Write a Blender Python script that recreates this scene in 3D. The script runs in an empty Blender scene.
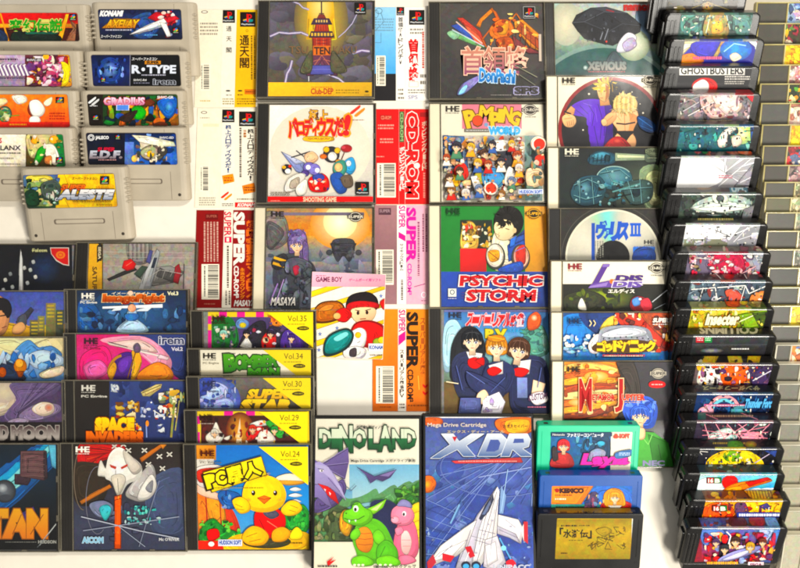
import bpy, bmesh, math, random
from mathutils import Matrix, Vector
# ---------------------------------------------------------------- scene scale: 1 unit of layout = P metres
P = 0.0012
D = 850.0
TILT = math.radians(7)
sc = bpy.context.scene
COL = sc.collection
FW = Vector((0, math.sin(TILT), -math.cos(TILT)))
UP = Vector((0, math.cos(TILT), math.sin(TILT)))
RT = Vector((1, 0, 0))
CAM = -FW * D

def ray(u, v):
    return FW * D + RT * (u - 400) + UP * (284 - v)

def at(u, v, z=0.0):
    d = ray(u, v)
    return CAM + d * ((z - CAM.z) / d.z)

def see(p):
    q = p - CAM
    k = D / q.dot(FW)
    return 400 + q.dot(RT) * k, 284 - q.dot(UP) * k

# ---------------------------------------------------------------- materials
def lin(c):
    return c / 12.92 if c <= 0.04045 else ((c + 0.055) / 1.055) ** 2.4

_hex = {}
def C(s):
    if not isinstance(s, str):
        return s
    if s not in _hex:
        h = s if len(s) == 6 else ''.join(x * 2 for x in s)
        c = [lin(int(h[i:i + 2], 16) / 255) for i in (0, 2, 4)]
        y = .3 * c[0] + .5 * c[1] + .2 * c[2]
        _hex[s] = tuple(min(.93, max(.002, y + (q - y) * 1.16) * .96) for q in c)
    return _hex[s]

def newmat(name):
    m = bpy.data.materials.new(name)
    m.use_nodes = True
    nt = m.node_tree
    nt.nodes.clear()
    out = nt.nodes.new('ShaderNodeOutputMaterial')
    return m, nt.nodes, nt.links, out

def noise(N, L, scale, detail=2, src='Object'):
    tc = N.new('ShaderNodeTexCoord')
    n = N.new('ShaderNodeTexNoise')
    n.inputs['Scale'].default_value = scale
    n.inputs['Detail'].default_value = detail
    L.new(tc.outputs[src], n.inputs['Vector'])
    return n

def remap(N, L, sock, a, b):
    r = N.new('ShaderNodeMapRange')
    r.inputs['From Min'].default_value = 0.25
    r.inputs['From Max'].default_value = 0.75
    r.inputs['To Min'].default_value = a
    r.inputs['To Max'].default_value = b
    L.new(sock, r.inputs['Value'])
    return r.outputs['Result']

def printed(name, rough, coat, crough=0.18):
    """ink on paper: colour attribute, alpha = how much painted detail the ink carries"""
    m, N, L, out = newmat(name)
    b = N.new('ShaderNodeBsdfPrincipled')
    at_ = N.new('ShaderNodeAttribute'); at_.attribute_name = 'Col'
    n1 = noise(N, L, 420, 4)
    n2 = noise(N, L, 110, 3)
    warp = N.new('ShaderNodeVectorMath'); warp.operation = 'SCALE'
    L.new(n1.outputs['Color'], warp.inputs[0]); warp.inputs['Scale'].default_value = 0.006
    tc = N.new('ShaderNodeTexCoord')
    addv = N.new('ShaderNodeVectorMath'); addv.operation = 'ADD'
    L.new(tc.outputs['Object'], addv.inputs[0]); L.new(warp.outputs[0], addv.inputs[1])
    vo = N.new('ShaderNodeTexVoronoi'); vo.inputs['Scale'].default_value = 230
    L.new(addv.outputs[0], vo.inputs['Vector'])
    mx = N.new('ShaderNodeMix'); mx.data_type = 'RGBA'; mx.blend_type = 'OVERLAY'
    L.new(at_.outputs['Color'], mx.inputs[6]); L.new(vo.outputs['Color'], mx.inputs[7])
    L.new(at_.outputs['Alpha'], mx.inputs[0])
    r1 = remap(N, L, n1.outputs[0], 0.72, 1.25)
    r2 = remap(N, L, n2.outputs[0], 0.78, 1.2)
    mul = N.new('ShaderNodeMath'); mul.operation = 'MULTIPLY'
    L.new(r1, mul.inputs[0]); L.new(r2, mul.inputs[1])
    comb = N.new('ShaderNodeMix'); comb.data_type = 'FLOAT'
    sat = N.new('ShaderNodeMath'); sat.operation = 'MULTIPLY_ADD'; sat.use_clamp = True
    L.new(at_.outputs['Alpha'], sat.inputs[0]); sat.inputs[1].default_value = 2.2; sat.inputs[2].default_value = 0.12
    L.new(sat.outputs[0], comb.inputs[0]); comb.inputs[2].default_value = 1.0; L.new(mul.outputs[0], comb.inputs[3])
    mv = N.new('ShaderNodeVectorMath'); mv.operation = 'SCALE'
    L.new(mx.outputs[2], mv.inputs[0]); L.new(comb.outputs[0], mv.inputs['Scale'])
    L.new(mv.outputs[0], b.inputs['Base Color'])
    b.inputs['Roughness'].default_value = rough
    b.inputs['Specular IOR Level'].default_value = 0.25 if coat else 0.2
    b.inputs['Coat Weight'].default_value = coat
    b.inputs['Coat Roughness'].default_value = crough
    L.new(b.outputs[0], out.inputs[0])
    return m

def plastic(name, col, rough=0.4, var=0.12, bump=0.12, scale=900, spec=0.5):
    m, N, L, out = newmat(name)
    b = N.new('ShaderNodeBsdfPrincipled')
    b.inputs['Specular IOR Level'].default_value = spec
    n = noise(N, L, 28, 4)
    c = C(col)
    cr = N.new('ShaderNodeValToRGB')
    cr.color_ramp.elements[0].position = 0.3; cr.color_ramp.elements[1].position = 0.7
    cr.color_ramp.elements[0].color = tuple(x * (1 - var) for x in c) + (1,)
    cr.color_ramp.elements[1].color = tuple(min(1, x * (1 + var * 0.6)) for x in c) + (1,)
    L.new(n.outputs[0], cr.inputs[0]); L.new(cr.outputs[0], b.inputs['Base Color'])
    L.new(remap(N, L, n.outputs[0], rough - 0.08, rough + 0.1), b.inputs['Roughness'])
    if bump:
        f = noise(N, L, scale, 2)
        bp = N.new('ShaderNodeBump'); bp.inputs['Strength'].default_value = bump; bp.inputs['Distance'].default_value = 0.0004
        L.new(f.outputs[0], bp.inputs['Height']); L.new(bp.outputs[0], b.inputs['Normal'])
    L.new(b.outputs[0], out.inputs[0])
    return m

def clear(name, tint, solid, scol, gl=1.0, rough=0.06):
    """thin clear styrene: see-through, with a reflecting skin; 'solid' is the share of cloudy plastic"""
    m, N, L, out = newmat(name)
    t = N.new('ShaderNodeBsdfTransparent'); t.inputs[0].default_value = tuple(min(1, x / .925) for x in C(tint)) + (1,)
    d = N.new('ShaderNodeBsdfDiffuse'); d.inputs[0].default_value = C(scol) + (1,)
    g = N.new('ShaderNodeBsdfGlossy')
    n = noise(N, L, 35, 5)
    L.new(remap(N, L, n.outputs[0], rough, rough + 0.12), g.inputs['Roughness'])
    a = N.new('ShaderNodeMixShader')
    L.new(remap(N, L, n.outputs[0], solid * 0.6, solid * 1.4), a.inputs[0])
    L.new(t.outputs[0], a.inputs[1]); L.new(d.outputs[0], a.inputs[2])
    f = N.new('ShaderNodeFresnel'); f.inputs[0].default_value = 1.5
    k = N.new('ShaderNodeMath'); k.operation = 'MULTIPLY'; k.inputs[1].default_value = gl
    L.new(f.outputs[0], k.inputs[0])
    mm = N.new('ShaderNodeMixShader')
    L.new(k.outputs[0], mm.inputs[0]); L.new(a.outputs[0], mm.inputs[1]); L.new(g.outputs[0], mm.inputs[2])
    L.new(mm.outputs[0], out.inputs[0])
    return m

M = dict(
    ink=printed('printed_paper', 0.5, 0.0),
    gloss=printed('glossy_label', 0.38, 0.25, 0.08),
    shine=printed('label_fold_gloss', 0.3, 1.0, 0.07),
    grey=plastic('warm_grey_plastic', 'b5ab99', 0.5),
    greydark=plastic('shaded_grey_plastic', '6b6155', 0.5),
    black=plastic('black_plastic', '0f0e0e', 0.26, 0.2, 0.05),
    blackm=plastic('matt_black_plastic', '121110', 0.42, 0.2, spec=0.3),
    tray=plastic('dark_tray_plastic', '1f1b16', 0.4, 0.2, spec=0.3),
    traygrey=plastic('olive_grey_tray_plastic', '48432f', 0.45, 0.2, spec=0.3),
    cream=plastic('cream_tray_plastic', 'f3ead0', 0.5, 0.06, 0.05),
    green=plastic('mint_green_plastic', '35c596', 0.35, 0.08),
    blue=plastic('royal_blue_plastic', '06529e', 0.35, 0.1),
    screw=plastic('screw_metal', '3a342c', 0.3, 0.2),
    paper=plastic('white_card', 'f6efdf', 0.6, 0.04, 0.05),
    silver=plastic('clear_plastic_painted_glare', 'e6dfc8', 0.3, 0.12),  # whiter tone stands in for light caught by the glossy end faces
    pale=plastic('pale_yellowed_plastic', 'b0a052', 0.45, 0.15),
    lid=clear('clear_lid', 'ffffff', 0.008, 'ffffff', 0.55),
    cardlid=clear('clear_card_lid', 'ffffff', 0.02, 'f6f0d8', 0.2, 0.3),
    rim=clear('clear_rim', 'd0c8b4', 0.3, 'b8b09c', 1.0),
    lidedge=clear('clear_yellowed_rim', 'f6eec0', 0.5, 'f0e6b0', 1.0),
    paleedge=clear('clear_pale_rim', 'f6f2e0', 0.6, 'f2eedc', 1.0),
    sleeve=clear('clear_sleeve', 'ffffff', 0.008, 'ffffff', 0.55, 0.1),
)

# ---------------------------------------------------------------- mesh helpers
def link(name, verts, faces, mat, parent, off, cols=None, smooth=None):
    me = bpy.data.meshes.new(name)
    me.from_pydata([((x - off[0]) * P, (y - off[1]) * P, (z - off[2]) * P) for x, y, z in verts], [], faces)
    me.materials.append(mat)
    if cols:
        ca = me.color_attributes.new('Col', 'FLOAT_COLOR', 'CORNER')
        flat = []
        for f in cols:
            for c in f:
                flat.extend(c)
        ca.data.foreach_set('color', flat)
    if smooth:
        me.polygons.foreach_set('use_smooth', [i in smooth for i in range(len(faces))])
    o = bpy.data.objects.new(name, me)
    COL.objects.link(o)
    o.parent = parent
    return o

class MB:
    """collects prisms into one mesh"""
    def __init__(s):
        s.v = []; s.f = []
    def rings(s, rings, cap0=True, cap1=True):
        b = len(s.v); n = len(rings[0])
        for r in rings:
            s.v.extend(r)
        for k in range(len(rings) - 1):
            for i in range(n):
                j = (i + 1) % n
                s.f.append((b + k * n + i, b + k * n + j, b + (k + 1) * n + j, b + (k + 1) * n + i))
        if cap0: s.f.append(tuple(b + i for i in reversed(range(n))))
        if cap1: s.f.append(tuple(b + (len(rings) - 1) * n + i for i in range(n)))
        return s
    def outline(s, x0, y0, x1, y1, r, z, seg=3):
        if r <= 0.01:
            return [(x0, -y1, z), (x1, -y1, z), (x1, -y0, z), (x0, -y0, z)]
        pts = []
        for cx, cy, a0 in ((x1 - r, y1 - r, -90), (x1 - r, y0 + r, 0), (x0 + r, y0 + r, 90), (x0 + r, y1 - r, 180)):
            for i in range(seg + 1):
                a = math.radians(a0 + 90 * i / seg)
                pts.append((cx + r * math.cos(a), -(cy - r * math.sin(a)), z))
        return pts
    def slab(s, x0, y0, x1, y1, z0, z1, r=0.0, bev=0.0, bseg=1, seg=3, under=0.0):
        """rounded plate, y running down; bevel on the upper rim"""
        R = []
        if under:
            R.append(s.outline(x0 + under, y0 + under, x1 - under, y1 - under, max(r - under, 0.02) if r > .01 else 0, z0, seg))
            R.append(s.outline(x0, y0, x1, y1, r, z0 + under, seg))
        else:
            R.append(s.outline(x0, y0, x1, y1, r, z0, seg))
        if bev:
            for i in range(bseg + 1):
                a = math.pi / 2 * i / bseg
                d = bev * (1 - math.cos(a))
                R.append(s.outline(x0 + d, y0 + d, x1 - d, y1 - d, max(r - d, 0.02) if r > 0.01 else 0, z1 - bev + bev * math.sin(a), seg))
        else:
            R.append(s.outline(x0, y0, x1, y1, r, z1, seg))
        s.rings(R)
        return s
    def cyl(s, cx, cy, r, z0, z1, n=14, bev=0):
        R = []
        for z, q in ((z0, r), (z1 - bev, r), (z1, r - bev)):
            R.append([(cx + q * math.cos(2 * math.pi * i / n), -cy + q * math.sin(2 * math.pi * i / n), z) for i in range(n)])
        s.rings(R)
        return s
    def build(s, name, mat, it, parent=None):
        o = link(name, s.v, s.f, mat, parent or it.root, it.off)
        bm = bmesh.new(); bm.from_mesh(o.data)
        bmesh.ops.recalc_face_normals(bm, faces=bm.faces[:])
        bm.to_mesh(o.data); bm.free()
        return o

# ---------------------------------------------------------------- a thing lying on the table
def tag(o, label, cat, group=None):
    o['label'] = label; o['category'] = cat
    if group: o['group'] = group

class Item:
    def __init__(s, name, label, cat, group, uc, v, W, H, T, a=0.0, r=0.0, lift=0.0):
        s.W, s.H, s.T = W, H, T
        a = math.radians(a)
        zt = H * math.sin(a) + T * math.cos(a) + lift
        R = Matrix.Rotation(math.radians(r), 4, 'Z') @ Matrix.Rotation(a, 4, 'X')
        p = at(uc, v, zt) - (R @ Vector((W / 2, 0, 0)))
        s.M = Matrix.Translation(p) @ R
        s.Mi = s.M.inverted()
        s.off = (W / 2, -H, -T)
        root = bpy.data.objects.new(name, None)
        root.empty_display_size = 0.01
        COL.objects.link(root)
        o = s.M @ Vector(s.off)
        root.matrix_world = Matrix.Translation(o * P) @ R
        tag(root, label, cat, group)
        s.root = root
    def proj(s, x, y, z):
        return see(s.M @ Vector((x, y, z)))
    def loc(s, u, v, z=0.0):
        o = s.Mi @ CAM
        d = s.Mi.to_3x3() @ ray(u, v)
        k = (z - o.z) / d.z
        q = o + d * k
        return q.x, -q.y

_txt = {}
def glyphs(s, b):
    key = (s, b)
    if key not in _txt:
        c = bpy.data.curves.new('lettering', 'FONT')
        c.body = s; c.size = 1; c.resolution_u = 2; c.offset = b
        o = bpy.data.objects.new('lettering', c)
        m = bpy.data.meshes.new_from_object(o)
        _txt[key] = ([(q.co.x, q.co.y) for q in m.vertices], [tuple(f.vertices) for f in m.polygons])
        bpy.data.meshes.remove(m); bpy.data.objects.remove(o); bpy.data.curves.remove(c)
    return _txt[key]

def bbox(s):
    v, f = glyphs(s, 0)
    if not v: return 0, 0, 1, 1
    xs = [p[0] for p in v]; ys = [p[1] for p in v]
    return min(xs), min(ys), max(xs), max(ys)

def curve(pts, k=5):
    n = len(pts); o = []
    for i in range(n):
        p0, p1, p2, p3 = pts[i - 1], pts[i], pts[(i + 1) % n], pts[(i + 2) % n]
        for j in range(k):
            t = j / k
            o.append(tuple(0.5 * (2 * b + (c - a) * t + (2 * a - 5 * b + 4 * c - d) * t * t + (3 * b - a - 3 * c + d) * t ** 3)
                           for a, b, c, d in zip(p0, p1, p2, p3)))
    return o

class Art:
    """printed sheet: shapes are given in layout units as they lie on the table, laid on the sheet in thin layers of ink"""
    def __init__(s, it, x0, y0, x1, y1, z=0.0, bg='fff', plane='front', yb=None, d=0.15, rc=0):
        s.it = it; s.plane = plane; s.z = z; s.k = 0
        s.b = (x0, y0, x1, y1)
        s.v = []; s.f = []; s.c = []; s.raw = False
        s.d = d; s.rc = rc
        s.edges = [(-1, 0, -x0), (1, 0, x1), (0, -1, -y0), (0, 1, y1)]
        if rc:
            for cx, cy, a0 in ((x1 - rc, y1 - rc, 0), (x0 + rc, y1 - rc, 90), (x0 + rc, y0 + rc, 180), (x1 - rc, y0 + rc, 270)):
                for g in (22.5, 45, 67.5):
                    g = math.radians(a0 + g); nx, ny = math.cos(g), math.sin(g)
                    s.edges.append((nx, ny, nx * cx + ny * cy + rc))
        yb = yb or y1
        f = (lambda x, y: it.proj(x, -y, z)) if plane == 'front' else (lambda x, y: it.proj(x, z, -y))
        p0, p1, p2 = f(x0, y0), f(x1, y0), f(x0, yb)
        ax, ay = (p1[0] - p0[0]) / (x1 - x0), (p1[1] - p0[1]) / (x1 - x0)
        bx, by = (p2[0] - p0[0]) / (yb - y0), (p2[1] - p0[1]) / (yb - y0)
        dt = ax * by - bx * ay
        s.inv = (by / dt, -bx / dt, -ay / dt, ax / dt, p0[0], p0[1])
        s.face([(x0, y0), (x1, y0), (x1, y1), (x0, y1)], [C(bg)] * 4, d, local=True)
    def L(s, u, v):
        a, b, c, d, ou, ov = s.inv
        u -= ou; v -= ov
        return s.b[0] + a * u + b * v, s.b[1] + c * u + d * v
    def face(s, pts, cols, d, local=False, step=True):
        x0, y0, x1, y1 = s.b
        q = [(p if local else s.L(*p)) for p in pts]
        cols = list(cols)
        if s.rc or any(x < x0 or x > x1 or y < y0 or y > y1 for x, y in q):
            q, cols = s.clip(q, cols)
            if len(q) < 3: return
        ar = sum(q[i - 1][0] * q[i][1] - q[i][0] * q[i - 1][1] for i in range(len(q)))
        if abs(ar) < 1e-5: return
        flip = ar > 0 if s.plane == 'front' else ar < 0
        h = s.z + 0.006 * s.k
        if step: s.k += 1
        i0 = len(s.v)
        s.v.extend([(x, -y, h) for x, y in q] if s.plane == 'front' else [(x, h, -y) for x, y in q])
        idx = list(range(i0, i0 + len(q)))
        cc = [tuple(c) + (d,) for c in cols]
        if flip: idx.reverse(); cc = cc[::-1]
        s.f.append(tuple(idx)); s.c.append(cc)
    def clip(s, q, cols):
        for nx, ny, k in s.edges:
            if not q: break
            o = []; oc = []
            dd = [nx * x + ny * y - k for x, y in q]
            for i in range(len(q)):
                a, b = dd[i - 1], dd[i]
                if (a <= 0) != (b <= 0):
                    t = a / (a - b)
                    o.append((q[i - 1][0] + (q[i][0] - q[i - 1][0]) * t, q[i - 1][1] + (q[i][1] - q[i - 1][1]) * t))
                    oc.append(tuple(m + (n - m) * t for m, n in zip(cols[i - 1], cols[i])))
                if b <= 0:
                    o.append(q[i]); oc.append(cols[i])
            q, cols = o, oc
        return q, cols
    # --- shapes
    def P(s, pts, c, d=None):
        d = s.d if d is None else d
        c = C(c)
        if d < .03:
            s.face(pts, [c] * len(pts), d)
            return
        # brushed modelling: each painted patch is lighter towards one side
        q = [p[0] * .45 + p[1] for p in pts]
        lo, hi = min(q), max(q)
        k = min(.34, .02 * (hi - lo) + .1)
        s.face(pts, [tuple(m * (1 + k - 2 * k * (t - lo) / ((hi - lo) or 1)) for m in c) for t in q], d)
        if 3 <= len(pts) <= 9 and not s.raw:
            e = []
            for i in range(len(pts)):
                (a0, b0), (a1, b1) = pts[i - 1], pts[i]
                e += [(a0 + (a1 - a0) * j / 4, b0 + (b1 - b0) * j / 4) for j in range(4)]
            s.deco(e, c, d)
    def S(s, pts, c, d=None):
        q = curve(pts)
        s.P(q, c, d)
        s.deco(q, C(c), s.d if d is None else d)
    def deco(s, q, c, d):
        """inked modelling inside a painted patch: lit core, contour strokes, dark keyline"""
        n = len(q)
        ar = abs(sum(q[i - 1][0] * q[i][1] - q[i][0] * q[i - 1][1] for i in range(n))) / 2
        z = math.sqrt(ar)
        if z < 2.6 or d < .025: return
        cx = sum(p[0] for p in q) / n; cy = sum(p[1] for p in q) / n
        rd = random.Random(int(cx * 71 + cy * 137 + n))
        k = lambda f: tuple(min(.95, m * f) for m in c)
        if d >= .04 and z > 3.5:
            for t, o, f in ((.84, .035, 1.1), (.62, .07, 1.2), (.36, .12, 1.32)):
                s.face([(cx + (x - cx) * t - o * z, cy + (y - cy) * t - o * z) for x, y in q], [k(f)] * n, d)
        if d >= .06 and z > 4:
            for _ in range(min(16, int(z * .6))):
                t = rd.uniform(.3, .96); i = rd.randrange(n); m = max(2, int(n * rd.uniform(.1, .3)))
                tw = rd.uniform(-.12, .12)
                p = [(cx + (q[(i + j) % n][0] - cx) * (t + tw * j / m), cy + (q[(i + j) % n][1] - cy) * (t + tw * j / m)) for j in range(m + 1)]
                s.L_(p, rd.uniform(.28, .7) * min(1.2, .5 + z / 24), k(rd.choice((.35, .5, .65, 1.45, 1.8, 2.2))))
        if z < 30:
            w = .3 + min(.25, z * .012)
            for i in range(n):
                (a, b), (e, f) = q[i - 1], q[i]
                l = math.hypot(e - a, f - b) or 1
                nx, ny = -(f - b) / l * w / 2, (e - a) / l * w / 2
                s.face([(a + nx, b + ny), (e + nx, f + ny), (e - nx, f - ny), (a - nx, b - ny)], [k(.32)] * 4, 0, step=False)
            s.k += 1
    def R(s, u0, v0, u1, v1, c, d=None):
        s.raw, w = True, s.raw
        s.P([(u0, v0), (u1, v0), (u1, v1), (u0, v1)], c, d)
        s.raw = w
    def G(s, u0, v0, u1, v1, cs, hor=False, d=None):
        cs = [C(x) for x in cs.split()]
        n = len(cs) - 1
        for i in range(n):
            a, b = i / n, (i + 1) / n
            if hor:
                q = [(u0 + (u1 - u0) * a, v0), (u0 + (u1 - u0) * b, v0), (u0 + (u1 - u0) * b, v1), (u0 + (u1 - u0) * a, v1)]
                k = [cs[i], cs[i + 1], cs[i + 1], cs[i]]
            else:
                q = [(u0, v0 + (v1 - v0) * a), (u1, v0 + (v1 - v0) * a), (u1, v0 + (v1 - v0) * b), (u0, v0 + (v1 - v0) * b)]
                k = [cs[i], cs[i], cs[i + 1], cs[i + 1]]
            s.face(q, k, s.d if d is None else d, step=i == n - 1)
    def E(s, cx, cy, rx, ry, c, c2=None, d=None, rot=0, n=26, a0=0, a1=360):
        d = s.d if d is None else d
        ca, sa = math.cos(math.radians(rot)), math.sin(math.radians(rot))
        pts = []
        full = a1 - a0 >= 360
        for i in range(n if full else n + 1):
            a = math.radians(a0 + (a1 - a0) * i / n)
            x, y = rx * math.cos(a), ry * math.sin(a)
            pts.append((cx + x * ca - y * sa, cy + x * sa + y * ca))
        if c2 is None:
            s.face(pts, [C(c)] * len(pts), d)
            if rx > 2.4 and full: s.deco(pts, C(c), d)
        else:
            for i in range(len(pts)):
                s.face([(cx, cy), pts[i - 1], pts[i]], [C(c), C(c2), C(c2)], d, step=False)
            s.k += 1
    def O(s, cx, cy, rx, ry, w, c, n=30, a0=0, a1=360):
        for i in range(n):
            q = []
            for a, k in ((i, 0), (i + 1, 0), (i + 1, w), (i, w)):
                t = math.radians(a0 + (a1 - a0) * a / n)
                q.append((cx + (rx - k) * math.cos(t), cy + (ry - k) * math.sin(t)))
            s.face(q, [C(c)] * 4, 0, step=False)
        s.k += 1
    def L_(s, pts, w, c, d=0.0):
        for (a, b), (e, f) in zip(pts, pts[1:]):
            l = math.hypot(e - a, f - b) or 1
            nx, ny = -(f - b) / l * w / 2, (e - a) / l * w / 2
            s.face([(a + nx, b + ny), (e + nx, f + ny), (e - nx, f - ny), (a - nx, b - ny)], [C(c)] * 4, d, step=False)
        s.k += 1
    def B(s, u0, v0, u1, v1, n, cs, size, seed=1, d=0.3):
        rd = random.Random(seed)
        cs = cs.split()
        s.raw = size < 3 or size > 5.5
        for _ in range(n):
            cx, cy = rd.uniform(u0, u1), rd.uniform(v0, v1)
            k = rd.randint(4, 7); z = size * rd.uniform(0.5, 1.3); a0 = rd.uniform(0, 6)
            ex = rd.uniform(0.5, 1.5)
            pts = []
            for i in range(k):
                a = a0 + 2 * math.pi * i / k
                q = z * rd.uniform(0.55, 1.1)
                pts.append((min(max(cx + q * math.cos(a) * ex, u0), u1), min(max(cy + q * math.sin(a) / ex, v0), v1)))
            s.P(curve(pts, 3) if rd.random() < 0.45 else pts, rd.choice(cs), d)
        s.raw = False
    def T(s, t, u0, v0, u1, v1, c, b=0.0, o=None, ow=0.05, rot=0, sh=0.0, ang=0, c2=None):
        """lettering fitted to a box; rot 90 reads downwards, 180 upside down; sh slants; o outlines; c2 lower colour"""
        bx = bbox(t)
        cx, cy = (u0 + u1) / 2, (v0 + v1) / 2
        ca, sa = math.cos(math.radians(ang)), math.sin(math.radians(ang))
        for w, col in (((b + ow, o),) if o else ()) + ((b, c),):
            vs, fs = glyphs(t, w)
            pos = []; tt = []
            for x, y in vs:
                p = (x - bx[0]) / (bx[2] - bx[0] or 1); q = (bx[3] - y) / (bx[3] - bx[1] or 1)
                tt.append(q)
                if rot == 90: X, Y = u1 - q * (u1 - u0), v0 + p * (v1 - v0)
                elif rot == 180: X, Y = u1 - p * (u1 - u0), v1 - q * (v1 - v0)
                else: X, Y = u0 + p * (u1 - u0), v0 + q * (v1 - v0)
                if sh: X += sh * (v1 - Y)
                if ang:
                    dx, dy = X - cx, Y - cy
                    X, Y = cx + dx * ca - dy * sa, cy + dx * sa + dy * ca
                pos.append((X, Y))
            k1 = C(col); k2 = C(c2) if (c2 and col == c) else k1
            for f in fs:
                s.face([pos[i] for i in f], [tuple(m + (n - m) * min(max(tt[i], 0), 1) for m, n in zip(k1, k2)) for i in f], 0.0, step=False)
            s.k += 2
    def W(s, ls, c, b, o, ow, c2=None):
        """a word of separately placed letters: every outline first, then every letter"""
        for ch, x, y, w, h, g in ls: s.T(ch, x, y, x + w, y + h, o, b + ow, ang=g)
        for ch, x, y, w, h, g in ls: s.T(ch, x, y, x + w, y + h, c, b, ang=g, c2=c2)
    def V(s, t, u0, v0, u1, v1, c, b=0.01, **k):
        n = len(t); h = (v1 - v0) / n
        for i, ch in enumerate(t):
            if ch in 'ー―~(（)）': s.T(ch.replace('（', '(').replace('）', ')'), u0 + (u1 - u0) * .3, v0 + i * h + h * .1, u1 - (u1 - u0) * .3, v0 + (i + 1) * h - h * .1, c, b, rot=90, **k)
            elif ch in '!！': s.T('!', (u0 + u1) / 2 - .12 * (u1 - u0), v0 + i * h + h * .06, (u0 + u1) / 2 + .12 * (u1 - u0), v0 + (i + 1) * h - h * .06, c, b, **k)
            elif ch != ' ':
                q = .22 if ch in 'ッィァゥェォャュョ・' else 0.04
                s.T(ch, u0 + (u1 - u0) * q, v0 + i * h + h * (q + .02), u1, v0 + (i + 1) * h - h * .06, c, b, **k)
    def tiny(s, u0, v0, u1, v1, n, c, seed=1, vert=False):
        """rows of print too small to read"""
        rd = random.Random(seed)
        for i in range(n):
            if vert:
                x = u0 + (u1 - u0) * (i + .5) / n; w = (u1 - u0) / n * .5; y = v0
                while y < v1 - .5:
                    l = min(rd.uniform(.6, 2.0), v1 - y)
                    s.face([(x - w / 2, y), (x + w / 2, y), (x + w / 2, y + l), (x - w / 2, y + l)], [C(c)] * 4, 0, step=False)
                    y += l + rd.uniform(.3, .8)
            else:
                y = v0 + (v1 - v0) * (i + .5) / n; w = (v1 - v0) / n * .5; x = u0
                while x < u1 - .5:
                    l = min(rd.uniform(.6, 2.4), u1 - x)
                    s.face([(x, y - w / 2), (x + l, y - w / 2), (x + l, y + w / 2), (x, y + w / 2)], [C(c)] * 4, 0, step=False)
                    x += l + rd.uniform(.3, .8)
        s.k += 1
    def bars(s, u0, v0, u1, v1, seed=1):
        rd = random.Random(seed)
        s.R(u0, v0, u1, v1, 'fbf3df', 0)
        y = v0 + 1.2
        while y < v1 - 1.5:
            h = rd.choice((.4, .4, .8, 1.1))
            s.R(u0 + (u1 - u0) * .36, y, u1 - 1, min(y + h, v1 - 1), '222', 0)
            y += h + rd.choice((.4, .5, .9))
        s.tiny(u0 + (u1 - u0) * .1, v0 + 2, u0 + (u1 - u0) * .26, v1 - 2, 1, '444', seed, True)
    def he(s, u, v, w, c):
        h = w * .42
        a = h * .2
        for x0, x1, y0, y1 in ((0, .14, 0, 1), (.14, .36, .38, .62), (.36, .5, 0, 1), (.5, .62, .38, .62), (.62, .76, .12, .88), (.62, 1, 0, .2), (.62, .98, .4, .6), (.62, 1, .8, 1)):
            s.face([(u + x0 * w, v + y0 * h), (u + x1 * w, v + y0 * h), (u + x1 * w, v + y1 * h), (u + x0 * w, v + y1 * h)], [C(c)] * 4, 0, step=False)
            s.k += 1
        s.tiny(u, v + h + .8, u + w, v + h + 2, 1, c, 3)
    def ps(s, u0, v0, u1, v1):
        w, h = u1 - u0, v1 - v0
        s.R(u0, v0, u1, v1, '17130f', 0)
        f = lambda *q: [(u0 + a * w, v0 + b * h) for a, b in q]
        s.P(f((.2, .62), (.2, .52), (.5, .44), (.5, .52)), 'd8b21c', 0)
        s.P(f((.5, .44), (.85, .52), (.8, .66), (.5, .7)), '2e8a8a', 0)
        s.P(f((.2, .6), (.5, .52), (.5, .6), (.3, .68)), '2d5fae', 0)
        s.P(f((.42, .12), (.56, .16), (.56, .7), (.42, .64)), 'd3202c', 0)
        s.E(u0 + .62 * w, v0 + .3 * h, .14 * w, .15 * h, 'd3202c', d=0)
        s.E(u0 + .62 * w, v0 + .3 * h, .06 * w, .08 * h, '17130f', d=0)
        s.T('PlayStation', u0 + .1 * w, v0 + .78 * h, u1 - .1 * w, v0 + .9 * h, 'eee', .02)
    def disc(s, cx, cy, r, c='222', t='fff', txt='CD-ROM'):
        s.E(cx, cy, r, r * .8, c, d=0)
        s.O(cx, cy, r * .9, r * .7, r * .1, t, 20)
        s.R(cx - r * 1.25, cy - r * .28, cx + r * 1.25, cy + r * .28, c, 0)
        s.T(txt, cx - r * 1.15, cy - r * .2, cx + r * 1.15, cy + r * .2, t, .03, sh=.2)
    def sfc(s, u0, v0, u1, v1):
        w, h = u1 - u0, v1 - v0
        s.R(u0, v0, u1, v1, '1a1512', 0)
        for a, b, c in ((.3, .35, 'd33'), (.55, .25, '37c'), (.62, .5, 'db2'), (.38, .6, '3a5')):
            s.E(u0 + a * w, v0 + b * h, .2 * w, .14 * h, c, d=0, rot=-35)
        s.R(u0 + .15 * w, v0 + .8 * h, u1 - .15 * w, v0 + .88 * h, 'bba', 0)
    def spikes(s, cx, cy, rx, ry, a0, a1, n, l, c, seed=1, c2=None):
        """locks of hair fanning out from a head"""
        rd = random.Random(seed); c = C(c); dk = tuple(x * .45 for x in c); lt = tuple(min(.93, x * 1.5 + .02) for x in c)
        for i in range(n):
            a = math.radians(a0 + (a1 - a0) * (i + rd.uniform(-.3, .3)) / max(1, n - 1)); w = math.radians((a1 - a0) / n * .9)
            k = rd.uniform(.75, 1.2) * l; b = a + rd.uniform(-.25, .25)
            p = [(cx + rx * .5 * math.cos(a - w), cy + ry * .5 * math.sin(a - w)), (cx + (rx + k * .4) * math.cos(a - w * .5), cy + (ry + k * .4) * math.sin(a - w * .5)), (cx + (rx + k) * math.cos(b), cy + (ry + k) * math.sin(b)), (cx + rx * .5 * math.cos(a + w), cy + ry * .5 * math.sin(a + w))]
            s.face(p, [dk, c, rd.choice((c, lt)), c], .08)
            s.L_([p[0], p[2]], .3, dk)
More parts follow.
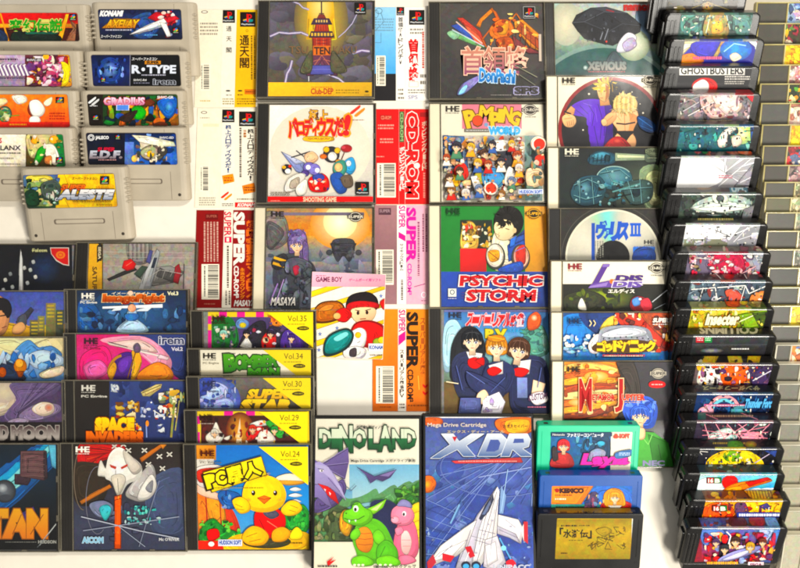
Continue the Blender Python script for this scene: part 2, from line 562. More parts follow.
    def kona(s, cx, cy, w, c1='e8481c', c2='f29a1c'):
        for k, c in ((-1, c1), (1, c2)):
            o = k * w * .2
            s.S([(cx - w * .5 + o, cy + .3 * w + o * .6), (cx - w * .1 + o, cy - .05 * w + o * .6), (cx + w * .4 + o, cy - .4 * w + o * .6), (cx + w * .45 + o, cy - .2 * w + o * .6),
                 (cx + w * .1 + o, cy + .12 * w + o * .6), (cx - w * .3 + o, cy + .42 * w + o * .6)], c, 0)
    def head(s, cx, cy, r, hair, skin='f2c79a', lng=0.0, ang=0, iris='3a4a7a'):
        """a plain anonymous drawn head"""
        ca, sa = math.cos(math.radians(ang)), math.sin(math.radians(ang))
        f = lambda *q: [(cx + (x * ca - y * sa) * r, cy + (x * sa + y * ca) * r) for x, y in q]
        h = C(hair); dk = tuple(x * .4 for x in h); lt = tuple(min(.9, x * 1.8 + .03) for x in h); sk = C(skin); sd = tuple(x * .72 for x in sk)
        s.S(f((-1.1, .3), (-1.05, -.7), (-.5, -1.25), (.3, -1.3), (1, -.8), (1.12, .2), (.8, .75), (-.8, .75)), hair, .06)
        s.P(f((-.3, .5), (.3, .5), (.34, 1.45), (-.34, 1.45)), sd, .03)
        for k in (-.84, .84): s.E(cx + k * r * ca, cy + r * .1 + k * r * sa, r * .14, r * .22, sd, d=0, n=10)
        q = curve(f((-.8, -.5), (0, -.85), (.8, -.5), (.74, .25), (.42, .74), (0, 1.0), (-.42, .74), (-.74, .25)), 4)
        s.face(q, [sk] * len(q), .03)
        s.face(f((.8, -.5), (.74, .25), (.42, .74), (0, 1.0), (.3, .55), (.5, 0)), [sd] * 6, .02)
        for k in (-.38, .38):
            s.face(curve(f((k - .22, .1), (k, -.06), (k + .22, .1), (k, .24)), 3), [C('f6f2ee')] * 12, 0)
            s.face(curve(f((k - .12, .08), (k, -.05), (k + .12, .08), (k, .25)), 3), [C(iris)] * 12, 0)
            s.face(curve(f((k - .06, .1), (k, .02), (k + .06, .1), (k, .18)), 3), [C('120c10')] * 12, 0)
            s.face(f((k - .09, .0), (k - .02, .0), (k - .02, .07), (k - .09, .07)), [C('fff')] * 4, 0)
            s.L_(f((k - .26, .08), (k - .1, -.08), (k + .12, -.08), (k + .26, .07)), r * .085, '1c1216')
            s.L_(f((k - .24, -.24), (k, -.32), (k + .22, -.25)), r * .06, dk)
        s.L_(f((0, .22), (.07, .42), (-.02, .44)), r * .05, sd)
        s.L_(f((-.16, .66), (0, .7), (.16, .65)), r * .07, 'a8483c')
        for (a0, a1, w) in ((-1.0, .25, .3), (-.72, -.0, .3), (-.42, .02, .34), (-.1, -.1, .3), (.2, .06, .34), (.5, -.04, .3), (.78, .2, .26), (.98, .35, .2)):
            s.face(f((a0 * .5 - w * .6, -1.2 + abs(a0) * .35), (a0 * .5 + w * .6, -1.22 + abs(a0) * .35), (a0 + w * .5, -.5 + abs(a0) * .3), (a0 + .04, a1), (a0 - w * .5, -.45 + abs(a0) * .3)), [h, h, h, dk, h], .05)
        for k in range(9):
            x = -.9 + k * .22
            s.L_(f((x * .45, -1.2 + abs(x) * .3), (x * .85, -.75 + abs(x) * .25), (x * 1.02, -.25 + abs(x) * .3)), r * .045, (dk, lt, dk)[k % 3])
        s.L_(f((-.7, -.82), (-.3, -.98), (.3, -.98), (.7, -.8)), r * .1, lt)
    def jet(s, cx, cy, l, ang, c='dfe0e4', c2='9aa0ac', c3='c33'):
        """a plain delta-winged craft, nose along ang"""
        a = math.radians(ang); ca, sa = math.cos(a), math.sin(a)
        f = lambda *q: [(cx + (x * ca - y * sa) * l, cy + (x * sa + y * ca) * l) for x, y in q]
        s.P(f((.1, 0), (-.35, .42), (-.5, .4), (-.42, 0)), c2)
        s.P(f((.1, 0), (-.35, -.42), (-.5, -.4), (-.42, 0)), c)
        s.P(f((.55, 0), (.1, -.09), (-.5, -.1), (-.5, 0)), c)
        s.P(f((.55, 0), (.1, .09), (-.5, .1), (-.5, 0)), c2)
        s.P(f((.2, -.03), (.05, -.05), (-.1, 0), (.05, .04)), '335', 0)
        s.P(f((-.38, -.38), (-.58, -.42), (-.5, -.3)), c3, 0)
        s.P(f((-.38, .38), (-.58, .42), (-.5, .3)), c3, 0)
    def done(s, name, mat='ink', parent=None):
        return link(name, s.v, s.f, M[mat], parent or s.it.root, s.it.off, s.c)

# ---------------------------------------------------------------- kinds of thing
JW, JH, JT = 121.0, 104.2, 8.5
def jewel(label, ul, ur, v, art, a=0.0, spine='tray', r=0.0, group=None, xs=12.5, xr=3.0, bg='888', vb=None, d=0.2, back=None, cat='game case', lift=0, base='traygrey'):
    it = Item('disc_case', label, cat, group, (ul + ur) / 2, v, JW, JH, JT, a, r, lift)
    W, H, T = JW, JH, JT
    MB().slab(0.5, 0.5, W - .5, H - .5, -T, -1.6, 0.6, 0.4).build('tray', M[base], it)
    hs = MB().slab(1.0, 1.2, xs - 1.4, H - 1.2, -1.6, -0.75, 0.4, 0.3)
    if spine == 'tray':
        for k in range(3):
            hs.slab(2.4 + k * 2.6, 3, 3.6 + k * 2.6, H - 3, -0.75, -0.45, 0.2, 0.12)
    hs.build('hinge_strip', M[spine], it)
    yb = None
    if vb: yb = min(H - 2, it.loc((ul + ur) / 2, vb)[1])
    A = Art(it, xs, 1.6, W - xr, H - 1.6, -1.3, bg, yb=yb, d=d)
    art(A)
    A.done('cover')
    if back: back(it)
    # clear lid: thin pane and four rims
    link('lid', [(0.9, -0.9, 0), (W - .9, -.9, 0), (W - .9, -H + .9, 0), (0.9, -H + .9, 0)], [(3, 2, 1, 0)], M['lid'], it.root, it.off)
    m = MB()
    for q in ((0, 0, W, .9), (0, H - .9, W, H), (0, .9, .9, H - .9), (W - .9, .9, W, H - .9)):
        m.slab(*q, -4.2, 0.05, 0, 0.15)
    m.slab(xs - 1.0, .9, xs - .3, H - .9, -1.5, 0.03, 0, 0.1)
    m.build('lid_rim', M['rim'], it)
    for y in (H * .3, H * .66):
        MB().slab(W - 2.9, y, W - 1.2, y + 6, -1.2, -0.3, 0.4, 0.2).build('lid_tab', M['rim'], it)
    for x in (W * .4, W * .7):
        MB().slab(x, H - 2.3, x + 5, H - 1.0, -1.2, -0.4, 0.4, 0.2).build('lid_tab', M['rim'], it)
    return it

SW, SH, ST = 105.0, 72.0, 12.5
def sfc_cart(label, ul, ur, v, art, lab, a=20.0, r=0.0, group='grey game cartridges', bg='222', lift=0):
    W, H, T = SW, SH, ST
    it = Item('game_cartridge', label, 'cartridge', group, (ul + ur) / 2, v, W, H, T, a, r, lift)
    m = MB()
    prof = [(0.6, -T), (0, -T + 1), (0, -7.0), (.6, -4.6), (2.2, -2.2), (4.6, -.6), (7.4, 0), (W - 7.4, 0), (W - 4.6, -.6), (W - 2.2, -2.2), (W - .6, -4.6), (W, -7.0), (W, -T + 1), (W - .6, -T)]
    def ring(y, k):
        return [(W / 2 + (x - W / 2) * (1 - k * .02), -y, -T / 2 + (z + T / 2) * (1 - k * .16)) for x, z in prof]
    rings = [ring(H, 1), ring(H - .5, .35), ring(H - 1.3, 0), ring(3.0, 0), ring(1.1, .35), ring(.25, 1.0), ring(0, 1.8)]
    m.rings([list(reversed(q)) for q in rings][::-1])
    for k in range(6):
        y = 11 + k * 4.4
        for x0, x1 in ((-.35, 5.2), (W - 5.2, W + .35)):
            m.slab(x0, y, x1, y + 2.0, -9, -1.1, .8, .5)
    m.build('shell', M['grey'], it)
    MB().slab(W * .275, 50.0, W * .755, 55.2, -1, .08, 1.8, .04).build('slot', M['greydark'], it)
    MB().slab(W * .29, 50.6, W * .74, 54.6, -1, .55, 1.5, .5).build('slot_bar', M['grey'], it)
    for x in (W * .165, W * .835):
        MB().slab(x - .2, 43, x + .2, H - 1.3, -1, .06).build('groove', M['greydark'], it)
    for x in (W * .09, W * .91):
        MB().cyl(x, H - 6, 1.6, -2, .25, 14, .2).build('screw', M['screw'], it)
    p, q = it.loc(lab[0], lab[1]), it.loc(lab[2], lab[3])
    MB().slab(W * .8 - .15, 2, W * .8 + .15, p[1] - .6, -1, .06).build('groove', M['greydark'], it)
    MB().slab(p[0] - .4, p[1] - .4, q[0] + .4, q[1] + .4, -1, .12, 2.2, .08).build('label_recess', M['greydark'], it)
    A = Art(it, p[0], p[1], q[0], q[1], .16, bg, d=.25, rc=2.0)
    art(A)
    A.done('label', 'gloss')
    return it

DW, DH, DT = 95.0, 57.0, 14.0
def md_cart(label, ul, ur, v, front, end, strip, a=37.0, r=0.0, bg='222', ebg='151515', vb=None, mat='gloss'):
    W, H, T = DW, DH, DT
    it = Item('game_cartridge', label, 'cartridge', 'black game cartridges leaning on one another in the long column', (ul + ur) / 2, v, W, H, T, a, r)
    m = MB()
    m.slab(1.2, 0, W, H - 9, -T, 0, 5.0, 1.8, 4, 5, 1.0)
    m.slab(6, H - 9.5, W - 6, H, -T + 1, -1, 1.0, 1.0, 2)
    m.build('shell', M['black'], it)
    g = MB()
    for k, (x, w) in enumerate(((2.2, 3.2), (6.6, 2.6), (10.4, 2.0))):
        MB().slab(x, 7, x + w, H - 12, -1.5, .5, 1.0, .4, 2).build('grip_rib', M['black'], it)
    for x0, x1 in ((-.6, 2.0), (W - 1, W + .6)):
        MB().slab(x0, 9, x1, H - 14, -T + 2.5, -2.5, .6, .6, 2).build('side_grip', M['black'], it)
    l0, l1 = 15.5, W - 8.5
    yb = it.loc((ul + ur) / 2, vb)[1] if vb else None
    A = Art(it, l0, 2.0, l1, H - 13, .1, bg, yb=yb, d=.3)
    front(A); A.done('label', mat)
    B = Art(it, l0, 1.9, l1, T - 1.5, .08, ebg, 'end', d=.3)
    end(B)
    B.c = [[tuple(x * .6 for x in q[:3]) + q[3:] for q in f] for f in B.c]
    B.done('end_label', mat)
    # the label's fold over the rounded top edge
    vs = []; fs = []; cs = []
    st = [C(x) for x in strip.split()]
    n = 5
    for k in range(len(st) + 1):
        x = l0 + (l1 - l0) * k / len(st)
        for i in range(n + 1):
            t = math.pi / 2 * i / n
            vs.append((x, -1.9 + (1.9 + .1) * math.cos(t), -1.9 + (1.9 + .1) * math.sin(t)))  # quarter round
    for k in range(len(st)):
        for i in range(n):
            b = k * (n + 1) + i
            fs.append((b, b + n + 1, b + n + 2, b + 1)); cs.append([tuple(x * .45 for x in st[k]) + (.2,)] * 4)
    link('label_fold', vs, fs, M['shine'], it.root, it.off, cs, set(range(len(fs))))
    return it

def fc_cart(label, ul, ur, v, mat, art, end=None, lab=None, a=21.0, W=97.0, H=57.0, T=13.0, lx=(9, 88), ly=(4.5, 42), bg='ddd', ebg='333', group='small cartridges leaning together', label_mat='gloss'):
    it = Item('game_cartridge', label, 'cartridge', group, (ul + ur) / 2, v, W, H, T, a, 0)
    m = MB()
    m.slab(0, 0, W, H, -T, 0, 2.2, 1.0, 3, 4, .6)
    m.build('shell', M[mat], it)
    for x in (6.5, W - 10.5):
        MB().slab(x, -0.12, x + 4, .4, -T * .62, -T * .3).build('end_notch', M['screw'], it)
    for x in (4.4, W - 4.4):
        MB().cyl(x, H - 7, 1.3, -1, .18, 12, .15).build('boss', M[mat], it)
        MB().slab(x - .35, 6, x + .35, H - 13, -1, .3, .3, .2).build('rib', M[mat], it)
    if lab:
        p, q = it.loc(lab[0], lab[1]), it.loc(lab[2], lab[3])
        lx = (p[0], q[0]); ly = (p[1], q[1])
    A = Art(it, lx[0], ly[0], lx[1], ly[1], .08, bg, d=.22, rc=.8)
    art(A); A.done('label', label_mat)
    if end:
        B = Art(it, lx[0], 2.0, lx[1], T - 2, .08, ebg, 'end', d=.25)
        end(B); B.done('end_label', label_mat)
    return it

def obi(label, u0, v0, u1, v1, cuts, cols, arts, r=0.0, group='paper spine cards laid flat between the cases', lift=0.0):
    """folded paper spine card: back flap, spine, front flap"""
    p, q = at(u0, v0, 1.5), at(u1, v1, 1.5)
    W, H, T = q.x - p.x, p.y - q.y, 0.9
    it = Item('spine_card', label, 'spine card', group, (u0 + u1) / 2, v0, W, H, T, 0, r, lift)
    MB().slab(0, 0, W, H, -T, -.1, 0, .1).build('card', M['paper'], it)
    xs = [0] + [it.loc(c, (v0 + v1) / 2)[0] for c in cuts] + [W]
    for k, nm in enumerate(('back_flap', 'spine', 'front_flap')):
        A = Art(it, xs[k] + .12, .15, xs[k + 1] - .12, H - .15, (.0, .12, .0)[k], cols[k], d=.03)
        arts[k](A)
        A.done(nm)
    return it

def keep_case(label, ul, ur, v, art, H=150.0, T=20.0, bg='fff'):
    p, q = at(ul, v, T), at(ur, v, T)
    W = q.x - p.x
    it = Item('game_box', label, 'game box', 'tall black plastic boxes', (ul + ur) / 2, v, W, H, T)
    MB().slab(0, 0, W, H, -T, -T / 2 - .3, 1.2, .6, 2, 3, .5).build('back_shell', M['blackm'], it)
    MB().slab(0, 0, W, H, -T / 2 + .3, 0, 1.2, .8, 3, 3, .2).build('front_shell', M['blackm'], it)
    MB().slab(.8, .8, W - .8, H - .8, -T / 2 - .4, -T / 2 + .4).build('seam', M['screw'], it)
    A = Art(it, 2.8, 3.2, W - 2.6, H - 3, .06, bg, yb=it.loc(ul, 567)[1], d=.12)
    art(A); A.done('cover')
    z = .06 + .006 * A.k + .15
    link('clear_sleeve', [(1.6, -1.8, z), (W - 1.4, -1.8, z), (W - 1.4, -H + 1.8, z), (1.6, -H + 1.8, z)], [(3, 2, 1, 0)], M['sleeve'], it.root, it.off)
    return it

KW, KH, KT = 104.0, 60.0, 7.5
def card_case(label, ul, v, ins, cards, split, a=20.0):
    W, H, T = KW, KH, KT
    it = Item('card_case', label, 'card case', 'clear card cases stacked like shingles at the right edge', 0, 0, W, H, T, a)
    zt = H * math.sin(math.radians(a)) + T * math.cos(math.radians(a))
    # re-seat by the left corner
    p = at(ul, v, zt)
    Rm = Matrix.Rotation(math.radians(a), 4, 'X')
    it.M = Matrix.Translation(p) @ Rm; it.Mi = it.M.inverted()
    it.root.matrix_world = Matrix.Translation((it.M @ Vector(it.off)) * P) @ Rm
    MB().slab(.4, .4, W - .4, H - .4, -T, -1.7, 1, .3).build('tray', M['silver' if v > 330 else 'pale'], it)  # lower rows: reflected light put into a whiter tray and rim colour
    x0 = it.loc(split, v + 8)[0]
    A = Art(it, 2.2, 1.3, x0 - .9, H - 2, -1.4, ins, d=.08)
    A.G(ul, v + 1, split, v + 18, '%s %s' % (ins, ins)); A.done('insert')
    B = Art(it, x0 + .8, 1.3, W - 5, H - 2, -1.4, cards[0], d=.35)
    rs = cards[1]
    B.B(split, v, split + 24, v + 20, 16, cards[2], 4.5, rs)
    B.B(split, v, split + 24, v + 20, 10, cards[2], 1.8, rs + 50)
    B.done('game_card')
    link('lid', [(1.1, -1.1, 0), (W - 1.1, -1.1, 0), (W - 1.1, -H + 1.1, 0), (1.1, -H + 1.1, 0)], [(3, 2, 1, 0)], M['cardlid'], it.root, it.off)
    m = MB()
    for q in ((0, 0, W, .9), (0, H - .9, W, H), (0, .9, .9, H - .9), (W - .9, .9, W, H - .9)):
        m.slab(*q, -T * .55, .05, 0, .2)
    m.slab(x0 - .7, 1.1, x0 + .5, H - 1.1, -1.6, .04, 0, .1)
    m.build('lid_rim', M['paleedge' if v > 330 else 'lidedge'], it)
    return it

# ================================================================ THE SETTING
def setting():
    m, N, L, out = newmat('white_table_laminate')
    b = N.new('ShaderNodeBsdfPrincipled')
    n = noise(N, L, 3.0, 5); n2 = noise(N, L, 60, 4)
    cr = N.new('ShaderNodeValToRGB')
    cr.color_ramp.elements[0].position = .3; cr.color_ramp.elements[1].position = .75
    cr.color_ramp.elements[0].color = C('eae3d4') + (1,); cr.color_ramp.elements[1].color = C('f5efe4') + (1,)
    L.new(n.outputs[0], cr.inputs[0])
    mv = N.new('ShaderNodeVectorMath'); mv.operation = 'SCALE'
    L.new(cr.outputs[0], mv.inputs[0]); L.new(remap(N, L, n2.outputs[0], .96, 1.03), mv.inputs['Scale'])
    L.new(mv.outputs[0], b.inputs['Base Color'])
    b.inputs['Roughness'].default_value = .55; b.inputs['Specular IOR Level'].default_value = .3
    bp = N.new('ShaderNodeBump'); bp.inputs['Strength'].default_value = .05; bp.inputs['Distance'].default_value = .0005
    L.new(n2.outputs[0], bp.inputs['Height']); L.new(bp.outputs[0], b.inputs['Normal'])
    L.new(b.outputs[0], out.inputs[0])
    s = MB().slab(-950, -750, 950, 750, -25, 0, 30, 2, 2)
    o = link('table', s.v, s.f, m, None, (0, 0, 0))
    o['kind'] = 'structure'
setting()

# ================================================================ GREY CARTRIDGES, TOP LEFT
def a(A):
    A.G(-20, 10, 82, 42, '5a1a10 c02010 e07818 2a1a10')
    A.R(-20, 10, 82, 23, 'd42a12'); A.R(-20, 24, 82, 27, 'e8a024')
    A.P([(-20, 28), (82, 28), (82, 44), (-20, 44)], '3a1410')
    A.L_([(0, 12), (9, 42)], 1.6, 'e8a030'); A.P([(66, 14), (69, 14), (62, 42), (57, 42)], 'f0a428')
    A.P([(70, 20), (80, 27), (80, 42), (66, 42), (76, 28)], '8a5a40'); A.P([(77, 24), (80, 24), (80, 42), (76, 42)], '2a1210')
    A.S([(12, 34), (20, 31), (30, 36), (44, 33), (60, 36), (58, 42), (16, 42)], '16221c')
    A.R(26, 32, 58, 34, '1f5a48')
    for i, ch in enumerate('変幻伝説'):
        A.T(ch, 10 + i * 13.4, 19.5, 22.4 + i * 13.4, 31, '1c9a2e', .03, 'd8d078', .06)
    A.sfc(69.5, 14, 77, 20.5); A.S([(-20, 32), (2, 30), (7, 42), (-20, 44)], '22324e')
sfc_cart('grey cartridge with a red and black label bearing green characters', -19, 88, 4, a, (-12, 13, 79.5, 41))

def a(A):
    A.G(-20, 54, 74, 86, 'c9b4c6 b79fb8 9d86a2')
    A.R(25, 54, 74, 87, '5a2c38'); A.G(58, 54, 74, 87, 'd2801c f2e04a c85a20')
    A.B(28, 56, 72, 86, 70, '4a2430 b0406a e0a0b8 f0d8e0 8a2a3a d8a040 6a3a7a f6e8d0 a03028', 5, 5)
    A.B(38, 62, 66, 84, 40, 'f4dce4 d07a9a 702a4a e8b860 c04a6a', 3, 8)
    A.S([(44, 56), (47, 53), (50, 56), (49, 59), (45, 59)], 'f2b81c', 0)
    A.S([(62, 62), (70, 66), (70, 82), (63, 86), (67, 74)], 'f4d43a')
    for i in range(9):
        A.P([(-8 + i * 4, 65 + (i % 2)), (-5.5 + i * 4, 64), (-1 + i * 4, 75), (-3.5 + i * 4, 76)], 'f6f2f4', 0)
        A.P([(-6 + i * 4, 66), (-5 + i * 4, 64), (-.5 + i * 4, 75), (-1.5 + i * 4, 76)], '7a5a8a', 0)
    A.tiny(-10, 77, 26, 79.5, 1, '3a3050', 2); A.tiny(-6, 58, 19, 61, 1, '2e2238', 4)
    A.R(27, 58.5, 43, 61.5, '2a1a20', 0); A.T('SHVC-ES', 28, 59, 42, 61, 'eee', .02)
sfc_cart('grey cartridge with a lilac label and a pink and yellow battle scene', -25, 80.5, 50.5, a, (-18, 55, 72, 86.5))

def a(A):
    A.G(-24, 94, 72, 128, 'f28a1e f57f16 ee6a14 e24a12')
    A.S([(12, 96), (24, 95.5), (27, 101), (18, 104)], 'f6efdc'); A.S([(44, 102), (52, 97), (51, 104), (46, 106)], 'f6e6c0')
    A.E(36, 109, 8, 8.5, '8a3412'); A.S([(30, 102), (38, 100), (45, 108), (43, 115), (36, 117), (31, 112)], 'f4efe6', .05)
    A.S([(31, 117), (38, 116), (41, 121), (36, 124), (30, 122)], 'f2ede4', .05); A.R(30, 122, 40, 124.5, '2a1c1c')
    A.E(5, 114, 7, 8, '4a5a48'); A.E(5, 114, 5.6, 6.4, 'b8c89a'); A.B(-2, 108, 11, 121, 14, '6a8a4a e8e0c0 d86a3a 3a6a5a', 2.6, 3)
    A.L_([(10, 116), (20, 115)], .8, '6a9a3a'); A.R(-24, 122, 72, 129, 'e03c10'); A.tiny(50, 112, 66, 120, 3, 'b03a0c', 3)
    A.tiny(10, 123, 27, 126, 1, 'f8b020', 6); A.S([(-6, 101), (4, 98), (8, 102), (0, 106)], 'f6d8a0')
    A.sfc(56, 97, 64.5, 103)
sfc_cart('grey cartridge with an orange label and a plain white round figure', -30, 77, 90.5, a, (-24, 94.5, 70, 127))

def a(A):
    A.R(-26, 133, 70, 170, 'efe7d2'); A.R(26, 133, 70, 170, '4a3a18')
    A.S([(52, 140), (66, 136), (68, 166), (58, 168)], '0f6a34'); A.S([(28, 134), (56, 134), (50, 150), (34, 158), (28, 150)], 'c8b884')
    A.E(35, 140, 4.2, 4, 'e8a81c'); A.E(54, 139.5, 4.6, 4, 'eda51a')
    A.S([(44, 146), (54, 145), (60, 158), (56, 165), (48, 158)], 'f0e6d4'); A.S([(38, 150), (44, 146), (46, 152), (40, 163), (35, 162)], '2a8a2c')
    A.L_([(36, 161), (46, 148)], 2.6, '3aa03a', .3); A.S([(46, 157), (52, 156), (52, 164), (46, 163)], 'c87a48')
    A.B(30, 135, 64, 165, 22, 'f6e8b0 8a6a2a d8c080 2a3a1a e8e0d0', 2.2, 4)
    A.T('PHALANX', -14, 145.5, 21, 150, '22222c', .02); A.T('VS', -3, 138, 2, 143, 'c03020', .03)
    A.tiny(-12, 152, 21, 154, 1, '333', 5); A.tiny(-5, 157, 14, 159.5, 1, '8a8070', 6); A.tiny(-10, 163, 21, 165, 1, '9a9080', 7)
    A.sfc(56.5, 157, 64, 163)
sfc_cart('grey cartridge with a half white label beside a brown and green picture', -35, 74, 128, a, (-26, 134.5, 65.5, 166.5))

def a(A):
    A.G(98, 9, 183, 41, '151a30 22305c 18203c 0c1020')
    A.S([(130, 20), (150, 12), (160, 26), (150, 38), (134, 36)], '2c4a86'); A.B(128, 10, 180, 38, 26, '14183a 3a5aa0 8aa0d0 22284a 6a2028', 3.2, 6)
    A.T('KONAMI', 100, 11, 122, 16, 'f4f4f4', .07, sh=.25)
    A.P([(102, 28), (114, 18.5), (141, 19), (134, 28)], 'c0841c'); A.T('AXELAY', 106, 20, 137, 27.5, 'f6cc3a', .04, '5a3208', .05, sh=.3, c2='c87814')
    A.P([(148, 18), (156, 12), (172, 14), (178, 22), (168, 26)], 'a8202c'); A.B(158, 11, 178, 26, 16, 'd83a40 f0d8d8 701820 c8c0c8', 2.4, 7)
    A.P([(130, 34.6), (140, 29), (166, 17.5), (170, 21), (158, 27.5), (140, 33.5)], 'ece8e6'); A.P([(131, 34.6), (158, 27.5), (170, 21), (166, 26), (150, 31)], '9a9cae')
    A.P([(160, 22), (167, 24), (172, 36), (168, 37)], 'e8e2e0'); A.P([(164, 18), (176, 16), (180, 19), (168, 23)], 'c03038'); A.E(164, 13, 2.4, 1.6, 'f4c8b8')
    A.tiny(106, 29, 132, 31, 1, 'ccd', 4); A.T('スーパーファミコン', 101, 35, 122, 38, 'eee', .02, sh=.2); A.tiny(145, 34, 158, 36, 1, '6ad', 6)
    A.sfc(173, 27.5, 180, 33.5)
sfc_cart('grey cartridge with a dark blue label showing a white and red starfighter', 88.5, 195.5, 2, a, (98, 9.5, 182.5, 39.5))

def a(A):
    A.R(90, 54, 182, 88, '0c0d10'); A.G(90, 54, 130, 88, '0a1030 1c2c66 101438')
    A.S([(100, 62), (110, 57), (119, 62), (123, 74), (116, 83), (104, 83), (97, 74)], '20387e'); A.E(110, 70, 8, 9, '7a9ae0', '20387e'); A.E(110, 69, 3.4, 4, 'cfe0ff', '5878c8')
    A.B(95, 58, 126, 84, 40, '14225a 4a6cc0 8aaaf0 0c1230 2a4490', 2.2, 9); A.R(130, 55, 130.6, 86, '889', 0)
    A.T('スーパーファミコン', 132, 57.5, 157, 60.5, 'eee', .02, sh=.2); A.R(145, 60.8, 161, 64.2, 'c8841c', 0); A.T('SUPER', 147, 61.3, 159, 63.7, '1a1208', .05)
    A.T('R', 132.5, 65.5, 140, 73, 'dde3f0', .04); A.E(143.5, 69.3, 1.8, 1.8, 'e8eefa', d=0); A.T('TYPE', 147.5, 65.5, 176, 73, 'dde3f0', .04)
    A.tiny(142, 74, 166, 76, 1, 'bbc', 3); A.T('SHVC-R4', 134, 79, 147, 81, 'ddd', .02); A.tiny(134, 82, 150, 84, 1, '778', 5); A.T('irem', 154, 79, 176, 84.5, '0c0d10', .02, 'b8bcc8', .04)
    A.sfc(101, 77, 106, 82)
sfc_cart('grey cartridge with a black label beside a blue glowing machine', 81, 188, 51, a, (91, 55, 181, 86))

def a(A):
    A.R(86, 94, 181, 128, '1a1410'); A.R(103, 94, 181, 128, '1c3418')
    A.G(120, 94, 181, 128, '1c4420 5a5a1c 9a4a14'); A.S([(140, 112), (160, 104), (180, 110), (170, 122), (150, 124)], 'd8801c'); A.E(148, 115, 13, 8, 'f2b83a', '8a4a14')
    A.B(104, 96, 180, 126, 70, '1f6a2c 12301a c0601c e8a83a 0e1a2c 2a50a0 5a2a18 7a9a2c 101010', 4.6, 11)
    A.S([(133, 108), (141, 106), (147, 112), (143, 119), (135, 118)], '1e9a26'); A.S([(158, 102), (176, 97), (176, 112), (168, 118)], '2a5aa8'); A.S([(120, 118), (138, 110), (130, 122)], '2a1c18')
    A.E(170, 106, 4, 5, '6aaae8', '2a5aa8'); A.kona(94.5, 101, 8, 'f2f2f2', 'dddddd'); A.tiny(90.5, 105, 98, 106.5, 1, 'eee', 2)
    A.sfc(93, 115, 100, 120)
    A.R(111, 99, 142, 105, 'e8a0b0', 0); A.T('GRADIUS', 105, 97.8, 145, 104.5, 'f0e0f0', .05, 'b03050', .05, c2='c86a90'); A.T('III', 119, 105.5, 128, 109.5, '5a8ae0', .08, 'dde', .05); A.T('SHVC-GR', 158, 96, 174, 98.5, 'eee', .03)
sfc_cart('grey cartridge with a black edged label of orange and green explosions', 77, 185, 90.5, a, (87, 94.5, 179, 125.5))

def a(A):
    A.R(85, 132, 179, 168, '0e1222'); A.G(125, 132, 179, 168, '0e1630 1c3a7a 3a6ac0 2a50a0'); A.R(125, 142, 134, 168, '5a7ac0')
    A.B(126, 134, 178, 166, 24, '16306c 4a7ad0 0e1a3c 88a8e0', 4, 13)
    A.P([(132, 135), (148, 136), (174, 142), (176, 146), (150, 147), (140, 142)], 'ece6d0'); A.P([(140, 142), (158, 146), (150, 152), (142, 152)], 'c8c0a4')
    A.E(153, 153, 12, 8, '5a5248'); A.E(150, 152.5, 9, 6.5, 'a89a80'); A.E(151, 154, 4, 3.4, 'e0b040'); A.E(135, 158.5, 3, 3.4, 'e8c068'); A.E(163, 151, 5, 5, '3a3632')
    A.B(136, 144, 168, 163, 26, 'd8d0b8 6a6254 f0e8d0 3a3832 b8a888', 2.6, 14)
    A.O(91.5, 137.5, 3.4, 3.2, .8, 'eee'); A.O(91.5, 137.5, 2, 1.9, .6, 'eee'); A.T('JALECO', 96, 136, 109, 139.8, 'f2f2f2', .05)
    A.R(116, 135, 121.5, 139.5, '1a1512', 0); A.sfc(115.5, 134.5, 121, 139.5); A.T('SHVC-ED', 160, 136.5, 174, 138.6, 'eee', .02)
    A.T('SUPER', 98, 147.4, 115, 151, 'c02c40', .05, sh=.2); A.T('E.D.F.', 90.5, 151, 122, 158, 'c8ccd8', .06, '1a1a2a', .02, sh=.15, c2='7a6a70'); A.tiny(99, 159, 117, 160.5, 1, 'c99', 3)
sfc_cart('grey cartridge with a black label, a bulky cream spaceship and a long slot below', 76.5, 187, 127.5, a, (86, 133, 177.5, 164.5))

def a(A):
    A.R(20, 174, 120, 208, 'f2c417'); A.G(20, 174, 62, 208, '3a5a9a 7a8a70 1c3a2a 24402a'); A.P([(58, 174), (64, 174), (68, 184), (62, 194), (70, 208), (56, 208)], 'f2c417', .05)
    A.S([(28, 176), (50, 176), (52, 184), (40, 186), (28, 182)], 'e0cc60'); A.B(24, 178, 60, 206, 60, '2a4a2c 12281c 6a7a4a 0e1a14 4a6a8a 8a9a5a c8c080', 4, 15)
    A.S([(42, 184), (56, 180), (62, 190), (54, 200), (44, 196)], '3c4640'); A.B(44, 184, 60, 204, 18, '8a9a94 2a322e c8ccc0 5a6a3a', 2.4, 16); A.S([(26, 192), (36, 190), (40, 204), (28, 205)], '14321e')
    A.T('スーパーファミコン', 72.5, 177, 98, 179.6, '2a2412', .02, sh=.2); A.sfc(101, 176, 110, 184)
    A.T('SUPER', 62, 184.5, 86, 189.6, 'e07a18', .05, '7a3a0a', .05, sh=.3, c2='c84a10'); A.T('ALESTE', 60, 190, 112, 198.3, 'f4f0ec', .08, '2a2a34', .05, sh=.3, c2='8a94a8'); A.R(60, 194, 110, 194.7, '3a4a5a', 0)
    A.tiny(74, 200, 112, 202.5, 1, '8a6a10', 3); A.tiny(97, 186.5, 110, 188, 1, 'c87a18', 5); A.tiny(98, 203.5, 114, 206, 1, 'a07a12', 6)
sfc_cart('grey cartridge with a yellow label, lying lowest across the two stacks', 16, 127, 168, a, (23, 175.5, 117.5, 206.5), a=22, r=1.3)

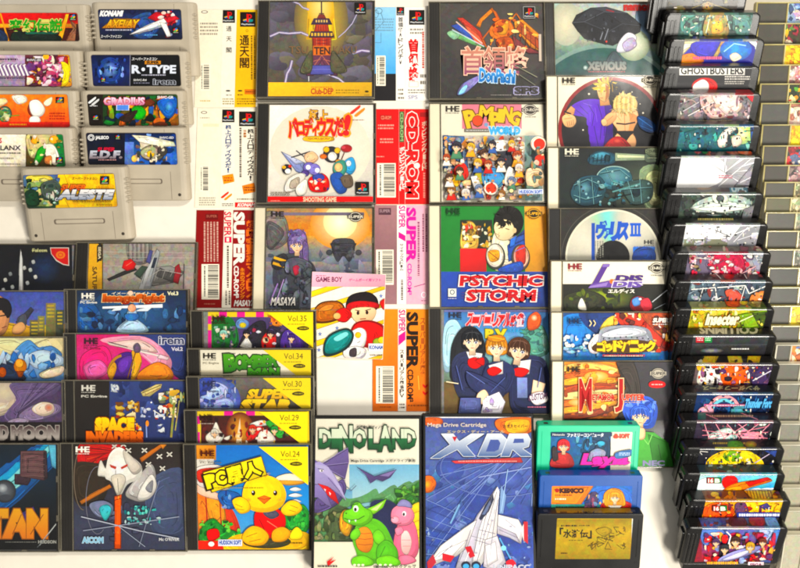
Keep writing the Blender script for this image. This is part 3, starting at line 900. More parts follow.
# ================================================================ DISC CASES, CENTRE LEFT
def bolt(A, pts, w=1.0):
    A.L_(pts, w * 2.6, '8a80a8', .2); A.L_(pts, w, 'efe6ff')
def a(A):
    A.G(268, -3, 372, 84, '5d5868 6a6466 6b6450 5c5448'); A.B(269, 0, 371, 82, 70, '6f6a78 5a5448 77704e 635c6a 56505c 7a7460', 11, 21, .1)
    A.E(321, 20, 27, 42, 'ffd42a', '7b6c4c', d=.05); A.P([(309, -2), (333, -2), (336, 40), (306, 40)], 'f8c41c', .1); A.E(320, 6, 13, 22, 'fff0a0', 'f8c41c', d=0)
    bolt(A, [(270, 37), (279, 33), (289, 34), (301, 33), (308, 36)]); bolt(A, [(291, 1), (299, 4), (303, 8), (309, 10)], .8); bolt(A, [(292, 61), (290, 69), (287, 74), (285, 84)], 1.1)
    bolt(A, [(314, 73), (328, 75), (338, 79), (344, 84)], .9); bolt(A, [(352, 54), (361, 51), (369, 52)], 1.1); bolt(A, [(357, 14), (352, 24), (345, 32), (338, 38)], .5)
    A.L_([(321.5, 0), (321.5, 18)], 1.4, '5a3a3a'); A.L_([(319, 14), (324, 14)], 1, '5a3a3a')
    A.P([(306, 76), (313, 52), (330, 52), (337, 76), (330, 76), (321.5, 60), (313, 76)], '6a3a52', .05); A.P([(313, 54), (330, 54), (331, 38), (312, 38)], 'b8402e', .05); A.P([(309, 38), (334, 38), (332, 32), (311, 32)], '3c2c44', .04); A.P([(314, 32), (329, 32), (327, 23), (316, 23)], 'c04a34', .05); A.P([(311, 25), (332, 25), (329, 19), (314, 19)], '44304a', .04); A.P([(317, 19), (326, 19), (324, 15), (319, 15)], '8a3a34', .03)
    for k in range(6): A.L_([(313 + k * 3.4, 39), (313 + k * 3.4, 53)], .5, ('6a2028', 'e8906a')[k % 2])
    for k in range(5): A.L_([(312, 40 + k * 3), (331, 42 + k * 3)], .4, '7a2830'); A.L_([(312, 42 + k * 3), (331, 40 + k * 3)], .4, '7a2830')
    for k in range(7): A.R(311 + k * 3.2, 33.6, 313 + k * 3.2, 36.6, 'f4c860', 0)
    for k in range(5): A.R(315.6 + k * 2.6, 20.6, 317 + k * 2.6, 23, 'f4d080', 0); A.L_([(316 + k * 2.4, 26), (315.6 + k * 2.6, 31)], .5, '7a2830')
    for q in (((308, 74), (321.5, 56)), ((335, 74), (321.5, 56)), ((311, 68), (318, 68)), ((325, 68), (332, 68)), ((313, 62), (320, 60)), ((323, 60), (330, 62))): A.L_(q, .7, 'c87a6a')
    A.P([(312, 66), (331, 66), (333, 75), (310, 75)], '5a5aa8', .04); A.L_([(311, 70), (332, 70)], .5, '8a8ad8')
    A.T('TSU', 289, 47, 308, 54, '8a6a4a', .01); A.R(313, 46.5, 330, 56, 'e8803c', 0); A.T('TEN', 314, 48, 329.5, 55, '3a2420', .03); A.T('KAKU', 333, 47, 356, 54, '86684a', .01)
    A.S([(300, 73), (306, 58), (312, 52), (311, 72)], '5a5a40'); A.S([(331, 72), (332, 52), (340, 60), (346, 72)], '5c5842'); A.R(308, 77, 308.8, 82, 'eee', 0)
    A.R(268, 83, 372, 104, 'f2c414', .05); A.T('Club-DEP', 310.5, 89, 332.5, 94.5, 'c02c14', .03); A.tiny(311, 87, 332, 88.5, 1, 'c86a10', 3); A.tiny(310, 95.3, 333, 96.3, 1, 'b07010', 4)
    A.tiny(335, 89.5, 358, 94.5, 2, '9a7a14', 5); A.tiny(271, 98, 283, 99, 1, '9a7a14', 6); A.E(365.5, 92, 2, 1, '3a3010', d=0); A.tiny(363, 95, 368, 96, 1, '333', 7)
    A.ps(354.5, 3, 366, 15)
jewel('black disc case with a lit tower among lightning above a yellow strip', 257.5, 375.5, 0.2, a, vb=99, base='tray', group='disc cases laid flat in the middle columns')

def a(A):
    A.R(268, 100, 373, 206, 'f8f2e6'); A.E(320, 150, 50, 44, 'fbf7ee', 'f5edda', d=.02)
    A.T('極上', 309, 110, 328, 121, 'f4b81c', .02, '5a2a14', .05)
    A.W([(ch, 288 + d, y, w, h, g) for ch, d, y, w, h, g in (('パ', 0, 120, 9.5, 17, -8), ('ロ', 9, 123, 7, 12, -4), ('デ', 16, 119, 8.5, 17, 0), ('ィ', 24.5, 125, 5, 11, 2), ('ウ', 29.5, 119, 8, 17, 0), ('ス', 37.5, 120, 8.5, 16, 2), ('だ', 46, 119, 9.5, 17, 4), ('!', 57, 116, 3.6, 19, 8))], 'e2241c', .05, 'f4b41c', .06)
    A.S([(306, 137), (330, 137), (333, 141), (318, 142.5), (304, 141)], 'f2c02c'); A.T('GOKUJOU', 308, 138, 329, 140.5, 'b04a14', .02)
    A.kona(357.5, 111, 11); A.tiny(352, 119.5, 364, 121, 1, '8a5a40', 2)
    # a jumble of bright balls, darts and blocks
    A.P([(281, 152), (304, 163), (306, 176), (296, 172)], '8a94c4'); A.P([(281, 152), (304, 163), (296, 165)], 'c2c8e4')
    A.L_([(291, 158), (310, 152)], 1.2, '33303a'); A.L_([(296, 151), (305, 158)], 1, '33303a')
    A.S([(304, 156), (312, 152), (318, 158), (314, 163), (307, 163)], 'f2c8a0')
    A.E(331, 155, 8, 8, '2a2630'); A.E(332, 157, 4.5, 4.5, 'f6f2ea'); A.E(326, 150, 3, 3, 'f2c01c'); A.E(323, 157, 3.5, 2.4, 'e87a24'); A.E(337, 151, 3, 3, 'f2c01c'); A.E(338, 162, 3, 2, 'f2a01c')
    A.E(346, 149, 5.5, 3.8, 'a8242c'); A.E(343, 148, 2, 1.6, 'd8505a'); A.L_([(344, 153), (341, 160)], 1, '6a2a20')
    A.S([(344, 162), (352, 158), (355, 168), (350, 175), (343, 170)], '4aa8dc'); A.E(348, 164, 2.6, 3, 'e8f4fa'); A.S([(334, 164), (343, 161), (346, 170), (340, 178), (333, 173)], '4a9a86')
    A.E(338, 168, 4, 4.4, 'f0c890'); A.S([(331, 175), (341, 174), (346, 190), (338, 194), (331, 184)], '2c58a8'); A.S([(340, 178), (350, 176), (352, 186), (344, 188)], '6a5a4a')
    A.S([(310, 178), (321, 174), (328, 180), (327, 191), (312, 192), (308, 184)], 'd43028'); A.E(318, 178, 6, 4, '3a4690'); A.B(309, 178, 328, 191, 14, 'f0e0d0 8a1c20 2a3a80 e86048', 2, 3)
    A.E(309, 168, 6, 5, '6a60a8'); A.E(314, 170, 6, 5.5, '7a70b8'); A.E(308, 168, 2.4, 2.4, 'f4f0f4'); A.E(317, 171, 2.4, 2.4, 'f4f0f4'); A.E(305, 174, 4, 3, '4a3a78')
    A.E(287, 170, 4.6, 4.8, '22202a'); A.E(288, 172, 3, 2.6, 'f2ece0'); A.E(284, 168, 2, 1.6, 'e8b01c'); A.E(290, 167, 1.6, 1.4, 'd8402c')
    A.S([(288, 180), (300, 174), (305, 178), (296, 190), (285, 192)], 'd8d2c8'); A.S([(291, 182), (299, 178), (298, 187), (290, 189)], 'a89a8a'); A.S([(296, 188), (306, 180), (306, 193), (298, 196)], 'e6e0d4')
    A.tiny(271, 192, 290, 196, 2, '7a7060', 4); A.ps(354.5, 182.5, 368, 195.5)
    A.R(268, 197, 374, 207, 'd8241c', 0); A.T('SHOOTING GAME', 303, 197.8, 335.5, 202.2, 'f0c8a8', .04); A.tiny(271, 200.5, 280, 202, 1, 'f0a090', 3)
jewel('black disc case with a white cover of jumbled cartoon shapes and a red strip', 257.5, 376, 103, a, vb=204, base='tray', d=.06, group='disc cases laid flat in the middle columns')

def a(A):
    A.G(266, 208, 372, 310, 'b8966a e0923a e8a048 a89a88 70788c 666a7a 565a68'); A.G(266, 236, 372, 262, 'e0a850 9a9488 6a7488')
    A.E(340, 224, 30, 26, 'fff4c0', 'eaa040', d=.05); A.E(340, 222, 17, 17, 'fffdf0', 'fff0b0', d=0); A.S([(266, 212), (284, 216), (288, 240), (270, 250), (260, 230)], '8a8078', .3)
    A.R(272, 212.5, 364, 215.5, '7a6f86', .1); A.B(268, 250, 371, 300, 40, '747a8c 5c6272 868a98 4a5060', 7, 31, .15)
    A.S([(268, 222), (284, 232), (276, 246), (268, 248)], '5e5a5a', .3)
    # far silhouetted machine
    A.S([(334, 240), (352, 240), (354, 250), (349, 262), (343, 256), (337, 262), (332, 250)], '3a3a42'); A.E(329, 253, 3, 2.6, '3c3c44'); A.E(358, 253, 3, 2.6, '3c3c44')
    A.P([(330, 244), (356, 244), (352, 252), (334, 252)], '34343c'); A.B(333, 240, 354, 258, 14, '2a2a30 50505c 44444e', 2.4, 2)
    A.he(271, 211.5, 13, '2a2018'); A.disc(355.5, 217, 6.5, '2a2420', 'f4ecd8', 'SUPER')
    A.S([(275, 264), (288, 254), (308, 260), (316, 274), (312, 308), (282, 310), (286, 290), (274, 286)], '3a3c44')
    A.P([(300, 285), (312, 276), (328, 306), (298, 310)], '4c505a')
    A.S([(273, 260), (284, 254), (288, 262), (280, 270), (273, 268)], '2c2a2e'); A.L_([(274, 258), (286, 262)], 2.6, 'f0c020'); A.L_([(273, 263.5), (284, 267)], 2.6, 'e8b41c')
    A.S([(288, 240), (294, 231), (302, 231), (307, 240), (307, 268), (303, 270), (300, 254), (290, 254), (289, 250)], '6d5a86'); A.head(297, 246, 7.2, '7a6696', 'f0c8a0')
    A.B(288, 230, 306, 242, 16, '8a76a8 5a4876 9a88b8', 2.2, 5); A.S([(303, 244), (308, 246), (308, 268), (304, 272)], '64527e')
    A.S([(286, 262), (298, 258), (312, 266), (306, 278), (292, 276)], '4a4c54'); A.S([(293, 268), (298, 266), (300, 272), (295, 276)], '9a3040'); A.B(280, 262, 312, 304, 30, '2c2e36 565a66 6c7080 40444e', 4, 6)
    A.L_([(278, 284), (270, 304)], 1.2, '9a7ab8'); A.L_([(284, 280), (275, 306)], .8, 'b89ad0')
    A.T('MASAYA', 271, 298, 295, 305.5, 'f0ece4', .03, '2a2a30', .05, sh=.2)
jewel('clear disc case showing a purple haired pilot before an orange sunset', 256.5, 372.5, 206.5, a, vb=307, spine='cream', group='disc cases laid flat in the middle columns')

# ================================================================ DISC CASES, CENTRE
def a(A):
    A.G(438, 2, 543, 102, '55504c 4a4644 3e3b3a 363433'); A.E(500, 40, 50, 40, '5e5854', '47423f', d=.1)
    A.P([(457, 18), (463, 18), (480, 32), (486, 44), (478, 42)], 'c04438'); A.P([(451, 26), (458, 24), (484, 44), (480, 47)], '3a58a8'); A.P([(448, 35), (456, 32), (486, 48), (480, 48)], '6ca868')
    A.P([(463, 24), (476, 32), (486, 47), (476, 44)], 'e86a50'); A.S([(447, 34), (452, 31), (460, 35), (454, 40)], '9ac8a0'); A.L_([(456, 22), (482, 44)], 1.2, 'f4d8c8'); A.L_([(452, 30), (484, 47)], 1, 'd8e4f0')
    A.P([(476, 26), (480, 19), (492, 8), (494, 11), (482, 22), (480, 28)], 'e08a28'); A.P([(490, 8), (496, 12), (502, 24), (499, 26), (494, 14)], 'c86a1c')
    A.S([(490, 28), (500, 20), (510, 22), (514, 32), (508, 38), (504, 48), (496, 40), (490, 36)], 'e07c20'); A.S([(497, 24), (508, 22), (506, 34), (498, 34)], 'f0a848'); A.S([(496, 40), (510, 38), (514, 50), (500, 50)], 'b8561c')
    A.P([(514, 22), (522, 20), (540, 36), (540, 52), (530, 48), (514, 28)], 'e0912a'); A.P([(520, 22), (540, 42), (540, 52), (516, 30)], 'a84e1c'); A.P([(512, 36), (524, 46), (540, 54), (528, 54), (514, 46)], '803a3a')
    A.E(499, 30, 4, 3, '8a3a10', d=.06); A.L_([(490, 30), (482, 40), (486, 48)], 1.4, 'c86a1c'); A.L_([(494, 36), (490, 46)], 1.2, 'd88030'); A.L_([(508, 24), (516, 14), (520, 20)], 1.2, 'd07420')
    for k in range(5): A.L_([(517 + k * 4.4, 24 + k * 3), (515 + k * 5, 40 + k * 3)], .6, '6a2a10')
    A.B(490, 14, 538, 50, 40, 'f4c060 a04818 d87020 6a2c14 ffd890', 2.4, 8); A.R(538, 35, 540.5, 62, 'c8b8a8', 0)
    A.W([(ch, 461.5 + i * 21.5, 48, 21.5, 27, 0) for i, ch in enumerate('首領蜂')], 'c88a70', .012, 'f0c4ac', .035, '8a4a6a')
    A.S([(457, 95), (462, 85), (474, 78), (482, 76), (476, 84), (464, 94)], '7a74a8'); A.S([(458, 95), (462, 88), (467, 86), (464, 93)], '8ac0f0')
    A.T('DonPachi', 479, 70.5, 514, 83, '4a98d8', .04, 'c8e0f0', .05, ang=3, c2='2a6ab0'); A.L_([(514, 66), (536, 78)], .6, '9a9a80'); A.L_([(516, 74), (534, 86)], .5, '8a8a78')
    A.T('SPS', 514, 88, 536, 94.5, '3e3b3a', .06, 'a8a4c8', .06); A.tiny(490, 95, 511, 96.2, 1, '9a9490', 3); A.tiny(513, 95, 530, 96.2, 1, 'b0a8a8', 4)
    A.ps(523, 7.5, 534.5, 19)
    A.L_([(523, 7.5), (534.5, 7.5), (534.5, 19), (523, 19), (523, 7.5)], .5, 'aaa')
jewel('black disc case with orange insect wreckage and large outlined characters', 429, 545, 1.5, a, vb=100.5, base='tray', group='disc cases laid flat in the middle columns')

def a(A):
    A.R(441, 103, 543, 203, 'f2ecd8', 0); A.R(462, 104, 521.5, 129, 'e88a9c', .02)
    A.W([('P', 465.5, 111, 9, 16, -14), ('O', 473, 115, 9, 11, 0), ('M', 480, 107, 12, 13, 8), ('P', 491, 113, 8.5, 14, -4), ('I', 499.5, 110, 3, 12, 4), ('N', 503.5, 108, 8, 13, 8), ('G', 511, 112, 8.5, 13, 16)], 'f4cc18', .05, '7a5410', .06)
    A.E(477.5, 121, 5.6, 5.6, 'e8522c', '4a1a10', d=0); A.E(477.5, 121, 5, 5, 'ec5a30', d=0); A.R(464, 129, 489, 132.6, '7a7668', 0); A.tiny(466, 130, 488, 131.5, 1, 'ddd', 2)
    A.T('WORLD', 489, 127.5, 519.5, 134.5, '58b8ec', .08, 'e4f2fa', .06); A.E(486, 125, 2, 2, '8ac', d=0)
    A.he(445.5, 106, 14, '332c24'); A.disc(530, 110, 7, '3a342c', 'e8e0d0', 'CD-ROM'); A.tiny(525, 116.5, 536, 117.8, 1, '555', 3)
    A.R(443, 136, 524, 201, 'b8b0a4'); A.R(524, 136, 541, 201, '8aa4a0')
    A.P([(443, 136), (464, 137), (468, 168), (443, 170)], '4a78b0'); A.L_([(443, 148), (462, 150)], .8, 'dce8f0'); A.L_([(450, 137), (449, 168)], .8, 'b0c8e0'); A.L_([(457, 137), (458, 168)], .7, 'b0c8e0')
    A.B(444, 138, 524, 200, 150, 'e8dcc8 c89a70 8a5a40 f4ece0 5a5a6a 3a3438 d8b088 9aa0b0 e0c8a8 b03a2c e0a040 70809a', 4.2, 41)
    A.P([(492, 141), (507, 146), (514, 170), (505, 183), (500, 172), (503, 158), (491, 150)], '2c2c34'); A.S([(490, 143), (508, 142), (508, 151), (493, 152)], 'ece8e0')
    A.S([(455, 168), (464, 165), (468, 176), (462, 182), (454, 178)], 'd83a20'); A.S([(454, 176), (460, 182), (456, 188), (450, 180)], 'e8b020'); A.S([(474, 176), (482, 170), (482, 184), (475, 186)], 'a8a040')
    A.S([(482, 172), (496, 170), (504, 180), (496, 190), (483, 186)], '4a8ab8'); A.P([(470, 178), (476, 177), (484, 196), (476, 199)], 'f0ece4'); A.E(490, 189.5, 7, 6.4, 'f0e4d4'); A.E(490, 189.5, 5.4, 5, 'e0481c', d=0)
    A.E(455, 149, 7, 6, '3a62a8'); A.E(459, 150, 4.4, 4, 'e8b490', d=.05); A.S([(508, 168), (516, 178), (511, 188), (503, 184)], 'e8e2d8')
    A.B(446, 140, 522, 199, 90, '2a2428 f6f0e8 c88a58 e0b48c 7a4a38 a03028', 1.5, 43)
    hs = ('4a2c1c', 'd8a848', '2a2430', 'a8481c', '6a7a98', '8a5a2a', 'e0d8d0')
    for i, (cx, cy, r) in enumerate(((484, 156, 4.2), (477, 165, 3.6), (500, 164, 3.8), (516, 158, 4.2), (510, 183, 3.4), (451, 192, 3.8), (465, 195, 3.6), (449, 180, 3.4), (470, 150, 3.6), (456, 150, 4.4), (487, 167, 3.4), (478, 191, 3.4), (500, 196, 3), (517, 171, 3.4), (459, 174, 3.4), (510, 147, 3), (491, 148, 3.2), (446, 161, 3))):
        A.P([(cx - r * 1.4, cy + r * 2.6), (cx - r * .8, cy + r * .9), (cx + r * .8, cy + r * .9), (cx + r * 1.4, cy + r * 2.6)], ('b8322a', '3a5a9a', 'e8e0d4', 'e0a030', '4a7a5a')[i % 5], .05)
        A.head(cx, cy, r, hs[i % 7], 'f2cca4', ang=(i * 37) % 50 - 25)
    A.E(536, 147, 7.5, 7.5, 'f0dcc8'); A.E(537, 147.5, 5.6, 5.6, 'd8402c', d=0); A.S([(533, 160), (541, 158), (541, 168), (534, 168)], 'c83a24'); A.S([(524, 174), (538, 172), (540, 186), (526, 190)], 'd8bc98'); A.B(524, 150, 541, 200, 26, '607870 e0c8a0 4a5a58 a07850', 3, 4)
    A.R(516, 192, 540, 196.5, 'dfe6f2', 0); A.T('HUDSON SOFT', 517, 193, 539, 196, '2a50a8', .05); A.E(509, 193.5, 2.6, 2.4, 'e8d8a0', d=0); A.O(509, 193.5, 2.6, 2.4, .6, '333')
jewel('clear disc case with a crowded collage of cartoon people below a pink title panel', 430, 546.5, 102.5, a, vb=202, spine='cream', d=.15, group='disc cases laid flat in the middle columns')

def a(A):
    A.R(441, 204, 547, 308, '1a7a30', .05); A.R(524.5, 204, 547, 272.5, 'e8a81c', .05); A.R(441, 272, 547, 308, '2c4aa0', .08)
    A.R(460, 220, 492, 249, '1a2a1c'); A.S([(462, 228), (466, 222), (472, 222), (477, 230), (477, 248), (461, 249)], 'e8c060'); A.S([(464, 228), (468, 224), (473, 227), (471, 233), (466, 233)], 'd8481c')
    A.B(462, 222, 492, 248, 60, 'f4e8b0 d8a83a a87820 f8f4d8 6a4a1c 3a2c14', 2.6, 51); A.R(460, 249, 486, 272, 'd8201c', .05)
    A.S([(492, 240), (500, 228), (516, 236), (524, 246), (524, 264), (512, 272), (492, 268)], 'e8dcc0'); A.P([(507, 246), (524, 230), (524.5, 256), (508, 262)], '2a4ea0')
    A.E(495, 257, 9.5, 13, '3a3c34'); A.E(494.5, 256, 8.5, 11.5, 'e8e0cc'); A.S([(488, 252), (498, 251), (498, 260), (490, 262)], 'e0a020'); A.L_([(488, 252), (498, 260)], .8, '8a4a10')
    A.E(520, 258, 9, 13, '4a4438'); A.E(520.5, 257, 7.6, 11, 'e0a890'); A.S([(516, 250), (524, 246), (524, 264), (516, 262)], 'c83a28'); A.S([(500, 268), (520, 262), (520, 272), (500, 272)], '2c4ea4')
    A.S([(494, 226), (496, 214), (506, 207), (518, 210), (523, 222), (518, 234), (505, 238), (496, 234)], '14110f', .05)
    A.S([(494, 226), (499, 220), (510, 222), (514, 232), (508, 240), (499, 240), (495, 234)], 'f2dcae', .03); A.L_([(495, 234), (499, 236), (498, 238)], .5, '6a4a2a'); A.L_([(498, 229), (502, 228)], .9, '2a1a10'); A.L_([(505, 229), (509, 230)], .8, '2a1a10'); A.L_([(499, 233), (498, 234.5)], .4, '8a6a3a'); A.E(514, 231, 2, 2.6, 'e0c090', d=.03)
    A.spikes(507, 218, 9, 8, 120, 400, 17, 5, '14110f', 3); A.spikes(504, 220, 6, 4, 20, 170, 8, 5, '14110f', 8); A.L_([(508, 241), (524, 234)], .8, '14203a'); A.L_([(511, 246), (524, 240)], .5, '14203a'); A.L_([(514, 252), (524, 248)], .5, '6a8ad0'); A.P([(510, 240), (516, 236), (514, 246), (509, 248)], '3a68c0', .06)
    A.he(446, 208.5, 14, '123a1c'); A.disc(533.5, 214, 6.5, '2a2210', 'e8b030', 'SUPER')
    A.T('PSYCHIC', 460, 276.5, 540, 286, 'c43030', .05, 'f4e8e4', .06, sh=.1); A.T('STORM', 466.5, 290.5, 533, 301, 'c43030', .05, 'f4e8e4', .06, sh=.1)
    for y in (278.8, 280.8, 283, 293, 295.5, 298): A.L_([(461, y), (539, y)], .35, '6a2440')
    A.R(448, 289, 456, 297, 'e8e8d8', 0); A.O(452, 292.5, 2.4, 2.6, .8, '3a4a6a'); A.tiny(448, 298, 456, 299.5, 1, 'ccd', 3)
jewel('clear disc case with a green, yellow and blue cover around a dark haired fighter', 429, 548.5, 204.5, a, vb=304.5, spine='cream', d=.2, group='disc cases laid flat in the middle columns')

def a(A):
    A.G(444, 309, 550, 412, '4a78c0 5a9ad0 8ac0d8 7a9a8a 6a5a38 4a4430'); A.S([(444, 328), (456, 320), (464, 340), (456, 366), (444, 370)], 'b8ddf0', .1); A.S([(524, 330), (542, 326), (548, 352), (530, 356)], '5a9a88'); A.R(444, 382, 552, 413, '6a5430')
    A.B(520, 326, 546, 352, 16, '4a8a7a 88b8a8 3a6a68', 4, 3, .2)
    A.R(444, 310, 550, 312, '6a6a98')
    for i, ch in enumerate('スーパーリアル麻雀'):
        x = 466 + i * 6.2
        A.T(ch, x, 314 + (i % 2) * 1.5 + (3 if ch == 'ー' else 0), x + (6.4 if i < 7 else 7), 326 - (4 if ch == 'ー' else 0), 'd8202c', .05, 'f0d8e0', .06, sh=.15)
    A.T('P.V', 486, 330, 505, 338, 'f0d838', .06, '6a7a20', .05); A.T('カスタム', 507, 329.5, 522, 332.5, '3ad', .04)
    A.S([(528, 318), (536, 312), (541, 318), (538, 328), (528, 330)], 'd86038'); A.E(534, 318, 3, 3, 'fff0d0', 'e88850', d=0); A.he(448.5, 312.5, 13, '20283c')
    # left pupil, long black hair
    A.S([(450, 366), (452, 344), (462, 328), (476, 328), (484, 342), (484, 360), (476, 352), (466, 366), (462, 384), (451, 380)], '14161c')
    A.S([(452, 362), (464, 352), (484, 356), (490, 374), (482, 398), (462, 400), (454, 386)], '262c50'); A.P([(466, 352), (482, 354), (480, 366), (472, 368)], 'f0ece8')
    A.head(472, 342, 9.5, '15171d', 'f6d8b8'); A.S([(468, 360), (476, 358), (482, 364), (476, 369), (469, 367)], 'd42030'); A.S([(474, 361), (483, 358), (483, 366)], 'c01c2a')
    # right pupil, short brown hair
    A.S([(510, 372), (516, 358), (534, 356), (546, 366), (548, 412), (512, 412)], '222848'); A.P([(516, 362), (530, 360), (528, 374), (520, 376)], 'f0ece8'); A.head(518, 351, 10, '4a2c1c', 'f4d2b0', ang=10)
    A.S([(512, 370), (520, 368), (528, 371), (522, 377), (514, 376)], 'd42030'); A.R(516, 378, 526, 398, '7a8ac0'); A.P([(532, 380), (544, 384), (540, 396), (530, 394)], 'f0d0b0', .05)
    # middle pupil, fair hair
    A.S([(482, 376), (488, 364), (504, 362), (514, 372), (508, 392), (494, 396), (484, 392)], '282e54'); A.P([(488, 366), (502, 362), (502, 374), (492, 376)], 'f2eeea'); A.head(496, 348, 9.5, 'd08a3a', 'f8dcba'); A.E(496, 339, 9, 3.6, 'c07a2c'); A.L_([(488, 337), (504, 340)], 1.4, 'e8a84a')
    A.S([(487, 370), (494, 367), (501, 371), (494, 376), (488, 375)], 'd42030'); A.S([(468, 372), (500, 386), (504, 394), (494, 400), (470, 388)], '2c3258')
    A.S([(477, 394), (484, 390), (488, 398), (482, 404), (476, 402)], 'f2d0b0', .05); A.P([(484, 398), (498, 392), (504, 402), (500, 413), (480, 413)], 'e8e4f0'); A.P([(460, 398), (480, 398), (480, 413), (458, 413)], '50588a'); A.B(482, 396, 502, 412, 10, 'c8b8d8 f4f0f8 a898c0', 3, 4)
    A.L_([(466, 372), (484, 384)], .7, '6a78b8'); A.L_([(456, 366), (462, 390)], .6, '5a68a8'); A.L_([(540, 368), (536, 388)], .7, '5a68a8'); A.L_([(504, 378), (490, 392)], .6, '5a68a8'); A.L_([(446, 382), (458, 384)], 1, 'f0e4c0')
    A.S([(528, 396), (540, 392), (546, 400), (534, 405)], 'e8dce0'); A.T('CUSTOM', 526, 394, 544, 400, '5a3a5a', .03, sh=.3, ang=-8); A.tiny(526, 406, 544, 408, 1, 'c06a80', 3)
jewel('black hinged disc case with three schoolgirls in navy blazers and red bows', 431, 549, 308, a, vb=411.5, d=.12, base='tray', group='disc cases laid flat in the middle columns')

# ================================================================ PAPER SPINE CARDS
def b1(A):
    A.E(204.5, 12, 3.4, 1.6, '7a7468', d=0); A.E(204.5, 12, 2.4, .9, 'f6efdf', d=0); A.tiny(200, 22, 218, 36, 4, '9a9284', 1); A.bars(200, 64, 210, 91, 4); A.tiny(200, 100, 210, 102, 1, 'c8b060', 3)
def s1(A):
    A.ps(221.8, 10, 235, 23); A.V('通', 226, 26, 231.5, 32, '2a2622'); A.V('天', 226, 36.5, 231.5, 42, '2a2622'); A.V('閣', 226, 47.5, 231.5, 53.5, '2a2622')
    A.E(228, 91, 2.4, .8, '333', d=0); A.tiny(226, 94.5, 231.5, 96, 1, '333', 2); A.tiny(222.5, 98, 234, 105, 3, 'a89868', 3)
def f1(A):
    A.G(235, 9, 258, 109, 'f4c428 f0b81c f2c02a'); A.ps(240, 12, 255.5, 27); A.V('通天閣', 239.5, 35, 249, 69, '3a2408', .02); A.tiny(250, 36, 256, 80, 2, '6a5010', 5, True)
    A.O(247, 31, 1.2, 1.4, .4, '8a6a10'); A.E(240, 91, 2.4, .8, '4a3a10', d=0); A.tiny(237.5, 94, 243, 96, 1, '4a3a10', 6); A.R(244.5, 89.5, 256, 94.5, 'd87818', 0); A.tiny(245.5, 91, 255, 93, 1, '7a3a08', 7); A.tiny(237, 98, 256, 105, 3, '8a6a10', 8)
obi('white and yellow paper spine card with three large dark characters', 198, 9.5, 257, 107.5, (221.5, 235.5), ('f4ecd6', 'f7f0de', 'f2c024'), (b1, s1, f1))

def b1(A):
    A.E(204, 112.5, 3.2, 1.5, '7a7468', d=0); A.E(204, 112.5, 2.2, .8, 'f6efdf', d=0); A.tiny(200, 117, 210, 119, 1, 'a89c88', 1); A.bars(199.5, 166, 209, 192, 8); A.tiny(199, 197, 215, 206, 4, 'a8a090', 2); A.R(203, 124, 219, 127, 'efe4c4', 0)
def s1(A):
    A.ps(221.5, 109.5, 234.5, 122.5); A.V('極上パロディウスだ！', 225.3, 125, 231, 173, '22407a', .03)
    A.P([(222, 176), (233, 174), (234.5, 182), (223.5, 184.5)], 'f09a1c', 0); A.tiny(224, 177, 232.5, 182, 2, 'b8481c', 3); A.kona(226.5, 196, 8); A.tiny(222, 203, 233, 206.5, 2, '7a7060', 4)
def f1(A):
    A.ps(239, 111.5, 255.5, 126.5); A.V('極上パロディウスだ！', 247.3, 129, 253.5, 181, '26211e', .03); A.V('超豪華', 243.3, 130, 246.3, 138, 'b06a1c', .02); A.tiny(238.5, 128, 242.5, 178, 1, '5a5048', 5, True); A.tiny(254.6, 128, 256.6, 176, 1, 'c07030', 6, True)
    A.P([(242, 186), (254, 183), (256, 192), (243.5, 194.5)], 'e8881c', 0); A.tiny(244, 186.5, 254, 191.5, 2, '8a3a14', 7); A.R(235, 202.5, 257, 207.5, 'd8342c', 0); A.T('KONAMI', 237.5, 203.4, 255, 206.5, 'f6e8e0', .05, sh=.3); A.tiny(237, 198, 256, 200.5, 1, '8a7a60', 8)
obi('white paper spine card with dark vertical characters and small orange stickers', 198.5, 108.2, 257, 207.5, (221, 235), ('f5eed8', 'f7f1e0', 'f6efdc'), (b1, s1, f1))

def b1(A):
    A.R(205.5, 214, 218, 220, '6a1414', 0); A.T('SUPER', 206.5, 215, 217, 217.5, 'a86050', .02); A.tiny(203, 222, 219, 262, 5, 'd8b0a0', 1, True); A.bars(201.5, 264.5, 219, 299.5, 9); A.tiny(204, 303, 215, 305, 1, 'b87060', 3)
def s1(A):
    A.T('SUPER', 224.3, 212, 231, 236, 'd02048', .03, rot=90); A.R(224.5, 237, 231.5, 243, 'e0205a', 0); A.R(226.5, 238, 229, 242, 'f8f2e0', 0); A.tiny(225.8, 246, 229.8, 288, 1, '4a4038', 2, True); A.tiny(224.5, 291, 231, 305, 2, '5a5048', 3, True)
def f1(A):
    A.T('SUPER', 234, 213, 244, 264.5, 'f6f0e4', .05, rot=90); A.T('CD-ROM²', 234, 266.5, 238.5, 298, 'f0e8e0', .04, rot=90)
    A.V('超時空要塞マクロス', 246.2, 220.5, 254.6, 298, 'e8741c', .05); A.V('永遠のラヴソング', 240, 268, 244.5, 299, 'e88a2a', .03); A.R(247, 213.5, 253.5, 219, '7a2418', 0); A.T('MASAYA', 234, 300.5, 254, 306, 'f4eee6', .04, sh=.2)
obi('dark red paper spine card with tall white lettering and orange characters', 197.5, 210, 255.5, 308, (223, 232), ('8a1414', 'f6eedc', '8c1212'), (b1, s1, f1))

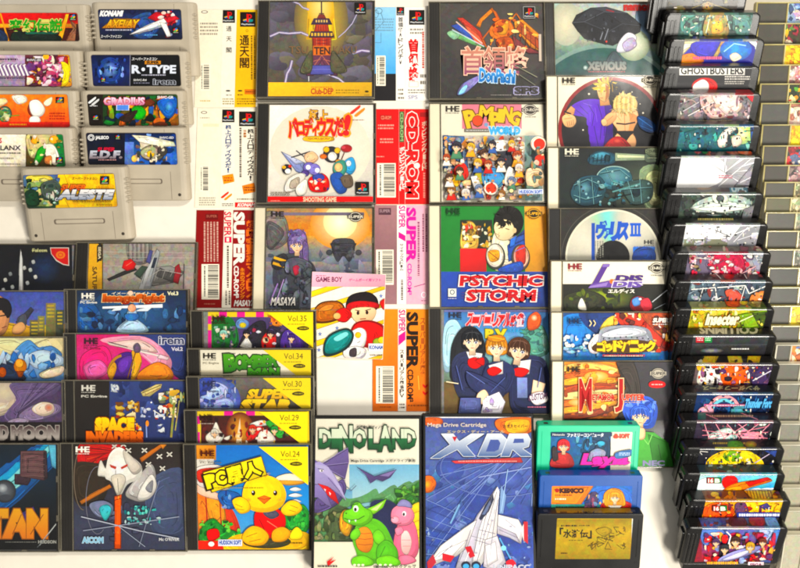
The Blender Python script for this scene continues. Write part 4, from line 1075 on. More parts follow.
def b1(A):
    A.G(373, 5, 397, 75, '9fd0ec 7fc0ea 58a8e0'); A.R(373, 74, 397, 102, '1e1c1e', 0)
    A.O(379, 11, 3.4, 3, .5, '4a5a68'); A.O(376, 14, 2.6, 4, .4, '4a5a68'); A.L_([(381, 13), (384, 22), (376, 30)], .5, '4a6a80'); A.L_([(377, 30), (390, 31)], .4, '5a7a90'); A.tiny(375, 18, 394, 32, 5, '7aa0b8', 2); A.L_([(381, 33), (381, 43), (375, 43)], .4, '5a7a90'); A.bars(376, 56, 385.5, 86, 6)
def s1(A):
    A.ps(396.5, 7, 404.3, 15.5); A.V('首領蜂（ドンパチ）', 398, 17, 403, 65, '2a2626', .02); A.tiny(398, 88, 404, 100, 3, '8a8478', 3)
def f1(A):
    A.ps(409, 10, 424.5, 25); A.tiny(410, 28, 423, 35, 2, '8a8478', 2)
    for i, ch in enumerate('首領蜂'): A.T(ch, 409.5, 40 + i * 14, 418, 52 + i * 14.5, 'd8241c', .06, sh=-.05)
    A.tiny(421, 32, 425, 69, 1, 'c84838', 11, True); A.L_([(409, 82), (418, 82), (418, 87), (409, 87), (409, 82)], .4, 'b8b0a0'); A.tiny(420, 73, 426, 86, 2, '7a7468', 4); A.tiny(408, 89, 425, 94, 2, '8a8478', 5); A.T('SPS', 408, 95.5, 417.5, 99, '8a8ab0', .01)
obi('white paper spine card with a sky blue flap and red characters', 373.5, 7, 427.5, 101, (396, 405), ('70b4e4', 'f8f4ec', 'f7f2ea'), (b1, s1, f1))

def b1(A):
    A.R(380, 115, 392, 120.5, 'b8241c', 0); A.T('CD-ROM', 381, 116, 391, 119.5, 'e08a70', .03); A.tiny(378, 124, 394, 130, 2, 'f0a090', 1); A.tiny(380, 138, 393, 144, 2, 'f0a090', 2); A.bars(377, 163.5, 395.5, 197.5, 12); A.tiny(376, 156, 384, 158, 1, 'f0a090', 4)
def s1(A):
    A.R(399.5, 111.5, 404, 142.5, '4a5a3a', 0); A.T('CD-ROM', 400.3, 112.5, 403.2, 141, '9ac080', .03, rot=90); A.V('ポンピングワールド', 399.5, 147, 404.5, 191, 'f4ece4', .04)
def f1(A):
    A.T('CD-ROM', 406.5, 113, 417.5, 197, 'd8241c', .05, 'f8f0e8', .045, rot=90); A.E(416.8, 166, 3, 3, 'f0e8e0', d=0)
    A.V('ポンピングワールド', 421.8, 121, 426.6, 171, 'e8c8b0', .03); A.R(420, 112.5, 428, 117, '9a1c14', 0); A.tiny(422, 173, 426, 198, 1, 'e89080', 5, True)
obi('bright red paper spine card with outlined white disc lettering', 373.5, 109, 430, 204.5, (399, 405), ('d6201a', 'd8241c', 'd6201a'), (b1, s1, f1))

def b1(A):
    A.G(373, 204, 398, 305, 'a87c80 8a6468 9a7478'); A.R(378.5, 208, 391, 215, '5a3a44', .05); A.T('SUPER', 379.5, 209.5, 390, 212.5, 'a88a90', .02); A.bars(376, 250, 393.5, 285, 15)
def s1(A):
    A.T('SUPER', 399, 206, 405, 228, 'd8208a', .03, rot=90); A.P([(398.5, 232), (405.5, 236), (405.5, 242), (398.5, 238)], 'e02a90', 0); A.V('サイキックストーム', 399.5, 244, 403.5, 271, '4a4440', .02); A.tiny(400, 280, 404, 300, 1, '6a6058', 3, True)
def f1(A):
    A.T('SUPER', 406.5, 208.5, 415.5, 261.5, 'e8209a', .05, rot=90); A.T('CD-ROM²', 407.5, 264, 411.5, 295, 'e04aa8', .03, rot=90); A.tiny(416.5, 222, 420.5, 276, 1, '8a4a68', 2, True); A.tiny(421.5, 214, 428, 252, 2, '7a4058', 4, True)
    A.L_([(414, 287), (425, 284)], .8, 'a84a80'); A.O(423.5, 295, 2.6, 3, .8, 'f4ecf0'); A.tiny(421, 300, 427, 301.5, 1, '8a4a68', 6)
obi('pink paper spine card with a dusty rose flap and magenta lettering', 374, 205, 430.5, 304.5, (397, 406), ('946c70', 'f8f2ea', 'eab4c4'), (b1, s1, f1))

def b1(A):
    A.G(371, 309, 398, 412, 'e89028 e87c1c d8701c'); A.bars(376, 366.5, 394, 403.5, 19); A.tiny(380, 406, 391, 408, 1, '9a4a10', 3)
def s1(A):
    A.T('SUPER', 399, 310, 405, 332, 'd8207a', .03, rot=90); A.P([(398.5, 336), (405.5, 331), (405.5, 340), (398.5, 346)], 'e0208a', 0); A.V('スーパーリアル麻雀PV', 399.5, 350, 404, 398, '4a4038', .02); A.tiny(399.5, 403, 404.5, 409, 2, '6a6058', 3)
def f1(A):
    A.G(406, 309, 432, 412, 'e8901c ec8418 e87814'); A.T('SUPER', 407, 313, 417.5, 368, '201408', .05, rot=90); A.T('CD-ROM²', 407.5, 370, 413, 402, '2a1a08', .04, rot=90); A.V('スーパーリアル麻雀', 420, 318, 425, 378, 'b0582a', .03)
    for y in (384, 391): A.P([(422.5, y), (425, y + 2), (427.5, y), (427.5, y + 2.4), (425, y + 4.6), (422.5, y + 2.4)], 'd8301c', 0)
    A.L_([(418, 376), (419, 390)], .7, 'f4c060'); A.tiny(408, 404, 428, 407, 1, '9a5010', 5)
obi('orange paper spine card with tall black lettering, half under the comic booklet', 372.5, 309, 430.5, 411.5, (398, 406), ('e8821c', 'f6efe2', 'ea8a1c'), (b1, s1, f1))

# ================================================================ SMALL PINK TOPPED BOX
def booklet():
    it = Item('game_booklet', 'small pink topped comic booklet propped on a case beside the orange card', 'booklet', None, 349, 273, 73, 84, 3.2, 6.2, -2.2)
    MB().slab(0, 0, 73, 84, -3.2, 0, .5, .3, 2).build('booklet_body', M['paper'], it)
    A = Art(it, .3, .3, 72.7, 83.7, .06, 'f8f2e2', d=.08)
    A.yb = 0
    A.R(310, 270, 392, 287, 'eeb4c4', .03)
    for i in range(9): A.P([(306, 306 + i * 17 - 30), (396, 262 + i * 17 - 14), (396, 265.5 + i * 17 - 14), (306, 312 + i * 17 - 30)], 'f2cc38', .03)
    A.R(310, 270, 392, 286.5, 'ecb0c0', .03)
    A.T('GAME BOY', 316, 277, 342, 281.8, '6a2a4a', .03); A.tiny(316, 275, 326, 276.3, 1, '8a4a6a', 2); A.T('ゲームボーイ用ソフト', 349, 278.5, 381, 281.5, 'c04a80', .03)
    for x, y in ((320, 334), (337, 328), (385, 300), (381, 296), (319, 350)): A.P([(x + 2.4 * math.cos(k * .628 - 1.57) * (1 if k % 2 == 0 else .45), y + 2.6 * math.sin(k * .628 - 1.57) * (1 if k % 2 == 0 else .45)) for k in range(10)], '7a88b8', 0)
    A.S([(314, 310), (322, 302), (338, 301), (345, 308), (341, 318), (328, 323), (315, 322)], '3a1c10', 0); A.S([(315, 310), (323, 303), (337, 302), (343.5, 308), (340, 317), (328, 321.6), (316, 321)], 'b0622a', .2); A.S([(318, 311), (326, 305), (334, 305), (330, 310)], 'c87c40', .1)
    A.S([(346, 308), (350, 296), (366, 292), (376, 297), (378, 306), (372, 312), (352, 312)], '1c1416', .1); A.S([(348, 304), (360, 301), (377, 303), (378, 308), (362, 308), (348, 311)], 'b8202c', .1)
    A.S([(352, 309), (374, 308), (374, 318), (364, 324), (354, 320)], 'f2cca0', .03); A.E(358, 313, 1.5, 2, '2a1814', d=0); A.E(367, 312.5, 1.5, 2, '2a1814', d=0); A.L_([(360, 319), (366, 318.6)], .9, '8a2a20'); A.L_([(355, 310), (360, 311)], .8, '2a1814'); A.L_([(365, 310.6), (371, 309)], .8, '2a1814')
    A.S([(354, 324), (368, 320), (384, 326), (388, 342), (376, 348), (360, 346), (350, 338)], '8a1418', 0); A.S([(355, 325), (368, 321.5), (382, 327), (386, 340), (375, 346), (360, 344), (352, 337)], 'cc2a24', .12)
    A.S([(336, 312), (345, 308), (352, 314), (346, 322), (337, 320)], 'c82a24', .1); A.E(337, 316, 3.6, 3.2, 'e8b070', d=.05); A.S([(380, 302), (388, 298), (390, 306), (384, 310)], 'c43028', .1)
    A.S([(346, 338), (358, 328), (366, 332), (364, 346), (352, 352)], 'e8e4e0', .15); A.E(358, 335, 3, 3, 'e8b040'); A.S([(344, 350), (356, 346), (366, 350), (362, 358), (346, 358)], 'd8d4d0', .2); A.S([(350, 350), (356, 348), (356, 356), (350, 356)], '3a3034')
    A.S([(324, 344), (330, 334), (346, 328), (354, 334), (350, 346), (338, 354), (325, 356)], '1c2e2c', 0); A.S([(325.5, 344), (331, 335.5), (345, 330), (352, 334.5), (348, 344.5), (337, 352), (326, 353)], '1e7c78', .06); A.S([(334, 338), (345, 332), (348, 335), (338, 341)], '8adada', 0)
    A.E(378, 342, 5, 4, '8a9a3a'); A.E(382, 340, 4, 3.4, 'd8c040')
    A.R(368.5, 343.5, 385, 351.5, 'f6f4f0', 0); A.T('KONAMI', 369.5, 345.5, 384, 349, '3a5aa8', .05); A.tiny(370, 354, 383, 356, 1, '6a5a50', 3)
    A.done('printed_front')
booklet()

# ================================================================ DISC CASES, RIGHT COLUMN
GD = 'disc cases stepped over one another in the right column'
def a(A):
    A.G(554, 2, 660, 105, 'b8c4c8 c8c8a8 6a8a80 385a58 2a3a3c'); A.E(566, 24, 16, 22, 'e8e0c4', 'bcc0ac', d=.05); A.S([(636, 12), (658, 10), (660, 34), (642, 40)], '7a90a8', .025)
    A.E(604, 118, 78, 74, '2a5a54', '88a49a', d=.08, n=60); A.E(604, 122, 76, 74, '24504c', '2c5c58', d=.12, n=60)
    A.E(633, 45, 16, 16, 'ffffe8', '98a888', d=.05)  # round lamp glare painted onto the cover
    A.P([(572, 23), (576, 15), (590, 8), (606, 7), (627, 13), (635, 19), (641, 25), (640, 32), (630, 33), (621, 36), (612, 46), (598, 43), (584, 39), (578, 32)], '17181d', .05)
    for q, c in ((((572, 23), (590, 8), (604, 12), (584, 22)), '2a2c33'), (((590, 8), (606, 7), (627, 13), (604, 12)), '3a3c44'), (((604, 12), (627, 13), (641, 25), (622, 24)), '24262c'), (((584, 22), (604, 12), (622, 24), (608, 32)), '1e2026'), (((572, 23), (584, 22), (590, 34), (578, 32)), '101115'), (((584, 22), (608, 32), (606, 45), (590, 40)), '14151a'), (((608, 32), (622, 24), (640, 32), (612, 46)), '1a1b21')): A.P(q, c, .05)
    A.L_([(572, 23), (584, 22), (604, 12), (627, 13)], .5, '5a5e68'); A.L_([(584, 22), (608, 32), (622, 24), (641, 26)], .4, '50545e'); A.L_([(608, 32), (606, 45)], .4, '484c56'); A.L_([(600, 40), (604, 28)], 1, '8a8e98'); A.L_([(604, 41), (608, 29)], 1, '8a8e98'); A.L_([(606, 10), (614, 12)], 1.2, '9a3038'); A.B(584, 14, 632, 42, 30, '30333a 0c0d10 484c54', 1.5, 4, .1)
    A.S([(616, 50), (620, 40), (628, 33), (636, 38), (630, 50), (620, 53)], 'e8e4ec', .1); A.S([(622, 44), (632, 38), (636, 46), (626, 52)], 'b0a8c0')
    A.S([(606, 64), (611, 53), (616, 53), (622, 64)], '3a4a50', .1); A.T('namco', 624, 5.5, 651, 10.5, 'c03028', .07); A.T('XEVIOUS', 588, 62.5, 625, 70, '7a8a88', .07, '2a3034', .06, c2='a09a90'); A.tiny(588, 71, 625, 73, 1, 'c86a70', 3)
    A.E(585, 68, 2.4, 2.4, 'e8f4f0', '4a7470', d=0); A.E(606, 42, 1, 1, 'e05048', d=0)
jewel('clear disc case with a dark angular spacecraft over a pale blue planet', 545, 660, 1.5, a, 1.0, vb=74, group=GD, base='traygrey', xs=11)

def a(A):
    A.R(556, 76, 664, 182, 'f2ead2', 0); A.E(611, 130, 53, 53, '8a1420', d=0, n=48); A.E(611, 130, 49.5, 49.5, '0d0c12', d=.05, n=48)
    for x, y, r in ((589, 94, 1), (573, 118, .8), (643, 113, .9), (596, 130, 1), (590, 138, .6), (632, 92, .6), (650, 124, .7), (583, 130, .8), (640, 104, .5), (570, 108, .6)): A.E(x, y, r, r, 'f4ecd8', d=0)
    A.S([(571, 107), (580, 101), (592, 99), (604, 101), (612, 108), (613, 128), (609, 150), (592, 150), (590, 130), (586, 118), (578, 116), (573, 114)], '5a2cb0', .04)
    A.P([(604, 101), (612, 108), (613, 128), (609, 150), (603, 150), (607, 124)], '3a1a7a', .03)
    for q in (((588, 104), (594, 114), (592, 126)), ((598, 104), (602, 118), (600, 140)), ((580, 106), (588, 114)), ((594, 126), (598, 146)), ((606, 112), (604, 136)), ((576, 110), (584, 116))): A.L_(q, .6, '2c1460')
    for q in (((583, 103), (592, 106)), ((595, 108), (597, 122)), ((590, 112), (590, 122))): A.L_(q, .5, '8a60e0')
    A.P([(565, 113), (571, 106), (575, 109), (574, 114), (569, 119)], 'd89a68', .03); A.L_([(567, 112), (573, 116)], .5, '7a4a2a'); A.S([(562, 118), (567, 114), (574, 116), (576, 122), (572, 127), (565, 126)], 'f0bc88', .03)
    for k in range(4): A.L_([(568 + k * 1.9, 126.5 - k * .5), (567 + k * 2, 121.5 - k * .6)], .45, '7a4a2a')
    A.L_([(564, 119), (572, 118)], .5, 'a87048'); A.L_([(564, 111.5), (571, 114)], 1.6, '221818'); A.L_([(565, 113.6), (570, 116)], .5, 'c8a030')
    A.P([(599, 92), (607, 92), (610, 105), (600, 106)], 'd89c68', .03); A.S([(597, 86), (603, 83), (609, 87), (609, 96), (605, 102), (599, 98)], 'f2c48a', .03); A.P([(605, 84), (609, 87), (609, 96), (605, 102), (606, 92)], 'a86a3c', .02)
    A.L_([(598, 91), (601, 91.4)], .8, '2a1810'); A.L_([(603.5, 91.6), (606, 91)], .8, '2a1810'); A.L_([(601.5, 92), (601, 95.4)], .4, '9a6a40'); A.L_([(600, 98), (603, 98)], .5, '8a3a2a')
    A.spikes(605, 87, 8, 7, 165, 380, 15, 5, 'f2cc1c', 5); A.spikes(603, 85, 6, 4, 80, 200, 7, 5, 'f4d42c', 9); A.P([(609, 82), (615, 84), (616, 97), (610, 104), (611, 92)], '1a130c', .03); A.L_([(612, 84), (613, 98)], .5, 'c8a020'); A.spikes(611, 95, 3, 6, -30, 90, 6, 4, '1a130c', 4)
    # fair haired figure from behind
    A.S([(611, 112), (616, 110), (634, 109), (638, 118), (633, 130), (632, 138), (617, 138), (617, 130), (612, 122)], 'eebb8c', .03); A.P([(628, 110), (638, 117), (633, 130), (632, 138), (627, 136), (630, 122)], 'd09460', .02); A.L_([(624, 113), (625, 134)], .5, 'a86c40'); A.L_([(617, 116), (621, 121)], .4, 'c08450'); A.L_([(633, 116), (629, 121)], .4, 'b07848')
    A.S([(603, 120), (608, 114), (615, 112), (616, 118), (611, 124), (605, 126)], 'e4ac7c', .03); A.L_([(606, 122), (613, 116)], .4, '9a6038'); A.S([(601, 121), (605, 119), (607, 124), (603, 126)], 'f0c090', .03)
    A.L_([(616, 123.5), (625, 124.4), (635, 122.5)], 1.5, '161012'); A.S([(615, 136), (624, 131), (634, 136), (635, 146), (625, 149), (614, 146)], 'e8b080', .03); A.P([(614, 131), (636, 131), (630, 136), (625, 143), (620, 136)], '161012', 0); A.L_([(625, 142), (625, 149)], .6, '8a5430')
    A.S([(604, 146), (612, 138), (620, 137), (627, 142), (630, 150), (602, 150)], 'a8202a', .08); A.E(617, 141, 4, 2.6, 'e06050', 'a8202a', d=.03)
    A.S([(613, 108), (615, 98), (622, 94.5), (632, 96), (637, 103), (635, 111), (628, 113), (618, 113)], 'e4c680', .04); A.spikes(625, 101, 8, 6, -180, 180, 20, 4.4, 'e8cc88', 6); A.spikes(624, 108, 9, 3, 10, 170, 12, 6, 'f0dca0', 7)
    for k in range(8): A.L_([(617 + k * 2.2, 97), (616 + k * 2.4, 104), (617 + k * 2.2, 112)], .4, ('a8843c', 'f8ecc0')[k % 2])
    A.S([(637, 117), (646, 118), (656, 127), (651, 133), (640, 128)], '183a6a', .1); A.L_([(638, 118), (652, 128)], .6, '4a80c8'); A.L_([(640, 126), (652, 131)], .6, '3a68a8')
    A.he(562, 78, 13, '2c261e'); A.disc(649.5, 80.5, 6.5, '2c261e', 'efe6d0', 'CD-ROM'); A.tiny(643, 86.5, 656, 88, 1, '555', 3)
jewel('clear disc case with a round picture of a blond figure in purple', 546.5, 665.5, 75, a, 6.0, spine='cream', vb=144, group=GD)

def a(A):
    A.G(556, 146, 670, 252, '141a1c 16201f 1c2824 24302a'); A.E(640, 190, 34, 34, '46523e', '1a2422', d=.08); A.S([(640, 170), (664, 168), (668, 206), (646, 208)], '7a8a6a', .15); A.S([(646, 176), (660, 172), (662, 200), (650, 204)], 'b4ba8a', .1)
    A.S([(588, 158), (598, 151), (612, 153), (618, 158), (612, 164), (600, 165), (590, 164)], '1d4a5e', .15); A.S([(592, 156), (602, 152), (610, 155), (600, 159)], '4a8aa0', .1); A.L_([(594, 161), (610, 160)], .8, '0c2028'); A.E(607, 158, 3, 3.4, '12303c')
    A.P([(615, 153), (650, 155), (650, 160), (615, 161)], '8a9a80', .1); A.P([(617, 154.5), (648, 156.5), (648, 158), (617, 158)], 'c8d0a8', .05); A.S([(646, 153), (658, 155), (658, 161), (646, 162)], '50604e', .1)
    A.E(614, 178, 18, 12, '2a5a68', d=.1); A.E(614, 176, 15, 9, '6a98a0', '2c6070', d=.1); A.O(614, 178, 18, 12, 1, '9ab8b0', 24, 180, 330)
    A.S([(571, 190), (580, 178), (598, 176), (606, 188), (600, 202), (584, 206), (573, 200)], '1c4654', .12); A.E(584, 188, 7, 6, '6aa0aa', '22505e', d=.1)
    for k in range(8): A.E(578 + (k * 5) % 22, 184 + (k * 7) % 16, 1.2, 1.2, ('8ab8bc', '0e2a34')[k % 2], d=0)
    A.B(598, 180, 634, 206, 46, '0c1a1e 2c5a66 4a8a94 163840 7aa8a8 0a1214', 2.8, 61, .15)
    A.S([(622, 186), (640, 180), (652, 184), (650, 200), (632, 204)], '2e4a48', .12); A.L_([(612, 192), (640, 184)], 1.6, '5a8a88'); A.L_([(612, 198), (642, 192)], 1.2, '0c1618'); A.E(636, 192, 4, 5, '14262a')
    for k in range(6): A.L_([(590 + k * 4, 154 + (k % 2)), (589 + k * 4, 163)], .5, '0c2830')
    for q in (((574, 186), (588, 180), (602, 186)), ((574, 196), (586, 200), (602, 196)), ((580, 180), (580, 204)), ((592, 178), (594, 205)), ((606, 168), (612, 182), (624, 186)), ((600, 174), (620, 170), (630, 178)), ((628, 182), (634, 202)), ((640, 180), (642, 204)), ((624, 190), (652, 188))): A.L_(q, .6, '0a2028'); A.L_([(x - .6, y - .6) for x, y in q], .35, '8ac0c4')
    for x, y in ((578, 182), (598, 182), (576, 200), (600, 202), (612, 172), (626, 178), (636, 186), (648, 184), (648, 198)): A.E(x, y, 1, 1, 'a8d0d0', d=0); A.E(x + .2, y + .2, .5, .5, '0a2028', d=0)
    A.he(564.5, 149, 14, 'd8d4c0'); A.disc(653, 151.5, 6.5, '7a8468', '1c2420', 'CD-ROM'); A.tiny(647, 157.5, 660, 159, 1, 'aab090', 3)
jewel('clear disc case with dark teal machine arms on black', 548, 668, 146.5, a, 6.6, spine='cream', vb=208, group=GD)

def silver(it):
    p = it.loc(613, 257, -1.0)
    d = bpy.data
    cx, cy, r = p[0], p[1], 47.0
    A = Art(it, cx - r, cy - r, cx + r, cy + r, -1.0, 'c8c4b4', d=.02)
    A.v = []; A.f = []; A.c = []; A.k = 0
    n = 64
    def col(t):  # sheen bands and coloured streaks of reflected light, painted by angle
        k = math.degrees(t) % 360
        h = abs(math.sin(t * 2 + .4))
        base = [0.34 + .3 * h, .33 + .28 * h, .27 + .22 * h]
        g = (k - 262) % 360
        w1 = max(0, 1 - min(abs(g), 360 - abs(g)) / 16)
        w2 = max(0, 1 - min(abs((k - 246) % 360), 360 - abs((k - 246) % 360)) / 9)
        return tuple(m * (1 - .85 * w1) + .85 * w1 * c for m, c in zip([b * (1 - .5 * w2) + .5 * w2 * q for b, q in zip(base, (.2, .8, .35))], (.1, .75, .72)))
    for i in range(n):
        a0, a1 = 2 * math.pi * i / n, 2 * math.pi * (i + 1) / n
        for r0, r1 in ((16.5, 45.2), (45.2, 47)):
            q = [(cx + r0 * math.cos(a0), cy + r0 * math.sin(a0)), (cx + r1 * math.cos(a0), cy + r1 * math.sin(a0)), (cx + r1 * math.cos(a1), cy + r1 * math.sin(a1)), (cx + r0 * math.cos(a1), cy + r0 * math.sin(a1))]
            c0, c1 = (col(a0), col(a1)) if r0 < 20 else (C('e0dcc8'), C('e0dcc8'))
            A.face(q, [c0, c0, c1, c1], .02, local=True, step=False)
    A.k = 2
    A.R(591.5, 223, 595, 262, '1c4ea8', 0)
    x = 595.5
    for i, (ch, w, h0, h1) in enumerate((('ヴ', 9, 222, 238), ('ァ', 6, 229, 238), ('リ', 8.5, 223, 239.5), ('ス', 9, 224, 238.5))):
        A.T(ch, x, h0, x + w, h1, '1a56b8', .08, sh=.12); x += w - .3
    for q in ((630, 223, 641, 225.5), (630, 234, 641, 236.5), (631, 225, 633.2, 234.5), (634.6, 225, 636.8, 234.5), (638, 225, 640.2, 234.5)): A.R(*q, '1f5cc0', 0)
    A.he(644, 240, 10, '222'); A.R(633, 247, 655, 262, '2a62b8', .1); A.S([(634, 252), (642, 247), (654, 250), (654, 262), (634, 262)], '163a80', .2); A.tiny(594, 241, 604, 258, 4, '8a8a80', 3, True); A.tiny(634, 246, 655, 247, 1, '3a6ac0', 5)
    A.done('compact_disc', 'gloss')
    h = MB(); h.cyl(cx, cy, 16, -1.2, -.86, 30, .1); h.cyl(cx, cy, 5, -.9, -.5, 18, .2)
    h.build('disc_hub', M['black'], it)
def a(A):
    A.G(556, 208, 672, 314, '2c2a26 242220 201e1c'); A.O(613, 257, 52, 52, .8, '4a4842', 40)
jewel('black trayed disc case with a bare silver disc lettered in blue', 549, 671, 208, a, 7.6, spine='blackm', base='tray', vb=259, group=GD, back=silver)

def a(A):
    A.R(560, 260, 676, 368, 'f4eeda', 0); A.R(560, 284, 676, 368, '1a1b14', .1); A.E(606, 298, 30, 12, '7a8a20', '1c1e14', d=.15); A.E(601, 297, 9, 6, 'b8c83a', '68781c', d=.1); A.S([(565, 296), (590, 291), (606, 300), (590, 312), (568, 312)], '2c301c', .2)
    A.B(566, 288, 620, 309, 26, '3a421c 14160e 56621e 22261a', 4, 71, .2); A.S([(578, 308), (581, 298), (585, 304), (586, 310)], 'e8e4d8', .1)
    A.S([(631, 300), (638, 296), (648, 300), (650, 310), (632, 310)], '8a1c28', .1); A.S([(640, 302), (648, 298), (652, 308), (644, 311)], 'c03844', .1); A.S([(632, 300), (638, 297), (640, 304), (634, 306)], '5a8ac8', .1); A.E(640, 299, 1.4, 1.2, 'fff', d=0)
    A.L_([(652, 302), (667, 290)], .9, 'd8dce0'); A.L_([(654, 309), (666, 303)], .6, 'b0b8c0'); A.L_([(648, 312), (662, 310)], .8, '4a6a3a')
    A.P([(603, 264), (609, 264), (598, 284), (592, 284)], '5a3a8c', 0); A.P([(591, 284), (617, 279), (615, 287), (588, 288)], '6a4a9a', 0); A.P([(603, 264), (610, 264), (609, 267), (602, 267)], '8a70b8', 0); A.P([(590, 286), (608, 282), (606, 286), (588, 288)], '9a80c0', 0)
    A.E(612, 281.5, 2.6, 2.4, 'e8781c', d=0); A.T('DIS', 616, 275.5, 641, 281, '4a2c7a', .06, sh=.3); A.T('DIS', 613, 281.3, 640, 287, '6a50a0', .05, 'e8e0f0', .05, sh=.3); A.L_([(614, 281.2), (642, 281.2)], .5, 'f4eeda')
    A.T('エルディス', 608, 289, 634, 293, 'f0ece0', .05, sh=.1); A.he(568, 263.5, 14, '8a2830'); A.disc(656.5, 268, 6.5, '2c261e', 'f4eeda', 'CD-ROM'); A.tiny(651, 274.5, 663, 276, 1, '555', 3)
jewel('clear disc case with a purple slanted initial over a cream and black cover', 551, 674, 260, a, 8.8, spine='cream', vb=310, d=.1, group=GD)

def a(A):
    A.G(560, 311, 676, 420, '2a4a8a 2a68b0 3a8ac8 50606a 6a6a60'); A.S([(562, 318), (590, 316), (594, 340), (570, 352), (556, 350)], '2a7ac0', .12); A.S([(580, 311), (640, 311), (640, 330), (600, 336)], '1c3470', .15)
    A.S([(608, 318), (616, 316), (616, 324), (604, 332), (600, 328)], 'e8c860'); A.S([(618, 316), (628, 312), (644, 313), (664, 326), (668, 350), (650, 346), (640, 330), (622, 326)], 'c03c24'); A.S([(640, 312), (668, 312), (672, 340), (660, 336)], 'a84a2c')
    A.B(614, 312, 671, 352, 80, 'd84a28 f0b060 8a2418 e8d8c0 f09030 5a2a24 f4e4d0', 3.2, 72); A.B(562, 334, 600, 356, 26, 'd8e4e8 8ab0c8 f0ece0 5a8ab0', 3, 73); A.S([(588, 344), (596, 334), (604, 338), (598, 352), (590, 352)], 'e4d8d0')
    A.L_([(589, 320), (591, 323), (589, 326)], 1, 'e8d8a0'); A.L_([(593, 320), (595, 323), (593, 326)], 1, 'e8d8a0')
    A.S([(598, 338), (602, 328), (624, 325), (646, 328), (652, 338), (650, 344), (602, 344)], '8a8e98', .12); A.S([(603, 333), (624, 327), (645, 331), (640, 336), (606, 337)], 'c4c8d0', .1)
    for k in range(9): A.E(603 + k * 5.6, 336.5 + abs(k - 4) * .5, .8, .8, '3a3e48', d=0)
    A.S([(596, 343), (624, 339), (652, 342), (655, 350), (624, 353), (594, 351)], '4a3010', 0)
    for i, ch in enumerate('ゴッドパニック'): A.T(ch, 597 + i * 8.2, 341 + (3 if ch == 'ッ' else 0), 605 + i * 8.2, 350.5, 'f4d024', .07, '6a4a0c', .05)
    A.tiny(602, 353, 644, 357, 1, 'b02c24', 4); A.tiny(604, 354.5, 642, 356.5, 1, 'e8d0b0', 8); A.he(568, 318, 13, '1a2a4a'); A.T('SUPER', 652, 318, 667, 322, 'e8e4dc', .06, sh=.2); A.tiny(652, 323, 667, 325, 1, 'ddd', 6)
jewel('clear disc case with yellow characters across a silver banner on blue', 551.5, 675, 311.5, a, 9.3, spine='cream', vb=360, group=GD, d=.25)

def a(A):
    A.G(560, 360, 678, 472, '3a2c24 3c3838 3c3c40 38383e'); A.S([(560, 362), (610, 360), (628, 372), (633, 390), (622, 412), (600, 424), (560, 424)], 'e0862a', .15)
    for k, c in enumerate(('f4c070', 'c8641c', 'f0a848', 'a84814', 'f6d090', 'd87420', 'e89c40', '8a3a14')): A.S([(562, 366 + k * 7), (590, 362 + k * 7), (628 - abs(k - 3) * 2, 370 + k * 5), (600, 373 + k * 6), (562, 371 + k * 7)], c, .12)
    A.E(596, 376, 12, 5, 'f8dc98', 'e8a048', d=.05); A.E(582, 402, 14, 4, 'fae0a8', 'e09a40', d=.05); A.B(562, 364, 624, 416, 36, 'f0b050 c86820 f8d898 9a4818 e89038', 3.4, 81, .15); A.R(630, 360, 680, 420, '38363a', .08); A.S([(616, 362), (632, 360), (640, 392), (628, 412), (618, 416), (631, 392)], '3a3430', .08)
    A.R(560, 418, 640, 424, '1a1410', .05)
    A.S([(622, 410), (624, 402), (636, 396), (650, 397), (657, 406), (656, 420), (650, 428), (630, 424)], '3a5ac0', .12); A.head(640, 416, 9, '3c60c8', 'f4d0a8'); A.B(624, 397, 656, 412, 16, '6a90e8 2a48a0 88a8f0', 3, 82, .1)
    A.P([(620, 468), (624, 446), (634, 434), (642, 431), (654, 432), (668, 442), (674, 468)], '4a9440', .04); A.P([(648, 434), (668, 442), (674, 468), (654, 468)], '35742e', .03); A.L_([(636, 440), (634, 464)], .7, '24501e'); A.L_([(658, 444), (662, 464)], .7, '24501e'); A.L_([(640, 434), (648, 444), (652, 434)], .8, '8ad070'); A.S([(634, 428), (644, 428), (644, 438), (636, 438)], 'ecc098', .05)
    A.he(567, 366, 13, '2a1c12'); A.disc(657.5, 373, 6.5, 'b8b0a0', '33302e', 'SUPER'); A.S([(649, 382), (656, 380), (664, 382), (664, 386), (656, 387.5), (649, 386)], 'd82c34', 0); A.tiny(651, 383, 662, 385, 1, 'f4c0b8', 2)
    A.T('M', 579, 379, 591, 410, 'b0281c', .02, 'f4d0a0', .03); A.T('ETAMOR', 592, 394, 614, 399.5, 'b82c1c', .05, 'f4d4a8', .05); A.T('J', 615, 379, 622, 411, 'b0281c', .02, 'f4d0a0', .03); A.T('UPITER', 622, 394, 644, 399.5, 'c4402c', .05, 'e8c8b0', .05); A.tiny(624, 401, 640, 402.5, 1, 'c8b0a8', 3)
    A.T('NEC', 643, 460, 664, 465, '8a84a8', .05)
jewel('clear disc case with an orange banded planet and a blue haired figure in green', 552.5, 677, 360.5, a, 9.8, spine='cream', vb=465, group=GD)

